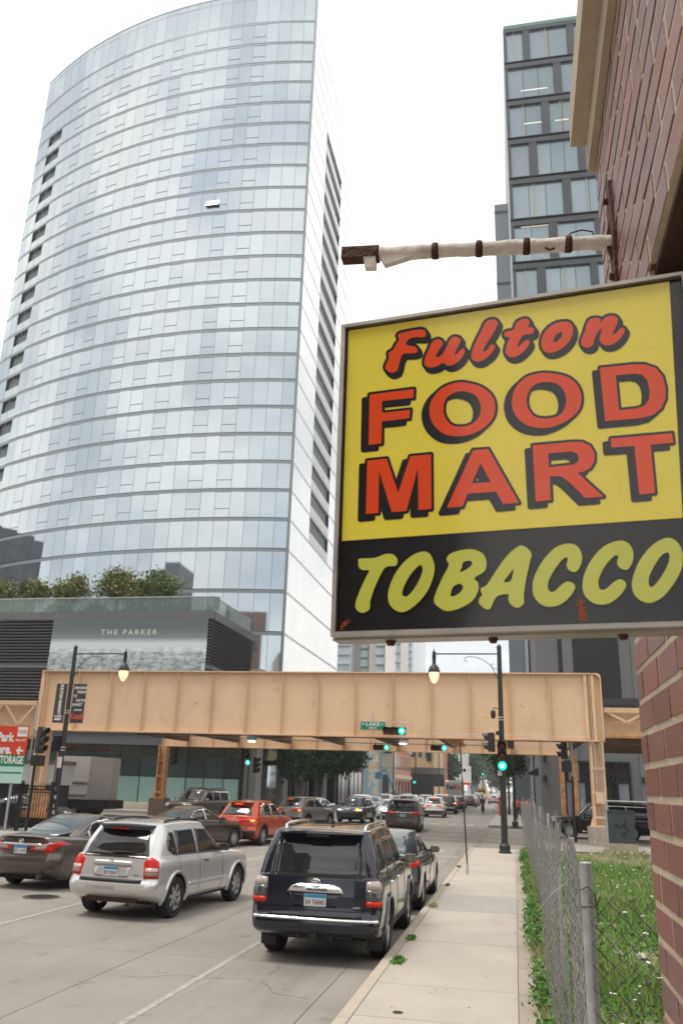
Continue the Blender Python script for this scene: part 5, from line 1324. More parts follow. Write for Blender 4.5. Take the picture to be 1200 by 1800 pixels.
        cm = s.cabm.mesh('c', [pm, well_m], smooth='all')
        bm.from_mesh(cm); rm_ = r.mesh('r', [pm, well_m]); bm.from_mesh(rm_)
        me3 = bpy.data.meshes.new('body'); bm.to_mesh(me3); bm.free()
        me3.materials.append(pm); me3.materials.append(well_m)
        try: me3.set_sharp_from_angle(angle=R(40))
        except Exception: pass
        return me3
def patch(body, poly, view, off=.006, grid=.07, back=.0):
    """polygon drawn on a body seen from 'rear','front','right','left','top' or a diagonal ('dr': rear right, s along the diagonal); returns MB with depth"""
    S = body.S
    if view == 'rear': P = lambda a, b: (Vector((a, -2, b)), Vector((0, 1, 0)))
    elif view == 'front': P = lambda a, b: (Vector((a, S['L']+2, b)), Vector((0, -1, 0)))
    elif view == 'right': P = lambda a, b: (Vector((4, a, b)), Vector((-1, 0, 0)))
    elif view == 'left': P = lambda a, b: (Vector((-4, a, b)), Vector((1, 0, 0)))
    elif view == 'top': P = lambda a, b: (Vector((a, b, 4)), Vector((0, 0, -1)))
    elif view == 'dr': P = lambda a, b: (Vector((S['W']/2, 0, b))+Vector((.7071, .7071, 0))*a+Vector((2, -2, 0)), Vector((-.7071, .7071, 0)))
    elif view == 'dl': P = lambda a, b: (Vector((-S['W']/2, 0, b))+Vector((-.7071, .7071, 0))*a+Vector((-2, -2, 0)), Vector((.7071, .7071, 0)))
    elif view == 'fr': P = lambda a, b: (Vector((S['W']/2, S['L'], b))+Vector((.7071, -.7071, 0))*a+Vector((2, 2, 0)), Vector((-.7071, -.7071, 0)))
    elif view == 'fl': P = lambda a, b: (Vector((-S['W']/2, S['L'], b))+Vector((-.7071, -.7071, 0))*a+Vector((-2, 2, 0)), Vector((.7071, -.7071, 0)))
    bm = bmesh.new(); vs = [bm.verts.new((p[0], p[1], 0)) for p in poly]; bm.faces.new(vs)
    xs = [p[0] for p in poly]; ys = [p[1] for p in poly]
    for ax, lo, hi in ((0, min(xs), max(xs)), (1, min(ys), max(ys))):
        k = int((hi-lo)/grid)+1
        for i in range(1, k):
            co = [0, 0, 0]; co[ax] = lo+(hi-lo)*i/k; no = [0, 0, 0]; no[ax] = 1
            bmesh.ops.bisect_plane(bm, geom=bm.verts[:]+bm.edges[:]+bm.faces[:], plane_co=co, plane_no=no)
    bmesh.ops.triangulate(bm, faces=[f for f in bm.faces if len(f.verts) > 4])
    bm.verts.index_update(); out = []; ok = []
    for v in bm.verts:
        o, d = P(v.co.x, v.co.y); h, nn, i, dist = body.bvh.ray_cast(o, d, 6)
        if h is None: ok.append(False); out.append(Vector((0, 0, 0))); continue
        ok.append(True); out.append(h-d*off)
    # outline side walls
    b = MB(); fs = [tuple(v.index for v in f.verts) for f in bm.faces if all(ok[v.index] for v in f.verts)]
    d = P(0, 0)[1]; n = len(out)
    b.v = [tuple(p) for p in out]+[tuple(p+d*(off+.01)) for p in out]
    edge = {}
    for f in fs:
        for i in range(len(f)):
            e = (f[i], f[(i+1) % len(f)]); edge[e] = 1
    b.f = list(fs)
    for (a, c) in edge:
        if (c, a) not in edge: b.f.append((a, a+n, c+n, c))
    bm.free(); b.m = [0]*len(b.f); return b
def wheel_mesh(r, w, n_sp, kind='alloy', dark=False):
    key = ('wheel', round(r, 3), round(w, 3), n_sp, dark)
    if key in pane_cache: return pane_cache[key]
    t = MB().lathe([(r*.64, -w/2), (r*.93, -w/2), (r*.985, -w/2+.025), (r, -w/4), (r, w/4), (r*.985, w/2-.025), (r*.93, w/2), (r*.64, w/2), (r*.64, -w/2)], 28, axis='X', cap=False)
    rm = MB().lathe([(r*.68, w/2-.002), (r*.66, w/2-.012), (r*.62, w/2-.03), (r*.60, 0), (r*.60, -w/2)], 28, axis='X', cap=False)
    hubx = w/2-.035
    rm.lathe([(r*.15, hubx-.04), (r*.15, hubx), (r*.06, hubx+.012), (0, hubx+.012)], 16, axis='X')
    for i in range(n_sp):
        a = 2*math.pi*i/n_sp; ca, sa = math.cos(a), math.sin(a); ta, tb = -sa, ca
        w0, w1 = r*.085, r*.06*(1.6 if n_sp < 8 else 1)
        p0 = (r*.1*ca, r*.1*sa); p1 = (r*.63*ca, r*.63*sa)
        rm.prism([(hubx+.004, p0[0]-ta*w0, p0[1]-tb*w0), (hubx+.004, p0[0]+ta*w0, p0[1]+tb*w0), (hubx+.02, p1[0]+ta*w1, p1[1]+tb*w1), (hubx+.02, p1[0]-ta*w1, p1[1]-tb*w1)], (-.03, 0, 0))
    disc = MB().lathe([(0, 0), (r*.5, 0), (r*.5, .01), (0, .01)], 20, axis='X', c=(hubx-.07, 0, 0))
    res = (t.mesh('tyre', tyre_m, smooth=True), rm.mesh('rim', rimd_m if dark else rim_m, smooth=True), disc.mesh('brake_disc', well_m))
    pane_cache[key] = res; return res
BODY = {}
def build_car(name, typ, label, pm, pos, rz, opts=None, cat='car', group=None, scale=None):
    """pos: ground point under the middle of the rear axle"""
    o_ = dict(DEF.get(typ, {})); o_.update(opts or {}); S = TYPES[typ]
    if typ not in BODY: BODY[typ] = CarBody(S)
    body = BODY[typ]
    key = ('cm', typ, pm.name)
    if key not in pane_cache: pane_cache[key] = body.mesh(pm)
    t = empty(name, pos, label, cat, group, rz=rz)
    if scale: t.scale = scale
    D = Matrix.Translation((0, -S['ro'], 0))
    def add(mb, nm, m, smooth=True, parent=None, lab=None, at_=(0, 0, 0)):
        me = mb if isinstance(mb, bpy.types.Mesh) else mb.mesh(nm, m, smooth)
        ob = bpy.data.objects.new(nm, me); COL.objects.link(ob); ob.parent = parent or t
        ob.location = at_ if parent else (at_[0], at_[1]-S['ro'], at_[2])
        if lab: ob['label'] = lab
        return ob
    def cached(k, fn, nm, m, smooth=True):
        kk = (typ, k, m.name)
        if kk not in pane_cache: pane_cache[kk] = fn().mesh(nm, m, smooth)
        return pane_cache[kk]
    bo = add(pane_cache[key], 'body', None)
    def pp(k, poly, view, m, nm, off=.006, mirror=False, smooth='all', grid=.07):
        r_ = []
        add(cached(k, lambda: patch(body, poly, view, off, grid), nm, m, smooth), nm, m)
        if mirror:
            mv = {'right': 'left', 'dr': 'dl', 'fr': 'fl'}.get(view, view)
            pl = [(p[0] if mv != view else -p[0], p[1]) for p in poly]
            add(cached(k+'m', lambda: patch(body, pl, mv, off, grid), nm, m, smooth), nm, m)
    gm = o_.get('glass', cg)
    for k, (nm, view, poly) in enumerate(S['windows']):
        if S.get('win_trim') and view in ('right',):
            cxp = sum(p[0] for p in poly)/len(poly); czp = sum(p[1] for p in poly)/len(poly)
            big = [(cxp+(p[0]-cxp)*1.03+.02*(1 if p[0] > cxp else -1), p[1]+.022*(1 if p[1] > czp else -1)) for p in poly]
            pp('wt%d' % k, big, view, {'chrome': chrome_m, 'black': trim}[S['win_trim']], 'window_trim', .004, True)
        pp('w%d' % k, poly, view, cgl if nm in o_.get('light', ()) else gm, nm, .008, view in ('right',))
    for k, (nm, view, poly, mname, off, mirror) in enumerate(S['patches']):
        m_ = o_.get(mname, None) or MM.get(mname) or pm
        if mname == 'paint': m_ = pm
        if m_ == 'skip': continue
        pp('p%d' % k, poly, view, m_, nm, off, mirror)
    # door gaps
    gaps = MB()
    def seams():
        g_ = MB()
        for view in ('right', 'left'):
            for ln_ in S['seams']:
                pts = []
                for (a, b_), (c, d) in zip(ln_, ln_[1:]):
                    m_ = max(2, int(math.hypot(c-a, d-b_)/.05))
                    for q in range(m_+1): pts.append((a+(c-a)*q/m_, b_+(d-b_)*q/m_))
                hp = []
                for a, b_ in pts:
                    sx = 4 if view == 'right' else -4
                    h, nn, i_, dd = body.bvh.ray_cast(Vector((sx, a, b_)), Vector((-sx/4, 0, 0)), 6)
                    if h is not None: hp.append(h+Vector((sx/4*.0005, 0, 0)))
                if len(hp) > 1: g_.tube(hp, .0045, 4, cap=False)
        for ln_ in S.get('rear_seams', ()):
            hp = []
            for (a, b_), (c, d) in zip(ln_, ln_[1:]):
                m_ = max(2, int(math.hypot(c-a, d-b_)/.05))
                for q in range(m_+1):
                    h, nn, i_, dd = body.bvh.ray_cast(Vector((a+(c-a)*q/m_, -2, b_+(d-b_)*q/m_)), Vector((0, 1, 0)), 6)
                    if h is not None: hp.append(h)
            if len(hp) > 1: g_.tube(hp, .0055, 4, cap=False)
        return g_
    add(cached('seams', seams, 'panel_gap', seam_m), 'panel_gap', seam_m)
    # arches
    if S.get('arch'):
        am = {'black': trim, 'paint': pm}[S['arch']]
        for sx in (1, -1):
            for yc in (S['ro'], S['ro']+S['wb']):
                def arches():
                    a_ = MB()
                    hp = []
                    for q in range(0, 21):
                        an = R(-12+204*q/20); rr_ = S['wr']+.075
                        y, z = yc+rr_*math.cos(an), S['wr']+rr_*math.sin(an)
                        h, nn, i_, dd = body.bvh.ray_cast(Vector((sx*4, y, max(z, S['gc']+.03))), Vector((-sx, 0, 0)), 6)
                        if h is not None: hp.append(Vector((h.x, y, z)))
                    a_.tube(hp, .032, 6)
                    return a_
                add(cached('arch%d%.1f' % (sx, yc), arches, 'wheel_arch', am), 'wheel_arch', am)
    # wheels
    ty, rm, dc = wheel_mesh(S['wr'], S.get('tw', .225), o_.get('spokes', 10), dark=o_.get('dark_rim', False))
    for sx in (1, -1):
        for yc in (0, S['wb']):
            wl = bpy.data.objects.new('wheel', dc); COL.objects.link(wl); wl.parent = t; wl.location = (sx*(S['W']/2-S.get('tw', .225)/2-.02), yc, S['wr']); wl.rotation_euler = (random.uniform(0, 6), 0, 0 if sx > 0 else math.pi)
            for me_, nm in ((ty, 'tyre'), (rm, 'rim')):
                q = bpy.data.objects.new(nm, me_); COL.objects.link(q); q.parent = wl
    # mirrors
    my, mz = S['mirror']
    mm_ = o_.get('mirror', pm)
    for sx in (1, -1):
        b = MB(); hwm = interp((mz-S['cab']['z0'])/(S['cab']['z1']-S['cab']['z0']), S['cab']['hw'])
        x0 = sx*(hwm+.02); 
        vs = []
        for (yy, s_) in ((-.055, .85), (-.03, 1), (.03, .92), (.075, .5)):
            for (dx, dz) in ((0, -.07), (.2, -.06), (.235, 0), (.2, .075), (.03, .08), (0, .0)):
                vs.append((x0+sx*(.04+(.115+(dx-.115)*s_)), my+yy, mz+dz*s_))
        fs = [(r_*6+j, r_*6+(j+1) % 6, r_*6+6+(j+1) % 6, r_*6+6+j) for r_ in range(3) for j in range(6)]+[(5, 4, 3, 2, 1, 0), (18, 19, 20, 21, 22, 23)]
        b.add(vs, fs); b.beam((sx*(hwm-.03), my+.02, mz-.03), (sx*(hwm+.1), my+.02, mz-.03), .05, .04)
        mr_ = add(b, 'mirror', mm_)
        g2 = MB().add([(x0+sx*.06, my-.0565, mz-.05), (x0+sx*.245, my-.0565, mz-.045), (x0+sx*.255, my-.0565, mz+.05), (x0+sx*.07, my-.0565, mz+.06)], [(0, 1, 2, 3) if sx > 0 else (3, 2, 1, 0)])
        add(g2, 'mirror_glass', mat('mirror_glass', (.5, .52, .52), .05, metal=1), False, parent=mr_)
    # handles
    for (hy, hz) in S['handles']:
        for v_, sx in (('right', 1), ('left', -1)):
            h, nn, i_, dd = body.bvh.ray_cast(Vector((sx*4, hy, hz)), Vector((-sx, 0, 0)), 6)
            if h is not None: add(MB().tube([(h.x-sx*.01, hy-.09, hz), (h.x+sx*.025, hy-.07, hz), (h.x+sx*.028, hy+.07, hz), (h.x-sx*.01, hy+.09, hz)], .013, 6), 'door_handle', o_.get('handle', pm))
    # plate
    if S.get('plate') and o_.get('plate', 'x'):
        py_z = S['plate']
        h, nn, i_, dd = body.bvh.ray_cast(Vector((0, -2, py_z)), Vector((0, 1, 0)), 6)
        yy = h.y-.012
        pl = add(MB().box((-.155, yy-.006, py_z-.078), (.155, yy, py_z+.078)), 'licence_plate', plate_m, False)
        add(MB().box((-.150, yy-.0065, py_z+.028), (.150, yy-.0062, py_z+.074)), 'plate_band', plate_b, False, parent=pl)
        if o_.get('plate'): add(xf(text_mb(o_['plate'], .088, bold=.02, sx=.82), Matrix.Translation((0, yy-.0072, py_z-.055))), 'plate_text', plate_t, False, parent=pl)
    if S.get('rails'):
        ry0, ry1, rx, rz_ = S['rails']; rm2 = o_.get('rail', trim)
        for sx in (1, -1):
            pts = [(sx*rx, ry0, rz_-.03), (sx*rx, ry0+.05, rz_+.035), (sx*rx, ry0+.2, rz_+.055), (sx*rx, (ry0+ry1)/2, rz_+.065), (sx*rx, ry1-.2, rz_+.05), (sx*rx, ry1-.05, rz_+.02), (sx*rx, ry1, rz_-.03)]
            add(MB().tube(pts, .021, 8), 'roof_rail', rm2)
    if o_.get('spoiler'):
        w_, y_, z_, d_, th = S['spoiler']
        b = MB(); vs = []
        for i in range(9):
            x = -w_+2*w_*i/8; e_ = 1-(abs(x)/w_)**4
            vs += [(x, y_-d_*(.55+.45*e_)+.06*(x/w_)**2, z_-th*.2), (x, y_-d_*(.5+.45*e_)+.06*(x/w_)**2, z_+th*.5-.02*(x/w_)**2), (x, y_+.32, z_+th*.8-.02*(x/w_)**2), (x, y_+.30, z_-th)]
        fs = [(i*4+j, i*4+(j+1) % 4, i*4+4+(j+1) % 4, i*4+4+j) for i in range(8) for j in range(4)]+[(3, 2, 1, 0), (32, 33, 34, 35)]
        b.add(vs, fs); add(b, 'spoiler', o_.get('spoiler_mat', pm))
    add(MB().box((-.16, S['brake'][0]-.012, S['brake'][1]-.012), (.16, S['brake'][0]+.02, S['brake'][1]+.012)), 'brake_light', o_.get('brake_mat', tl_r), False) if S.get('brake') else None
    if S.get('wiper') and o_.get('wiper', True):
        wy, wz, wx = S['wiper']; h, nn, i_, dd = body.bvh.ray_cast(Vector((0, -2, wz)), Vector((0, 1, 0)), 6)
        if h is not None: add(MB().tube([(wx, h.y-.02, wz), (wx+.2, h.y-.024, wz+.012), (wx+.42, h.y-.01, wz+.005)], [.016, .012, .006], 6), 'wiper', trim)
    return t, add, body, pp
MM = dict(red=tl_r, clear=tl_w, black=trim, chrome=chrome_m, head=hl, amber=amber_on, glass=cg, gap=seam_m, smoke=mat('tail_smoke', (.06, .06, .065), .12, coat=.6, spec=.8), lit=tl_on)
TYPES = {}; DEF = {}
# --- large body-on-frame SUV
TYPES['suv_large'] = dict(W=1.86, L=4.82, wb=2.79, ro=1.07, wr=.385, tw=.255, gc=.30, rr=.10, rf=.30, bow_r=.06, rear_lift=.10,
    side=[(0, .90), (.06, .955), (.3, .985), (.5, 1.0), (.62, .99), (.8, .985), (.92, .965), (1, .93)],
    rear=[(0, .14), (.06, .02), (.12, 0), (.28, .0), (.33, .035), (.40, .075), (.8, .09), (1, .115)],
    front=[(0, .25), (.1, .08), (.4, .02), (.7, .04), (1, .14)],
    top=[(0, 1.10), (.3, 1.12), (3.2, 1.11), (3.6, 1.10), (4.4, 1.04), (4.7, .98), (4.82, .94)],
    cab=dict(z0=1.08, z1=1.755, rear=[(0, .125), (.5, .20), (1, .34)], front=[(0, 3.55), (.5, 3.15), (1, 2.80)], hw=[(0, .875), (.5, .80), (1, .69)], rr=.10, rf=.2, drop_r=.035, drop_f=.06, crown=.02, bow_r=.06),
    windows=[('rear_window', 'rear', [(-.60, 1.12), (.60, 1.12), (.585, 1.22), (.55, 1.56), (.50, 1.60), (-.50, 1.60), (-.55, 1.56), (-.585, 1.22)]),
             ('quarter_window', 'right', [(.42, 1.17), (1.12, 1.15), (1.12, 1.60), (.66, 1.60), (.56, 1.52)]),
             ('side_window', 'right', [(1.20, 1.15), (2.00, 1.15), (1.98, 1.61), (1.20, 1.61)]),
             ('side_window', 'right', [(2.08, 1.15), (3.05, 1.15), (2.92, 1.28), (2.62, 1.60), (2.06, 1.61)]),
             ('windshield', 'front', [(-.66, 1.18), (.66, 1.18), (.56, 1.64), (-.56, 1.64)])],
    patches=[('side_glass_wrap', 'rear', [(.61, 1.11), (.70, 1.14), (.62, 1.58), (.57, 1.58)], 'glass', .007, True),
             ('rear_side_glass', 'right', [(.14, 1.14), (.36, 1.14), (.50, 1.58), (.40, 1.58), (.30, 1.52)], 'glass', .005, True),
             ('tail_light_clear', 'dr', [(-.07, .985), (.17, .985), (.17, 1.07), (.10, 1.10), (-.05, 1.09)], 'clear', .022, True),
             ('tail_light_smoke', 'dr', [(-.07, .84), (.14, .84), (.17, .983), (-.07, .983)], 'smoke', .02, True),
             ('tail_light_red', 'dr', [(-.07, .77), (.12, .77), (.14, .838), (-.07, .838)], 'red', .02, True),
             ('bumper_chrome', 'rear', [(-.90, .585), (.90, .585), (.88, .615), (-.88, .615)], 'chrome', .028, False),
             ('bumper_step', 'rear', [(-.66, .625), (.66, .625), (.66, .66), (-.66, .66)], 'black', .02, False),
             ('number_recess', 'rear', [(-.30, .74), (.30, .74), (.38, .92), (-.38, .92)], 'paint', .002, False),
             ('rocker', 'right', [(1.55, .31), (3.35, .31), (3.35, .40), (1.55, .40)], 'black', .02, True),
             ('head_light', 'fr', [(-.25, .82), (.2, .82), (.2, .98), (-.25, .98)], 'head', .01, True),
             ('grille', 'front', [(-.5, .65), (.5, .65), (.5, .98), (-.5, .98)], 'black', .01, False)],
    seams=[[(1.16, .42), (1.16, 1.62)], [(2.04, .42), (2.04, 1.62)], [(2.98, .42), (3.02, 1.12)], [(1.62, .42), (3.0, .42)]],
    rear_seams=[[(-.70, .70), (-.70, 1.10)], [(.70, .70), (.70, 1.10)], [(-.70, .70), (.70, .70)]],
    arch='paint', mirror=(3.02, 1.20), handles=[(1.42, 1.0), (2.25, 1.0)], plate=.83, rails=(.62, 2.6, .60, 1.735), spoiler=(.62, .30, 1.70, .24, .05), brake=(.10, 1.66))
# --- compact boxy SUV
TYPES['suv_compact'] = dict(W=1.81, L=4.42, wb=2.63, ro=.88, wr=.345, gc=.25, rr=.14, rf=.30, bow_r=.07, rear_lift=.14,
    side=[(0, .88), (.06, .95), (.3, .99), (.5, 1.0), (.66, .985), (.8, .985), (.92, .965), (1, .925)],
    rear=[(0, .20), (.06, .05), (.14, .0), (.30, -.01), (.40, .0), (.44, .055), (.7, .075), (1, .115)],
    front=[(0, .25), (.1, .08), (.4, .02), (.7, .04), (1, .12)],
    top=[(0, .99), (.3, 1.03), (3.0, .99), (3.3, .98), (4.0, .93), (4.35, .86), (4.42, .82)],
    cab=dict(z0=.97, z1=1.60, rear=[(0, .12), (.5, .25), (1, .48)], front=[(0, 3.20), (.5, 2.75), (1, 2.40)], hw=[(0, .83), (.5, .755), (1, .64)], rr=.14, rf=.2, drop_r=.05, drop_f=.05, crown=.025, bow_r=.08),
    windows=[('rear_window', 'rear', [(-.66, 1.02), (.66, 1.02), (.64, 1.10), (.53, 1.44), (.48, 1.47), (-.48, 1.47), (-.53, 1.44), (-.64, 1.10)]),
             ('quarter_window', 'right', [(.62, 1.14), (.80, 1.05), (.93, 1.04), (.90, 1.44), (.74, 1.44), (.62, 1.30)]),
             ('side_window', 'right', [(.99, 1.04), (1.72, 1.03), (1.66, 1.47), (.97, 1.46)]),
             ('side_window', 'right', [(1.80, 1.03), (2.72, 1.02), (2.45, 1.30), (2.2, 1.46), (1.76, 1.47)]),
             ('windshield', 'front', [(-.64, 1.06), (.64, 1.06), (.52, 1.50), (-.52, 1.50)])],
    patches=[('tail_light_red', 'dr', [(-.12, .70), (.12, .70), (.13, .97), (.02, 1.04), (-.07, 1.03), (-.12, .96)], 'red', .016, True),
             ('tail_light_clear', 'dr', [(-.10, .745), (.10, .745), (.11, .87), (-.10, .87)], 'clear', .021, True),
             ('tail_light_bar', 'dr', [(-.10, .80), (.10, .80), (.10, .815), (-.10, .815)], 'red', .023, True),
             ('bumper_step', 'rear', [(-.62, .625), (.62, .625), (.62, .675), (-.62, .675)], 'black', .018, False),
             ('plate_garnish', 'rear', [(-.38, .895), (.38, .895), (.38, .965), (-.38, .965)], 'paint', .035, False),
             ('plate_recess', 'rear', [(-.33, .70), (.33, .70), (.36, .74), (.36, .885), (-.36, .885), (-.36, .74)], 'paint', .006, False),
             ('side_moulding', 'right', [(1.30, .50), (2.9, .50), (2.9, .56), (1.30, .56)], 'paint', .012, True),
             ('rocker', 'right', [(1.30, .25), (3.05, .25), (3.05, .31), (1.30, .31)], 'black', .012, True),
             ('head_light', 'fr', [(-.22, .70), (.2, .70), (.2, .86), (-.22, .86)], 'head', .01, True),
             ('grille', 'front', [(-.45, .62), (.45, .62), (.45, .84), (-.45, .84)], 'black', .01, False)],
    seams=[[(.95, .62), (.95, 1.48)], [(1.76, .34), (1.76, 1.48)], [(2.74, .34), (2.78, 1.0)], [(1.32, .34), (2.74, .34)]],
    rear_seams=[[(-.70, .69), (-.70, .99)], [(.70, .69), (.70, .99)]],
    arch='paint', mirror=(2.62, 1.10), handles=[(2.0, .90)], plate=.79, rails=(.80, 2.2, .545, 1.575), spoiler=(.56, .42, 1.535, .20, .05), brake=(.26, 1.49), wiper=(0, 1.10, -.05))
# --- mid size sedan
TYPES['sedan'] = dict(W=1.83, L=4.86, wb=2.78, ro=1.10, wr=.335, gc=.19, rr=.20, rf=.36, bow_r=.12, rear_lift=.16,
    side=[(0, .88), (.08, .945), (.3, .985), (.5, 1.0), (.66, .995), (.8, .98), (.92, .95), (1, .89)],
    rear=[(0, .18), (.1, .04), (.25, .0), (.45, .0), (.55, .05), (.7, .075), (.9, .06), (1, .07)],
    front=[(0, .2), (.1, .05), (.4, .0), (.7, .06), (1, .22)],
    top=[(0, .99), (.12, 1.025), (.45, 1.03), (1.2, .99), (2.2, .955), (3.4, .96), (4.2, .87), (4.7, .74), (4.86, .68)],
    cab=dict(z0=.94, z1=1.455, rear=[(0, .62), (.35, .95), (.7, 1.35), (1, 1.85)], front=[(0, 3.66), (.5, 3.15), (1, 2.62)], hw=[(0, .80), (.5, .715), (1, .58)], rr=.22, rf=.26, drop_r=.05, drop_f=.06, crown=.025, bow_r=.14),
    windows=[('rear_window', 'rear', [(-.57, 1.055), (.57, 1.055), (.47, 1.30), (.41, 1.375), (-.41, 1.375), (-.47, 1.30)]),
             ('quarter_window', 'right', [(1.25, 1.05), (1.42, 1.03), (1.42, 1.15)]),
             ('side_window', 'right', [(1.46, 1.03), (2.18, 1.00), (2.14, 1.34), (1.88, 1.335), (1.68, 1.28), (1.46, 1.17)]),
             ('side_window', 'right', [(2.25, 1.00), (3.20, .99), (2.85, 1.20), (2.55, 1.35), (2.21, 1.36)]),
             ('windshield', 'front', [(-.62, 1.02), (.62, 1.02), (.48, 1.37), (-.48, 1.37)])],
    patches=[('tail_light', 'dr', [(-.42, .80), (-.02, .76), (.02, .84), (.30, .95), (.22, .98), (-.10, .955), (-.36, .90)], 'red', .010, True),
             ('tail_light_clear', 'dr', [(-.36, .815), (-.18, .80), (-.10, .92), (.05, .945), (-.08, .948), (-.32, .885)], 'clear', .013, True),
             ('trunk_chrome', 'rear', [(-.50, .885), (.50, .885), (.48, .925), (-.48, .925)], 'chrome', .016, False),
             ('head_light', 'fr', [(-.3, .60), (.25, .66), (.25, .80), (-.3, .70)], 'head', .01, True),
             ('grille', 'front', [(-.42, .42), (.42, .42), (.5, .62), (-.5, .62)], 'black', .01, False)],
    seams=[[(1.36, .62), (1.44, .95)], [(1.52, .24), (1.42, .5)], [(2.20, .24), (2.20, 1.36)], [(3.22, .26), (3.26, .95)], [(1.52, .24), (3.22, .24)]],
    rear_seams=[[(-.60, 1.0), (-.50, .80), (-.40, .70), (.40, .70), (.50, .80), (.60, 1.0)]],
    win_trim='chrome', mirror=(3.05, 1.03), handles=[(1.70, .86), (2.45, .86)], plate=.80, brake=(.72, 1.06))
# --- rounded crossover
TYPES['crossover'] = dict(W=1.84, L=4.58, wb=2.70, ro=.93, wr=.355, gc=.22, rr=.20, rf=.34, bow_r=.12, rear_lift=.16,
    side=[(0, .88), (.08, .95), (.3, .985), (.5, 1.0), (.66, .99), (.82, .975), (.92, .95), (1, .90)],
    rear=[(0, .18), (.1, .03), (.25, .0), (.4, .01), (.5, .05), (.7, .03), (.85, .08), (1, .12)],
    front=[(0, .2), (.1, .05), (.4, .0), (.7, .05), (1, .18)],
    top=[(0, 1.06), (.4, 1.09), (2.2, 1.03), (3.2, 1.02), (4.1, .95), (4.5, .84), (4.58, .78)],
    cab=dict(z0=1.03, z1=1.655, rear=[(0, .14), (.5, .38), (1, .68)], front=[(0, 3.42), (.5, 2.95), (1, 2.55)], hw=[(0, .825), (.5, .75), (1, .62)], rr=.2, rf=.24, drop_r=.07, drop_f=.06, crown=.03, bow_r=.13),
    windows=[('rear_window', 'rear', [(-.63, 1.12), (.63, 1.12), (.56, 1.28), (.48, 1.46), (-.48, 1.46), (-.56, 1.28)]),
             ('quarter_window', 'right', [(.80, 1.20), (.98, 1.14), (1.06, 1.13), (1.06, 1.40), (.95, 1.38)]),
             ('side_window', 'right', [(1.12, 1.12), (1.86, 1.10), (1.83, 1.52), (1.40, 1.51), (1.12, 1.46)]),
             ('side_window', 'right', [(1.94, 1.10), (2.94, 1.08), (2.65, 1.34), (2.40, 1.50), (1.91, 1.53)]),
             ('windshield', 'front', [(-.64, 1.12), (.64, 1.12), (.52, 1.55), (-.52, 1.55)])],
    patches=[('tail_light', 'dr', [(-.48, .90), (.02, .88), (.25, .99), (.20, 1.04), (-.10, 1.01), (-.45, .985)], 'red', .010, True),
             ('tail_light_lens', 'dr', [(-.10, .91), (.02, .905), (.10, .965), (-.08, .975)], 'lens', .016, True),
             ('bumper_cladding', 'rear', [(-.86, .34), (.86, .34), (.84, .58), (-.84, .58)], 'black', .012, False),
             ('side_cladding', 'right', [(1.30, .23), (3.2, .23), (3.2, .36), (1.30, .36)], 'black', .012, True),
             ('head_light', 'fr', [(-.3, .78), (.28, .80), (.28, .92), (-.3, .86)], 'head', .012, True),
             ('grille', 'front', [(-.46, .55), (.46, .55), (.5, .84), (-.5, .84)], 'black', .012, False),
             ('front_cladding', 'front', [(-.8, .34), (.8, .34), (.8, .5), (-.8, .5)], 'black', .012, False)],
    seams=[[(1.09, .62), (1.09, 1.46)], [(1.89, .38), (1.89, 1.52)], [(2.96, .38), (3.0, 1.03)], [(1.35, .38), (2.96, .38)]],
    rear_seams=[[(-.56, .66), (-.66, 1.05)], [(.56, .66), (.66, 1.05)], [(-.56, .66), (.56, .66)]],
    arch='black', win_trim='chrome', mirror=(2.86, 1.18), handles=[(1.38, .98), (2.15, .97)], plate=.80, spoiler=(.52, .58, 1.60, .2, .04), brake=(.40, 1.535), wiper=(0, 1.17, -.06))
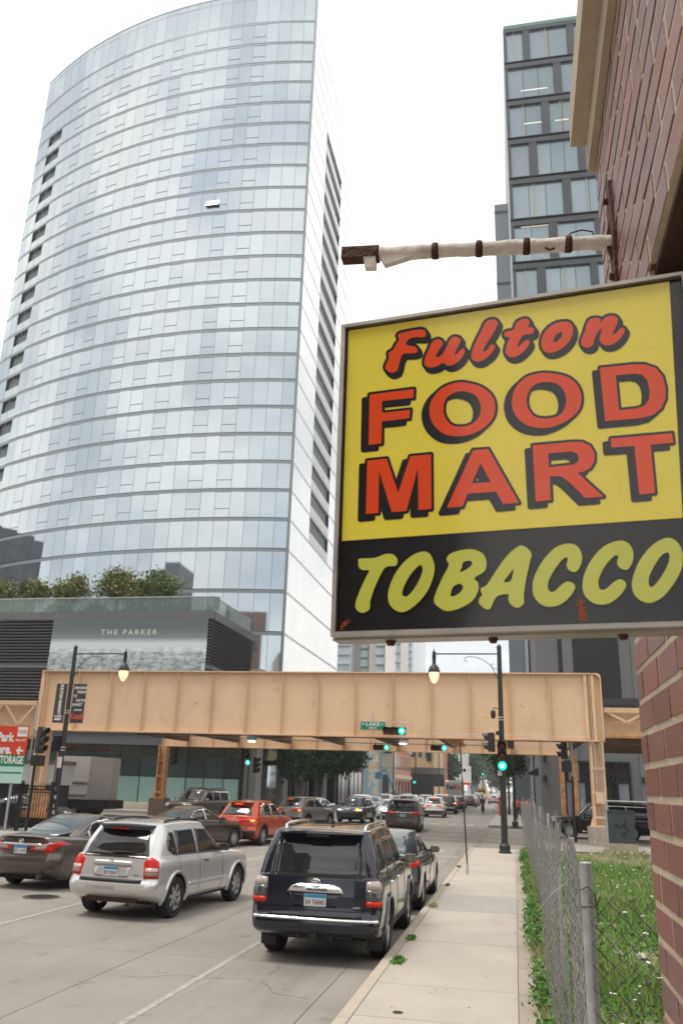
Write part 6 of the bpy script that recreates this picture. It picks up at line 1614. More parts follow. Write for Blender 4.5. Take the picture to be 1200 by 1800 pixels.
TYPES['minivan'] = dict(TYPES['crossover']); TYPES['minivan'].update(W=1.98, L=5.15, wb=3.0, ro=1.05, wr=.345, gc=.18, arch=None,
    top=[(0, 1.10), (.4, 1.12), (3.2, 1.08), (4.0, 1.02), (4.7, .92), (5.05, .80), (5.15, .74)],
    cab=dict(z0=1.06, z1=1.725, rear=[(0, .14), (.5, .24), (1, .42)], front=[(0, 4.15), (.5, 3.6), (1, 3.1)], hw=[(0, .90), (.5, .84), (1, .74)], rr=.16, rf=.26, drop_r=.05, drop_f=.07, crown=.03, bow_r=.1),
    windows=[('rear_window', 'rear', [(-.74, 1.13), (.74, 1.13), (.72, 1.2), (.62, 1.56), (-.62, 1.56), (-.72, 1.2)]),
             ('side_window', 'right', [(.55, 1.17), (1.5, 1.15), (1.5, 1.58), (.70, 1.56)]), ('side_window', 'right', [(1.58, 1.15), (2.5, 1.14), (2.48, 1.60), (1.58, 1.6)]),
             ('side_window', 'right', [(2.58, 1.14), (3.55, 1.12), (3.2, 1.4), (2.95, 1.58), (2.56, 1.6)]), ('windshield', 'front', [(-.7, 1.15), (.7, 1.15), (.6, 1.6), (-.6, 1.6)])],
    patches=[('tail_light', 'dr', [(-.34, .96), (.10, .96), (.18, 1.08), (-.1, 1.09), (-.34, 1.06)], 'red', .012, True),
             ('trunk_chrome', 'rear', [(-.58, 1.02), (.58, 1.02), (.56, 1.05), (-.56, 1.05)], 'chrome', .016, False),
             ('reflector', 'rear', [(-.78, .46), (-.5, .46), (-.5, .50), (-.78, .50)], 'red', .01, True),
             ('head_light', 'fr', [(-.3, .7), (.28, .72), (.28, .88), (-.3, .82)], 'head', .012, True), ('grille', 'front', [(-.46, .5), (.46, .5), (.5, .75), (-.5, .75)], 'black', .012, False)],
    seams=[[(1.54, .3), (1.54, 1.6)], [(2.54, .3), (2.54, 1.6)], [(3.5, .3), (3.55, 1.08)], [(.6, 1.05), (2.5, 1.04)]], rear_seams=[[(-.72, .6), (-.74, 1.08)], [(.72, .6), (.74, 1.08)]],
    mirror=(3.6, 1.2), handles=[(1.75, .98), (2.75, .97)], plate=.90, spoiler=(.6, .4, 1.67, .18, .04), brake=(.30, 1.62), wiper=(0, 1.18, -.1))
TYPES['suv_full'] = dict(TYPES['suv_large']); TYPES['suv_full'].update(W=2.02, L=5.35, wb=3.1, ro=1.18, wr=.41, gc=.28, arch=None, win_trim='chrome',
    top=[(0, 1.16), (.3, 1.18), (3.6, 1.16), (4.1, 1.15), (4.9, 1.10), (5.25, 1.04), (5.35, 1.0)],
    cab=dict(z0=1.13, z1=1.89, rear=[(0, .12), (.5, .16), (1, .26)], front=[(0, 4.0), (.5, 3.6), (1, 3.25)], hw=[(0, .93), (.5, .87), (1, .77)], rr=.12, rf=.2, drop_r=.03, drop_f=.05, crown=.02, bow_r=.05),
    windows=[('rear_window', 'rear', [(-.72, 1.2), (.72, 1.2), (.66, 1.72), (-.66, 1.72)]), ('quarter_window', 'right', [(.36, 1.24), (1.38, 1.22), (1.38, 1.72), (.42, 1.72)]),
             ('side_window', 'right', [(1.46, 1.22), (2.30, 1.21), (2.28, 1.73), (1.46, 1.73)]), ('side_window', 'right', [(2.38, 1.21), (3.48, 1.20), (3.3, 1.4), (3.05, 1.72), (2.36, 1.73)]),
             ('windshield', 'front', [(-.76, 1.25), (.76, 1.25), (.66, 1.78), (-.66, 1.78)])],
    patches=[('tail_light_red', 'dr', [(-.10, .8), (.10, .8), (.10, 1.14), (-.10, 1.14)], 'red', .015, True), ('head_light', 'fr', [(-.25, .86), (.22, .86), (.22, 1.04), (-.25, 1.04)], 'head', .012, True),
             ('turn_light', 'right', [(5.02, .93), (5.16, .93), (5.14, 1.0), (5.0, 1.0)], 'amber_side', .014, True),
             ('grille', 'front', [(-.5, .62), (.5, .62), (.5, 1.02), (-.5, 1.02)], 'black', .012, False), ('lower_chrome', 'right', [(1.7, .38), (3.7, .38), (3.7, .41), (1.7, .41)], 'chrome', .014, True),
             ('front_bumper', 'front', [(-.85, .36), (.85, .36), (.85, .5), (-.85, .5)], 'black', .012, False)],
    seams=[[(1.42, .42), (1.42, 1.74)], [(2.34, .42), (2.34, 1.74)], [(3.46, .42), (3.5, 1.17)]], rear_seams=[[(-.76, .7), (-.76, 1.16)], [(.76, .7), (.76, 1.16)]],
    mirror=(3.5, 1.27), handles=[(1.7, 1.06), (2.6, 1.05)], plate=.92, rails=(.6, 3.0, .66, 1.87), spoiler=None, brake=(.10, 1.78))
TYPES['suv_full']['spoiler'] = (.6, .25, 1.84, .1, .03)

def logo_ring(add, x, y, z, r, m=chrome_m, w=.011, ex=1.0, bar=None, parent=None):
    b = MB(); pts = [(x+r*ex*math.cos(R(a)), y, z+r*math.sin(R(a))) for a in range(0, 361, 20)]
    b.tube(pts, w, 6, cap=False)
    if bar: b.box((x-bar, y-.008, z-.010), (x+bar, y+.004, z+.010))
    return add(b, 'badge', m)
def surf_y(body, x, z):
    h = body.bvh.ray_cast(Vector((x, -2, z)), Vector((0, 1, 0)), 6)[0]; return h.y if h else 0
# 1. navy SUV in front
g0 = atz(480, 1672); g1 = atz(664, 1690)
hd = math.atan2(g1.y-g0.y, g1.x-g0.x)*.5
navy = paint('navy', (.005, .007, .021), .4, .22)
navyL = 'dark navy blue SUV with silver roof rails at the near kerb'
t, add, body, pp = build_car('suv', 'suv_large', navyL, navy, (-2.79, 13.28, 0), R(0.8), dict(plate='E4 76845', rail=chrome_m, spoiler=True, spokes=6, handle=chrome_m, wiper=False, brake_mat=trim))
pp('garn', [(-.40, .93), (.40, .93), (.34, 1.0), (.25, 1.035), (-.25, 1.035), (-.34, 1.0)], 'rear', chrome_m, 'tailgate_garnish', .03)
yy = surf_y(body, 0, .97)
add(xf(text_mb('4RUNNER', .05, bold=.03, sx=1.35), Matrix.Translation((.02, yy-.036, .948))), 'badge_lettering', trim, False)
logo_ring(add, 0, yy-.045, 1.052, .052, ex=1.4, w=.008); logo_ring(add, 0, yy-.05, 1.045, .040, ex=.42, w=.005); logo_ring(add, 0, yy-.05, 1.078, .018, ex=2.6, w=.005)
add(xf(text_mb('LIMITED', .03, bold=.02), Matrix.Translation((.58, surf_y(body, .58, .76)-.006, .745))), 'badge_lettering', chrome_m, False)
0 and add(xf(text_mb('ILLINOIS', .03, bold=.03), Matrix.Translation((0, surf_y(body, 0, .83)-.022, .76))), 'plate_frame', trim, False)
add(MB().box((-.5, .2, .34), (.5, .3, .40)).box((-.05, .04, .36), (.05, .25, .43)).box((-.25, .1, .33), (-.21, .22, .42)).box((.21, .1, .33), (.25, .22, .42)), 'tow_hitch', trim, False)
for sx in (-1, 1):
    add(MB().box((sx*.66, .58, .16), (sx*.88, .60, .45)), 'mud_flap', trim, False)
add(MB().prism([(-.012, 1.15, 1.78), (.012, 1.15, 1.78), (.012, 1.3, 1.78), (-.012, 1.3, 1.78)], (0, .0, .055)), 'antenna_fin', trim)
# 2. black sedan in front of it
blackp = paint('black', (.006, .006, .007), .3, .2)
t, add, body, pp = build_car('sedan', 'sedan', 'black sedan with white streaked tail lamps parked ahead of the navy SUV', blackp, (-2.80, 18.55, 0), R(0), dict(plate='', spokes=10, glass=cg, light=('rear_window',)))
for sx in (1, -1): add(MB().tube([(sx*.6, .12, .27), (sx*.6, -.01, .27)], .045, 10), 'exhaust', chrome_m)
# 3. silver jeep-like SUV
silver = paint('silver', (.64, .64, .63), .55, .3)
grn_jeep = None
t, add, body, pp = build_car('suv', 'suv_compact', 'silver boxy compact SUV with black roof rails in the middle lane', silver, (-6.97, 15.60, 0), R(-6.5), dict(plate='EP 92547', spoiler=True, spoiler_mat=trim, spokes=7, mirror=trim, handle=trim, rail=trim))
yy = surf_y(body, 0, .93)
add(xf(text_mb('Jeep', .05, bold=.02), Matrix.Translation((0, yy-.045, .955))), 'badge_lettering', trim, False)
add(xf(text_mb('COMPASS', .075, bold=.03, sx=1.6, spacing=1.15), Matrix.Translation((-.15, surf_y(body, 0, .52)-.012, .50))), 'bumper_lettering', mat('emboss_silver', (.40, .40, .39), .4, metal=.5), False)
add(xf(text_mb('LIMITED', .03, bold=.02), Matrix.Translation((.5, surf_y(body, .5, .74)-.008, .73))), 'badge_lettering', rimd_m, False)
b = MB()
for x in (-.3, -.15, 0, .15, .3): b.box((x-.02, .75, 1.612-abs(x)*.05), (x+.02, 2.2, 1.628-abs(x)*.05))
add(b, 'roof_ribs', silver); add(MB().tube([(.38, .1, .27), (.38, -.0, .26)], .03, 8), 'exhaust', rimd_m)
add(MB().box((-.5, .16, .28), (.5, .4, .36)), 'underbody', mat('rusty_underbody', (.05, .025, .015), .9), False)
# 4. brown sedan at left
brown = paint('brown', (.085, .068, .058), .5, .28)
t, add, body, pp = build_car('sedan', 'sedan', 'brown grey sedan with chrome boot strip at the left edge of the picture', brown, (-10.50, 18.70, 0), R(-6), dict(plate='BD 11937', spokes=5, light=('rear_window',), handle=chrome_m), scale=(1.03, 1.0, 1.02))
yy = surf_y(body, 0, .975)
logo_ring(add, 0, yy-.012, .975, .045, w=.008, bar=.055)
b = MB()
for i in range(9):
    x = -.62+1.24*i/8; b.add([(x, .22+.14*(x/.62)**2, 1.035-.02*(x/.62)**2), (x, .02+.16*(x/.62)**2, 1.085-.045*(x/.62)**4), (x, .0+.16*(x/.62)**2, 1.07-.045*(x/.62)**4), (x, .14+.14*(x/.62)**2, 1.01)], [])
b.f = [(i*4+j, i*4+(j+1) % 4, i*4+4+(j+1) % 4, i*4+4+j) for i in range(8) for j in range(4)]; b.m = [0]*len(b.f)
add(b, 'boot_spoiler', brown)
add(MB().tube([(.55, .12, .30), (.55, -.0, .29)], .045, 10), 'exhaust', rimd_m)
add(xf(text_mb('ALTIMA', .045, bold=.02), Matrix.Translation((-.55, surf_y(body, -.55, .985)-.008, .965))), 'badge_lettering', chrome_m, False)
# the others
redp = paint('red', (.46, .048, .010), .35, .25)
lit_o = dict(lens=amber_on, brake_mat=tl_on)
def car(name, typ, label, col, x, y, rz, o=None, **k): return build_car(name, typ, label, col, (x, y, 0), R(rz), dict(dict(lens=tl_r), **(o or {})), **k)
t, add, body, pp = car('suv', 'crossover', 'orange red crossover with lit brake lights behind the silver SUV', redp, -10.75, 34.0, -7, dict(plate='AX 4170', spoiler=True, spokes=10, **lit_o))
yy = surf_y(body, 0, 1.02); logo_ring(add, 0, yy-.014, 1.0, .055, ex=1.2, w=.009); add(MB().tube([(-.05, yy-.014, 1.02), (0, yy-.014, .99), (.05, yy-.014, 1.02)], .007, 5), 'badge', chrome_m)
greys = paint('grey_silver', (.30, .30, .30), .5)
car('sedan', 'sedan', 'dark brown sedan partly hidden by the silver SUV, left of the red one', paint('dark_brown', (.035, .026, .022), .4), -12.2, 29.8, -18, dict(plate=''))
car('suv', 'crossover', 'silver crossover with a dark grey side turning ahead of the red one', greys, -12.6, 49.6, -16, dict(plate='', spoiler=True, **lit_o))
car('suv', 'suv_full', 'tan brown full size SUV facing the camera behind the red crossover', paint('tan', (.14, .112, .088), .4), -19.2, 53.4, 170, dict(plate=None, spokes=6, mirror=chrome_m))
t, add, body, pp = car('suv', 'crossover', 'black crossover facing the camera with one lit headlight and amber flasher', blackp, -10.6, 60.5, 176, dict(plate=None, spoiler=False, head=hl_on))
add(MB().lathe([(0, 0), (.09, .0)], 12, c=(-.62, 4.48, .88), axis='Y'), 'turn_light', amber_on)
add(MB().box((-.3, 4.585, .84), (.3, 4.60, .87)), 'grille_bar', chrome_m)
t, add, body, pp = car('minivan', 'minivan', 'dark grey minivan with red wrap tail lamps in the middle of the crossing', paint('dark_grey', (.075, .07, .07), .5), -6.25, 49.7, 3.5, dict(plate='H 6073', spoiler=True, spokes=10))
car('sedan', 'sedan', 'silver sedan facing the camera beside the concrete columns', paint('silver2', (.36, .37, .36), .5), -14.3, 64.2, 172, dict(plate=None))
car('sedan', 'sedan', 'pale silver sedan waiting right behind the black facing crossover', paint('pale', (.55, .57, .58), .5), -9.6, 69.5, 180, dict(plate=None))
wpt = paint('white', (.68, .67, .64), .1)
car('suv', 'crossover', 'white crossover with lit tail lamps right of the grey minivan', wpt, -6.9, 76.0, 1.5, dict(plate='', spoiler=True, **lit_o))
car('suv', 'suv_large', 'dark grey SUV with bright orange tail lamp behind the delivery truck lane', greys and paint('graphite', (.03, .03, .033), .4), -6.75, 88.5, 1, dict(plate='', clear=amber_on, brake_mat=tl_on))
car('suv', 'crossover', 'dark red brown crossover between the graphite SUV and the delivery truck', paint('maroon', (.06, .022, .018), .4), -6.5, 98.5, 1, dict(plate='', lens=tl_on))
QG = 'cars queueing towards the camera on the left side of the street'
qs = [(-13.6, 74, 'crossover', 'white', (.6, .6, .6), 'light crossover at the head of the far left queue'), (-13.7, 82, 'sedan', 'blue', (.08, .16, .26), 'bluish sedan second in the far left queue'), (-9.9, 78.5, 'suv_large', 'sky', (.45, .5, .52), 'pale grey SUV behind the pale silver sedan'),
      (-13.8, 90, 'crossover', 'white2', (.62, .62, .6), 'white crossover with a cluttered roof in the far left queue'), (-10.1, 88, 'sedan', 'silver4', (.5, .52, .53), 'silver sedan behind the pale grey SUV in the second queue'), (-13.8, 99, 'sedan', 'grey4', (.2, .21, .22), 'mid grey sedan farther back in the far left queue'),
      (-10.1, 97, 'crossover', 'pale5', (.55, .56, .57), 'pale crossover below the boom lift'), (-10.2, 107, 'sedan', 'rose', (.50, .30, .26), 'rose beige sedan farther back in the second queue'), (-10.2, 117, 'crossover', 'white6', (.62, .62, .62), 'white crossover below the black canopy'), (-13.8, 109, 'crossover', 'grey7', (.3, .3, .3), 'grey crossover below the mural'),
      (-10.2, 128, 'sedan', 'blue8', (.30, .36, .42), 'grey blue sedan near the canopy'), (-10.2, 140, 'crossover', 'white9', (.6, .6, .6), 'white crossover at the far end of the second queue')]
for (x, y, ty, nm, c, lb) in qs: car('suv' if ty != 'sedan' else 'sedan', ty, lb, paint(nm, c, .3), x, y+4.5, 180+random.uniform(-2, 2), dict(plate=None), group=QG)
SG = 'cars ahead of the delivery truck in our lanes'
for (x, y, ty, nm, c, lb) in [(-6.4, 125, 'crossover', 'dk', (.05, .05, .05), 'dark crossover just ahead of the delivery truck'), (-6.4, 135, 'sedan', 'dk2', (.12, .12, .12), 'dark sedan farther ahead of the delivery truck'), (-6.3, 146, 'crossover', 'dk3', (.08, .06, .06), 'last dark crossover of the line ahead of the truck'),
                              (-6.8, 168, 'suv_full', 'w4', (.6, .6, .6), 'white van far down the middle of the street'), (-3.9, 158, 'crossover', 'slv5', (.42, .42, .42), 'silver crossover parked at the right kerb past the cyclist')]:
    car('suv', ty, lb, paint(nm, c, .3), x, y, 0, dict(plate=''), group=SG)
# black full-size SUV on the cross street
p = atz(1002, 1469)
car('suv', 'suv_full', 'black full size SUV with chrome wheels passing behind the bridge column', blackp, 6.1, 50.6, 90, dict(plate=None, spokes=12, amber_side=amber_on, head=hl), scale=(1, 1.04, 1))
# dark car in the left car park
car('sedan', 'sedan', 'dark grey parked car nose to the right beside the box truck', paint('dkgrey', (.03, .032, .034), .4), -31.0, 53.0, -82, dict(plate=None))
car('sedan', 'sedan', 'dark parked car behind the iron fence', paint('blk2', (.012, .012, .014), .3), -24.5, 38.2, -70, dict(plate=None, brake_mat=tl_r))
# delivery truck
fx = -7.55; fy = 112.0; t = empty('delivery_truck', (fx, fy, 0), 'white box delivery truck lettered FedEx seen from behind', 'truck')
part(MB().box((-1.2, 0, .95), (1.2, 6.5, 3.45)), 'box', wpt, t, local=True); part(MB().box((-1.05, -.03, 1.05), (1.05, -.005, 3.2)), 'roller_door', mat('door_white', (.55, .55, .53), .5), t, local=True)
part(MB().box((-1.1, 6.5, .7), (1.1, 8.3, 2.6)), 'cab', wpt, t, local=True)
for sx in (-1, 1):
    for y in (1.2, 7): part(MB().lathe([(0, -.15), (.45, -.15), (.45, .15), (0, .15)], 18, c=(sx*.95, y, .45), axis='X'), 'wheel', tyre_m, t, local=True)
    part(MB().box((sx*1.05-.1, -.06, 1.5), (sx*1.05+.1, -.032, 1.75)).box((sx*1.0-.1, -.06, 3.25), (sx*1.0+.1, -.031, 3.38)), 'lamp', amber_on, t, local=True)
part(MB().box((-1.2, -.2, .6), (1.2, -.05, .8)), 'bumper', dark_m, t, local=True)
part(xf(text_mb('Fed', .82, bold=.035, sx=.95, align='RIGHT'), Matrix.Translation((.03, -.045, 2.35))), 'lettering', mat('purple', (.045, .02, .09), .5), t, local=True)
part(xf(text_mb('Ex', .82, bold=.035, sx=.95, align='LEFT'), Matrix.Translation((.05, -.045, 2.35))), 'lettering', mat('fed_orange', (.75, .13, .02), .5), t, local=True)
# school bus
t = empty('school_bus', (-8.8, 236, 0), 'yellow school bus far down the street', 'bus'); yb = mat('bus_yellow', (.65, .36, .03), .5)
part(MB().box((-1.2, 0, .6), (1.2, 10, 3.0)), 'body', yb, t, local=True); part(MB().box((-1.0, -.03, 1.7), (1.0, -.001, 2.5)), 'windshield', cg, t, local=True)
for sx in (-1, 1): part(MB().lathe([(0, -.15), (.5, -.15), (.5, .15), (0, .15)], 14, c=(sx*.95, 1.5, .5), axis='X'), 'wheel', tyre_m, t, local=True); part(MB().box((sx*.9-.1, -.05, 1.0), (sx*.9+.1, -.02, 1.2)), 'head_light', hl_on, t, local=True)
# box truck by the left lot and white container
p0 = at(112, 1333, 52); p1 = at(186, 1333, 52)
t = empty('box_truck', (p0.x, 52, 0), 'grey box truck seen behind the left lamp post', 'truck')
bxm = mat('truck_grey', (.46, .43, .40), .6, var=.06)
part(MB().box((p0.x, 52, 1.0), (p1.x-1.0, 54.4, 3.65)), 'box', bxm, t); part(MB().prism([(p1.x-.98, 52.02, 1.0), (p1.x, 53.2, 1.0), (p1.x, 54.3, 1.0), (p1.x-.98, 54.3, 1.0)], (0, 0, 2.62)), 'rear_frame', bxm, t)
part(MB().box((p0.x, 51.93, 1.28), (p1.x-1.1, 51.99, 1.36)).box((p0.x, 51.93, 2.05), (p1.x-1.1, 51.99, 2.13)), 'side_rail', mat('truck_rail', (.40, .39, .38), .5), t)
part(MB().box((p0.x, 52.1, .45), (p1.x+.5, 54.3, .98)), 'chassis', dark_m, t)
for y in (52.5, 53.9): part(MB().lathe([(0, -.15), (.48, -.15), (.48, .15), (0, .15)], 16, c=(p1.x-1.2, y, .48), axis='Y'), 'wheel', tyre_m, t)
t = empty('storage_trailer', (-24, 42, 0), 'white storage trailer behind the iron fence', 'trailer')
q0 = at(0, 1340, 42); q1 = at(94, 1344, 42); q2 = at(94, 1373, 42)
part(MB().box((q0.x-6, 42, q2.z-.2), (q1.x, 44.3, q1.z)), 'body', mat('trailer_white', (.62, .63, .64), .5), t); part(MB().box((q0.x-6, 41.95, q1.z), (q1.x+.05, 44.4, q1.z+.22)), 'roof', mat('trailer_roof', (.22, .18, .15), .8, var=.3), t)
part(MB().box((q0.x-6, 42.1, .5), (q1.x-.1, 44.2, q2.z-.2)), 'underframe', dark_m, t)
# ---------------------------------------------------------------- vegetation helpers
rng = np.random.default_rng(5)
def leaf_mesh(name, centers, size, m, jitter=.5, up=0.0, aspect=1.8, smooth=False):
    """diamond leaves at centers (n,3)"""
    n = len(centers); c = np.asarray(centers, float)
    s = size*(1+jitter*(rng.random(n)-.5)*2)
    a = rng.normal(size=(n, 3)); a[:, 2] += up; a /= np.linalg.norm(a, axis=1)[:, None]
    r = rng.normal(size=(n, 3)); b = np.cross(a, r); b /= np.linalg.norm(b, axis=1)[:, None]
    nn = np.cross(a, b)
    L_ = a*(s*aspect/2)[:, None]; W_ = b*(s/2)[:, None]; F_ = nn*(s*.12)[:, None]
    v = np.stack([c-L_, c+W_+F_, c+L_, c-W_+F_], 1).reshape(-1, 3)
    me = bpy.data.meshes.new(name); me.vertices.add(4*n); me.vertices.foreach_set('co', v.ravel().astype(np.float32))
    me.loops.add(4*n); me.polygons.add(n)
    me.loops.foreach_set('vertex_index', np.arange(4*n, dtype=np.int32)); me.polygons.foreach_set('loop_start', np.arange(0, 4*n, 4, dtype=np.int32)); me.polygons.foreach_set('loop_total', np.full(n, 4, np.int32))
    me.materials.append(m); me.update(calc_edges=True); return me
def leaf_mat(name, col, var=.35, rough=.6):
    m = mat(name, col, rough, rnd=var, spec=.3); p = m.node_tree.nodes['Principled BSDF']; p.inputs['Subsurface Weight'].default_value = 0
    return m
gr1 = leaf_mat('leaf_street', (.028, .062, .018)); gr2 = leaf_mat('leaf_terrace', (.17, .185, .05), .45); gr3 = leaf_mat('leaf_far', (.05, .10, .03)); gr4 = leaf_mat('leaf_weed', (.085, .20, .03), .4); gr5 = leaf_mat('leaf_weed_yellow', (.30, .27, .11), .4)
bark = mat('bark', (.06, .048, .04), .9, var=.3, vscale=6)
def crown_points(c, rad, n, nclump=26, spread=.34, hollow=.35):
    cl = []
    while len(cl) < nclump:
        p = rng.uniform(-1, 1, 3); d = np.linalg.norm(p)
        if hollow < d < 1: cl.append(p)
    cl = np.array(cl); k = rng.integers(0, nclump, n); p = cl[k]*.82+rng.normal(size=(n, 3))*spread*rng.uniform(.6, 1.2, (nclump, 1))[k]*.6
    return np.array(c)+p*np.array(rad)
def tree(name, x, y, z0, h, rad, n, size, m, label, group=None, trunk_r=.1, cz=None, nclump=26, cat='tree', stems=1, spread=.34):
    t = empty(name, (x, y, z0), label, cat, group)
    cz = cz if cz is not None else h-rad[2]*.9
    b = MB()
    for s_ in range(stems):
        dx, dy = rng.normal(size=2)*.12*(stems > 1)
        b.tube([(dx, dy, 0), (dx+.03, dy, h*.3), (dx*2-.04, dy, h*.55), (dx*3, dy*2, h*.8)], [trunk_r, trunk_r*.8, trunk_r*.55, trunk_r*.2], 7)
        for i in range(5):
            a = rng.uniform(0, 6.28); q = h*rng.uniform(.35, .6)
            b.tube([(dx, dy, q), (dx+math.cos(a)*rad[0]*.4, dy+math.sin(a)*rad[1]*.4, q+h*.14), (dx+math.cos(a)*rad[0]*.75, dy+math.sin(a)*rad[1]*.75, q+h*.2)], [trunk_r*.4, trunk_r*.25, trunk_r*.08], 5)
    part(b, 'trunk', bark, t, smooth=True, local=True)
    pts = crown_points((0, 0, cz), rad, n, nclump, spread); o = bpy.data.objects.new('crown', leaf_mesh('crown', pts, size, m)); COL.objects.link(o); o.parent = t
    return t
# terrace shrubs (small trees on the podium roof)
TG = 'small trees on the podium roof terrace'
for i, (px_, hh, rx, lb) in enumerate([(2, 3.3, 1.8, 'golden green terrace tree at the left edge of the picture'), (62, 3.3, 1.7, 'golden green terrace tree second from the left edge'), (125, 3.7, 1.9, 'golden green terrace tree left above the poster'),
        (205, 4.0, 2.1, 'tall terrace tree above the words on the poster'), (238, 3.0, 1.4, 'lower terrace tree between the two tallest'), (280, 3.8, 2.2, 'greener terrace tree near the right end of the row')]):
    p = at(px_, 1040, 66.0); tree('terrace_tree', p.x, 66+random.uniform(-.3, .3), 15.7, hh, (rx, 1.1, hh*.36), 2800, .14, gr2 if i < 5 else leaf_mat('leaf_terrace2', (.13, .17, .05), .4), lb, TG, .05, cz=hh*.70, nclump=34, stems=4, spread=.42)
hd_ = empty('terrace_hedge', (-36, 65, 15.72), 'low planting behind the glass balustrade of the roof terrace', 'hedge')
pts = np.column_stack([rng.uniform(-12, 10.5, 9000), rng.uniform(-.3, .6, 9000), np.abs(rng.normal(0, .42, 9000))+.02]); pts[:, 2] *= (.7+.5*np.sin(pts[:, 0]*1.7))
o = bpy.data.objects.new('foliage', leaf_mesh('foliage', pts, .16, gr2)); COL.objects.link(o); o.parent = hd_
# street trees left beyond the bridge
SGp = 'street trees left of the mural'
for (px_, Y, h, r_, lb) in [(522, 76, 6.6, 1.9, 'leafy street tree nearest the concrete columns'), (548, 84, 7.2, 2.1, 'leafy street tree second from the concrete columns'), (572, 92, 7.6, 2.3, 'leafy street tree in the middle of the dark row'), (602, 100, 8.2, 2.5, 'wide street tree third before the mural'), (620, 108, 8.0, 2.1, 'street tree right before the mural')]:
    p = at(px_, 1380, Y); tree('street_tree', p.x-.6, Y, .15, h, (r_, r_, r_*1.05), 5200, .22, gr1, lb, SGp, .13, nclump=40)
# right side trees beyond the crossing
for (px_, Y, h, r_, lb) in [(893, 88, 7.6, 1.7, 'dark street tree behind the right lamp post'), (905, 100, 7.6, 1.7, 'dark street tree just right of the lamp post'), (884, 118, 7.6, 1.7, 'street tree left behind the right lamp post')]:
    p = at(px_, 1380, Y); tree('street_tree', p.x, Y, .15, h, (r_, r_, r_*1.2), 4200, .24, gr1, lb, 'street trees behind the right lamp post', .13, nclump=30)
for (px_, Y, h, r_, lb, m_) in [(838, 330, 21, 6.5, 'bright green tree at the end of the street left of the far signal', gr3), (822, 300, 14, 5, 'lower green tree before the white block', gr3), (862, 420, 22, 9, 'pale green tree farthest down the street', gr3), (880, 360, 17, 7, 'green tree far down behind the lamp post', gr3), (786, 232, 11, 3, 'green tree beside the rust coloured wall', gr3)]:
    p = at(px_, 1380, Y); tree('far_tree', p.x, Y, .1, h, (r_, r_, r_*1.1), 3500, .7, m_, lb, 'trees far down the street', .35, nclump=30)
# ---------------------------------------------------------------- vacant lot: grass, weeds, flowers
def blades(name, n, xr, yr, h, w, m, z0=.1, bend=.35, dens=None, label='', cat='grass'):
    x = rng.uniform(*xr, n*2); y = yr[0]+(yr[1]-yr[0])*rng.random(n*2)**1.5
    d = (np.sin(x*2.1+y*.9)+np.sin(x*.8-y*1.7+1.3)+rng.normal(0, .6, n*2)) > (-.9 if dens is None else dens)
    x = x[d][:n]; y = y[d][:n]; n = len(x)
    hh = h*(rng.random(n)*.8+.35)*(1+.35*np.sin(x*1.3+y*.6)); a = rng.uniform(0, 6.28, n); ww = w*(.6+rng.random(n)*.8)*(1+y*.05)
    dx, dy = np.cos(a), np.sin(a); bx_, by_ = rng.normal(0, bend, n)*hh, rng.normal(0, bend, n)*hh
    z = np.full(n, z0)
    v = np.stack([np.column_stack([x-dx*ww, y-dy*ww, z]), np.column_stack([x+dx*ww, y+dy*ww, z]), np.column_stack([x+bx_*.45+dx*ww*.7, y+by_*.45+dy*ww*.7, z+hh*.6]), np.column_stack([x+bx_, y+by_, z+hh]), np.column_stack([x+bx_*.45-dx*ww*.7, y+by_*.45-dy*ww*.7, z+hh*.6])], 1).reshape(-1, 3)
    me = bpy.data.meshes.new(name); me.vertices.add(5*n); me.vertices.foreach_set('co', v.ravel().astype(np.float32)); me.loops.add(5*n); me.polygons.add(n)
    me.loops.foreach_set('vertex_index', np.arange(5*n, dtype=np.int32)); me.polygons.foreach_set('loop_start', np.arange(0, 5*n, 5, dtype=np.int32)); me.polygons.foreach_set('loop_total', np.full(n, 5, np.int32))
    me.materials.append(m); me.update(calc_edges=True); o = bpy.data.objects.new(name, me); COL.objects.link(o); return tag(o, label, cat, kind='stuff')
gA = leaf_mat('grass_green', (.18, .325, .058), .35); gB = leaf_mat('grass_pale', (.32, .33, .15), .35)
blades('grass', 60000, (.38, 7.5), (5.5, 30), .20, .0045, gA, label='green grass of the vacant lot behind the wire fence')
blades('dry_grass', 16000, (.38, 8.5), (9, 36), .26, .004, gB, dens=.1, label='pale dry grass stems of the vacant lot')
pts = []
for _ in range(520):
    y = 5.8+(30-5.8)*rng.random()**1.4; x = rng.uniform(.42, .6+y*.22); k = rng.integers(14, 34); r_ = rng.uniform(.08, .2)
    q = rng.normal(size=(k, 3))*r_*.6; q[:, 2] = np.abs(q[:, 2])*1.2+.12; pts.append(q+np.array([x, y, 0]))
o = bpy.data.objects.new('broadleaf_weeds', leaf_mesh('broadleaf_weeds', np.vstack(pts), .032, gr4, up=.3)); COL.objects.link(o); tag(o, 'low broad leaved weeds between the grass of the lot', 'weeds', kind='stuff')
wf = mat('flower_white', (.68, .68, .62), .7); stm = mat('flower_stem', (.10, .16, .05), .8)
fb = MB(); sb2 = MB()
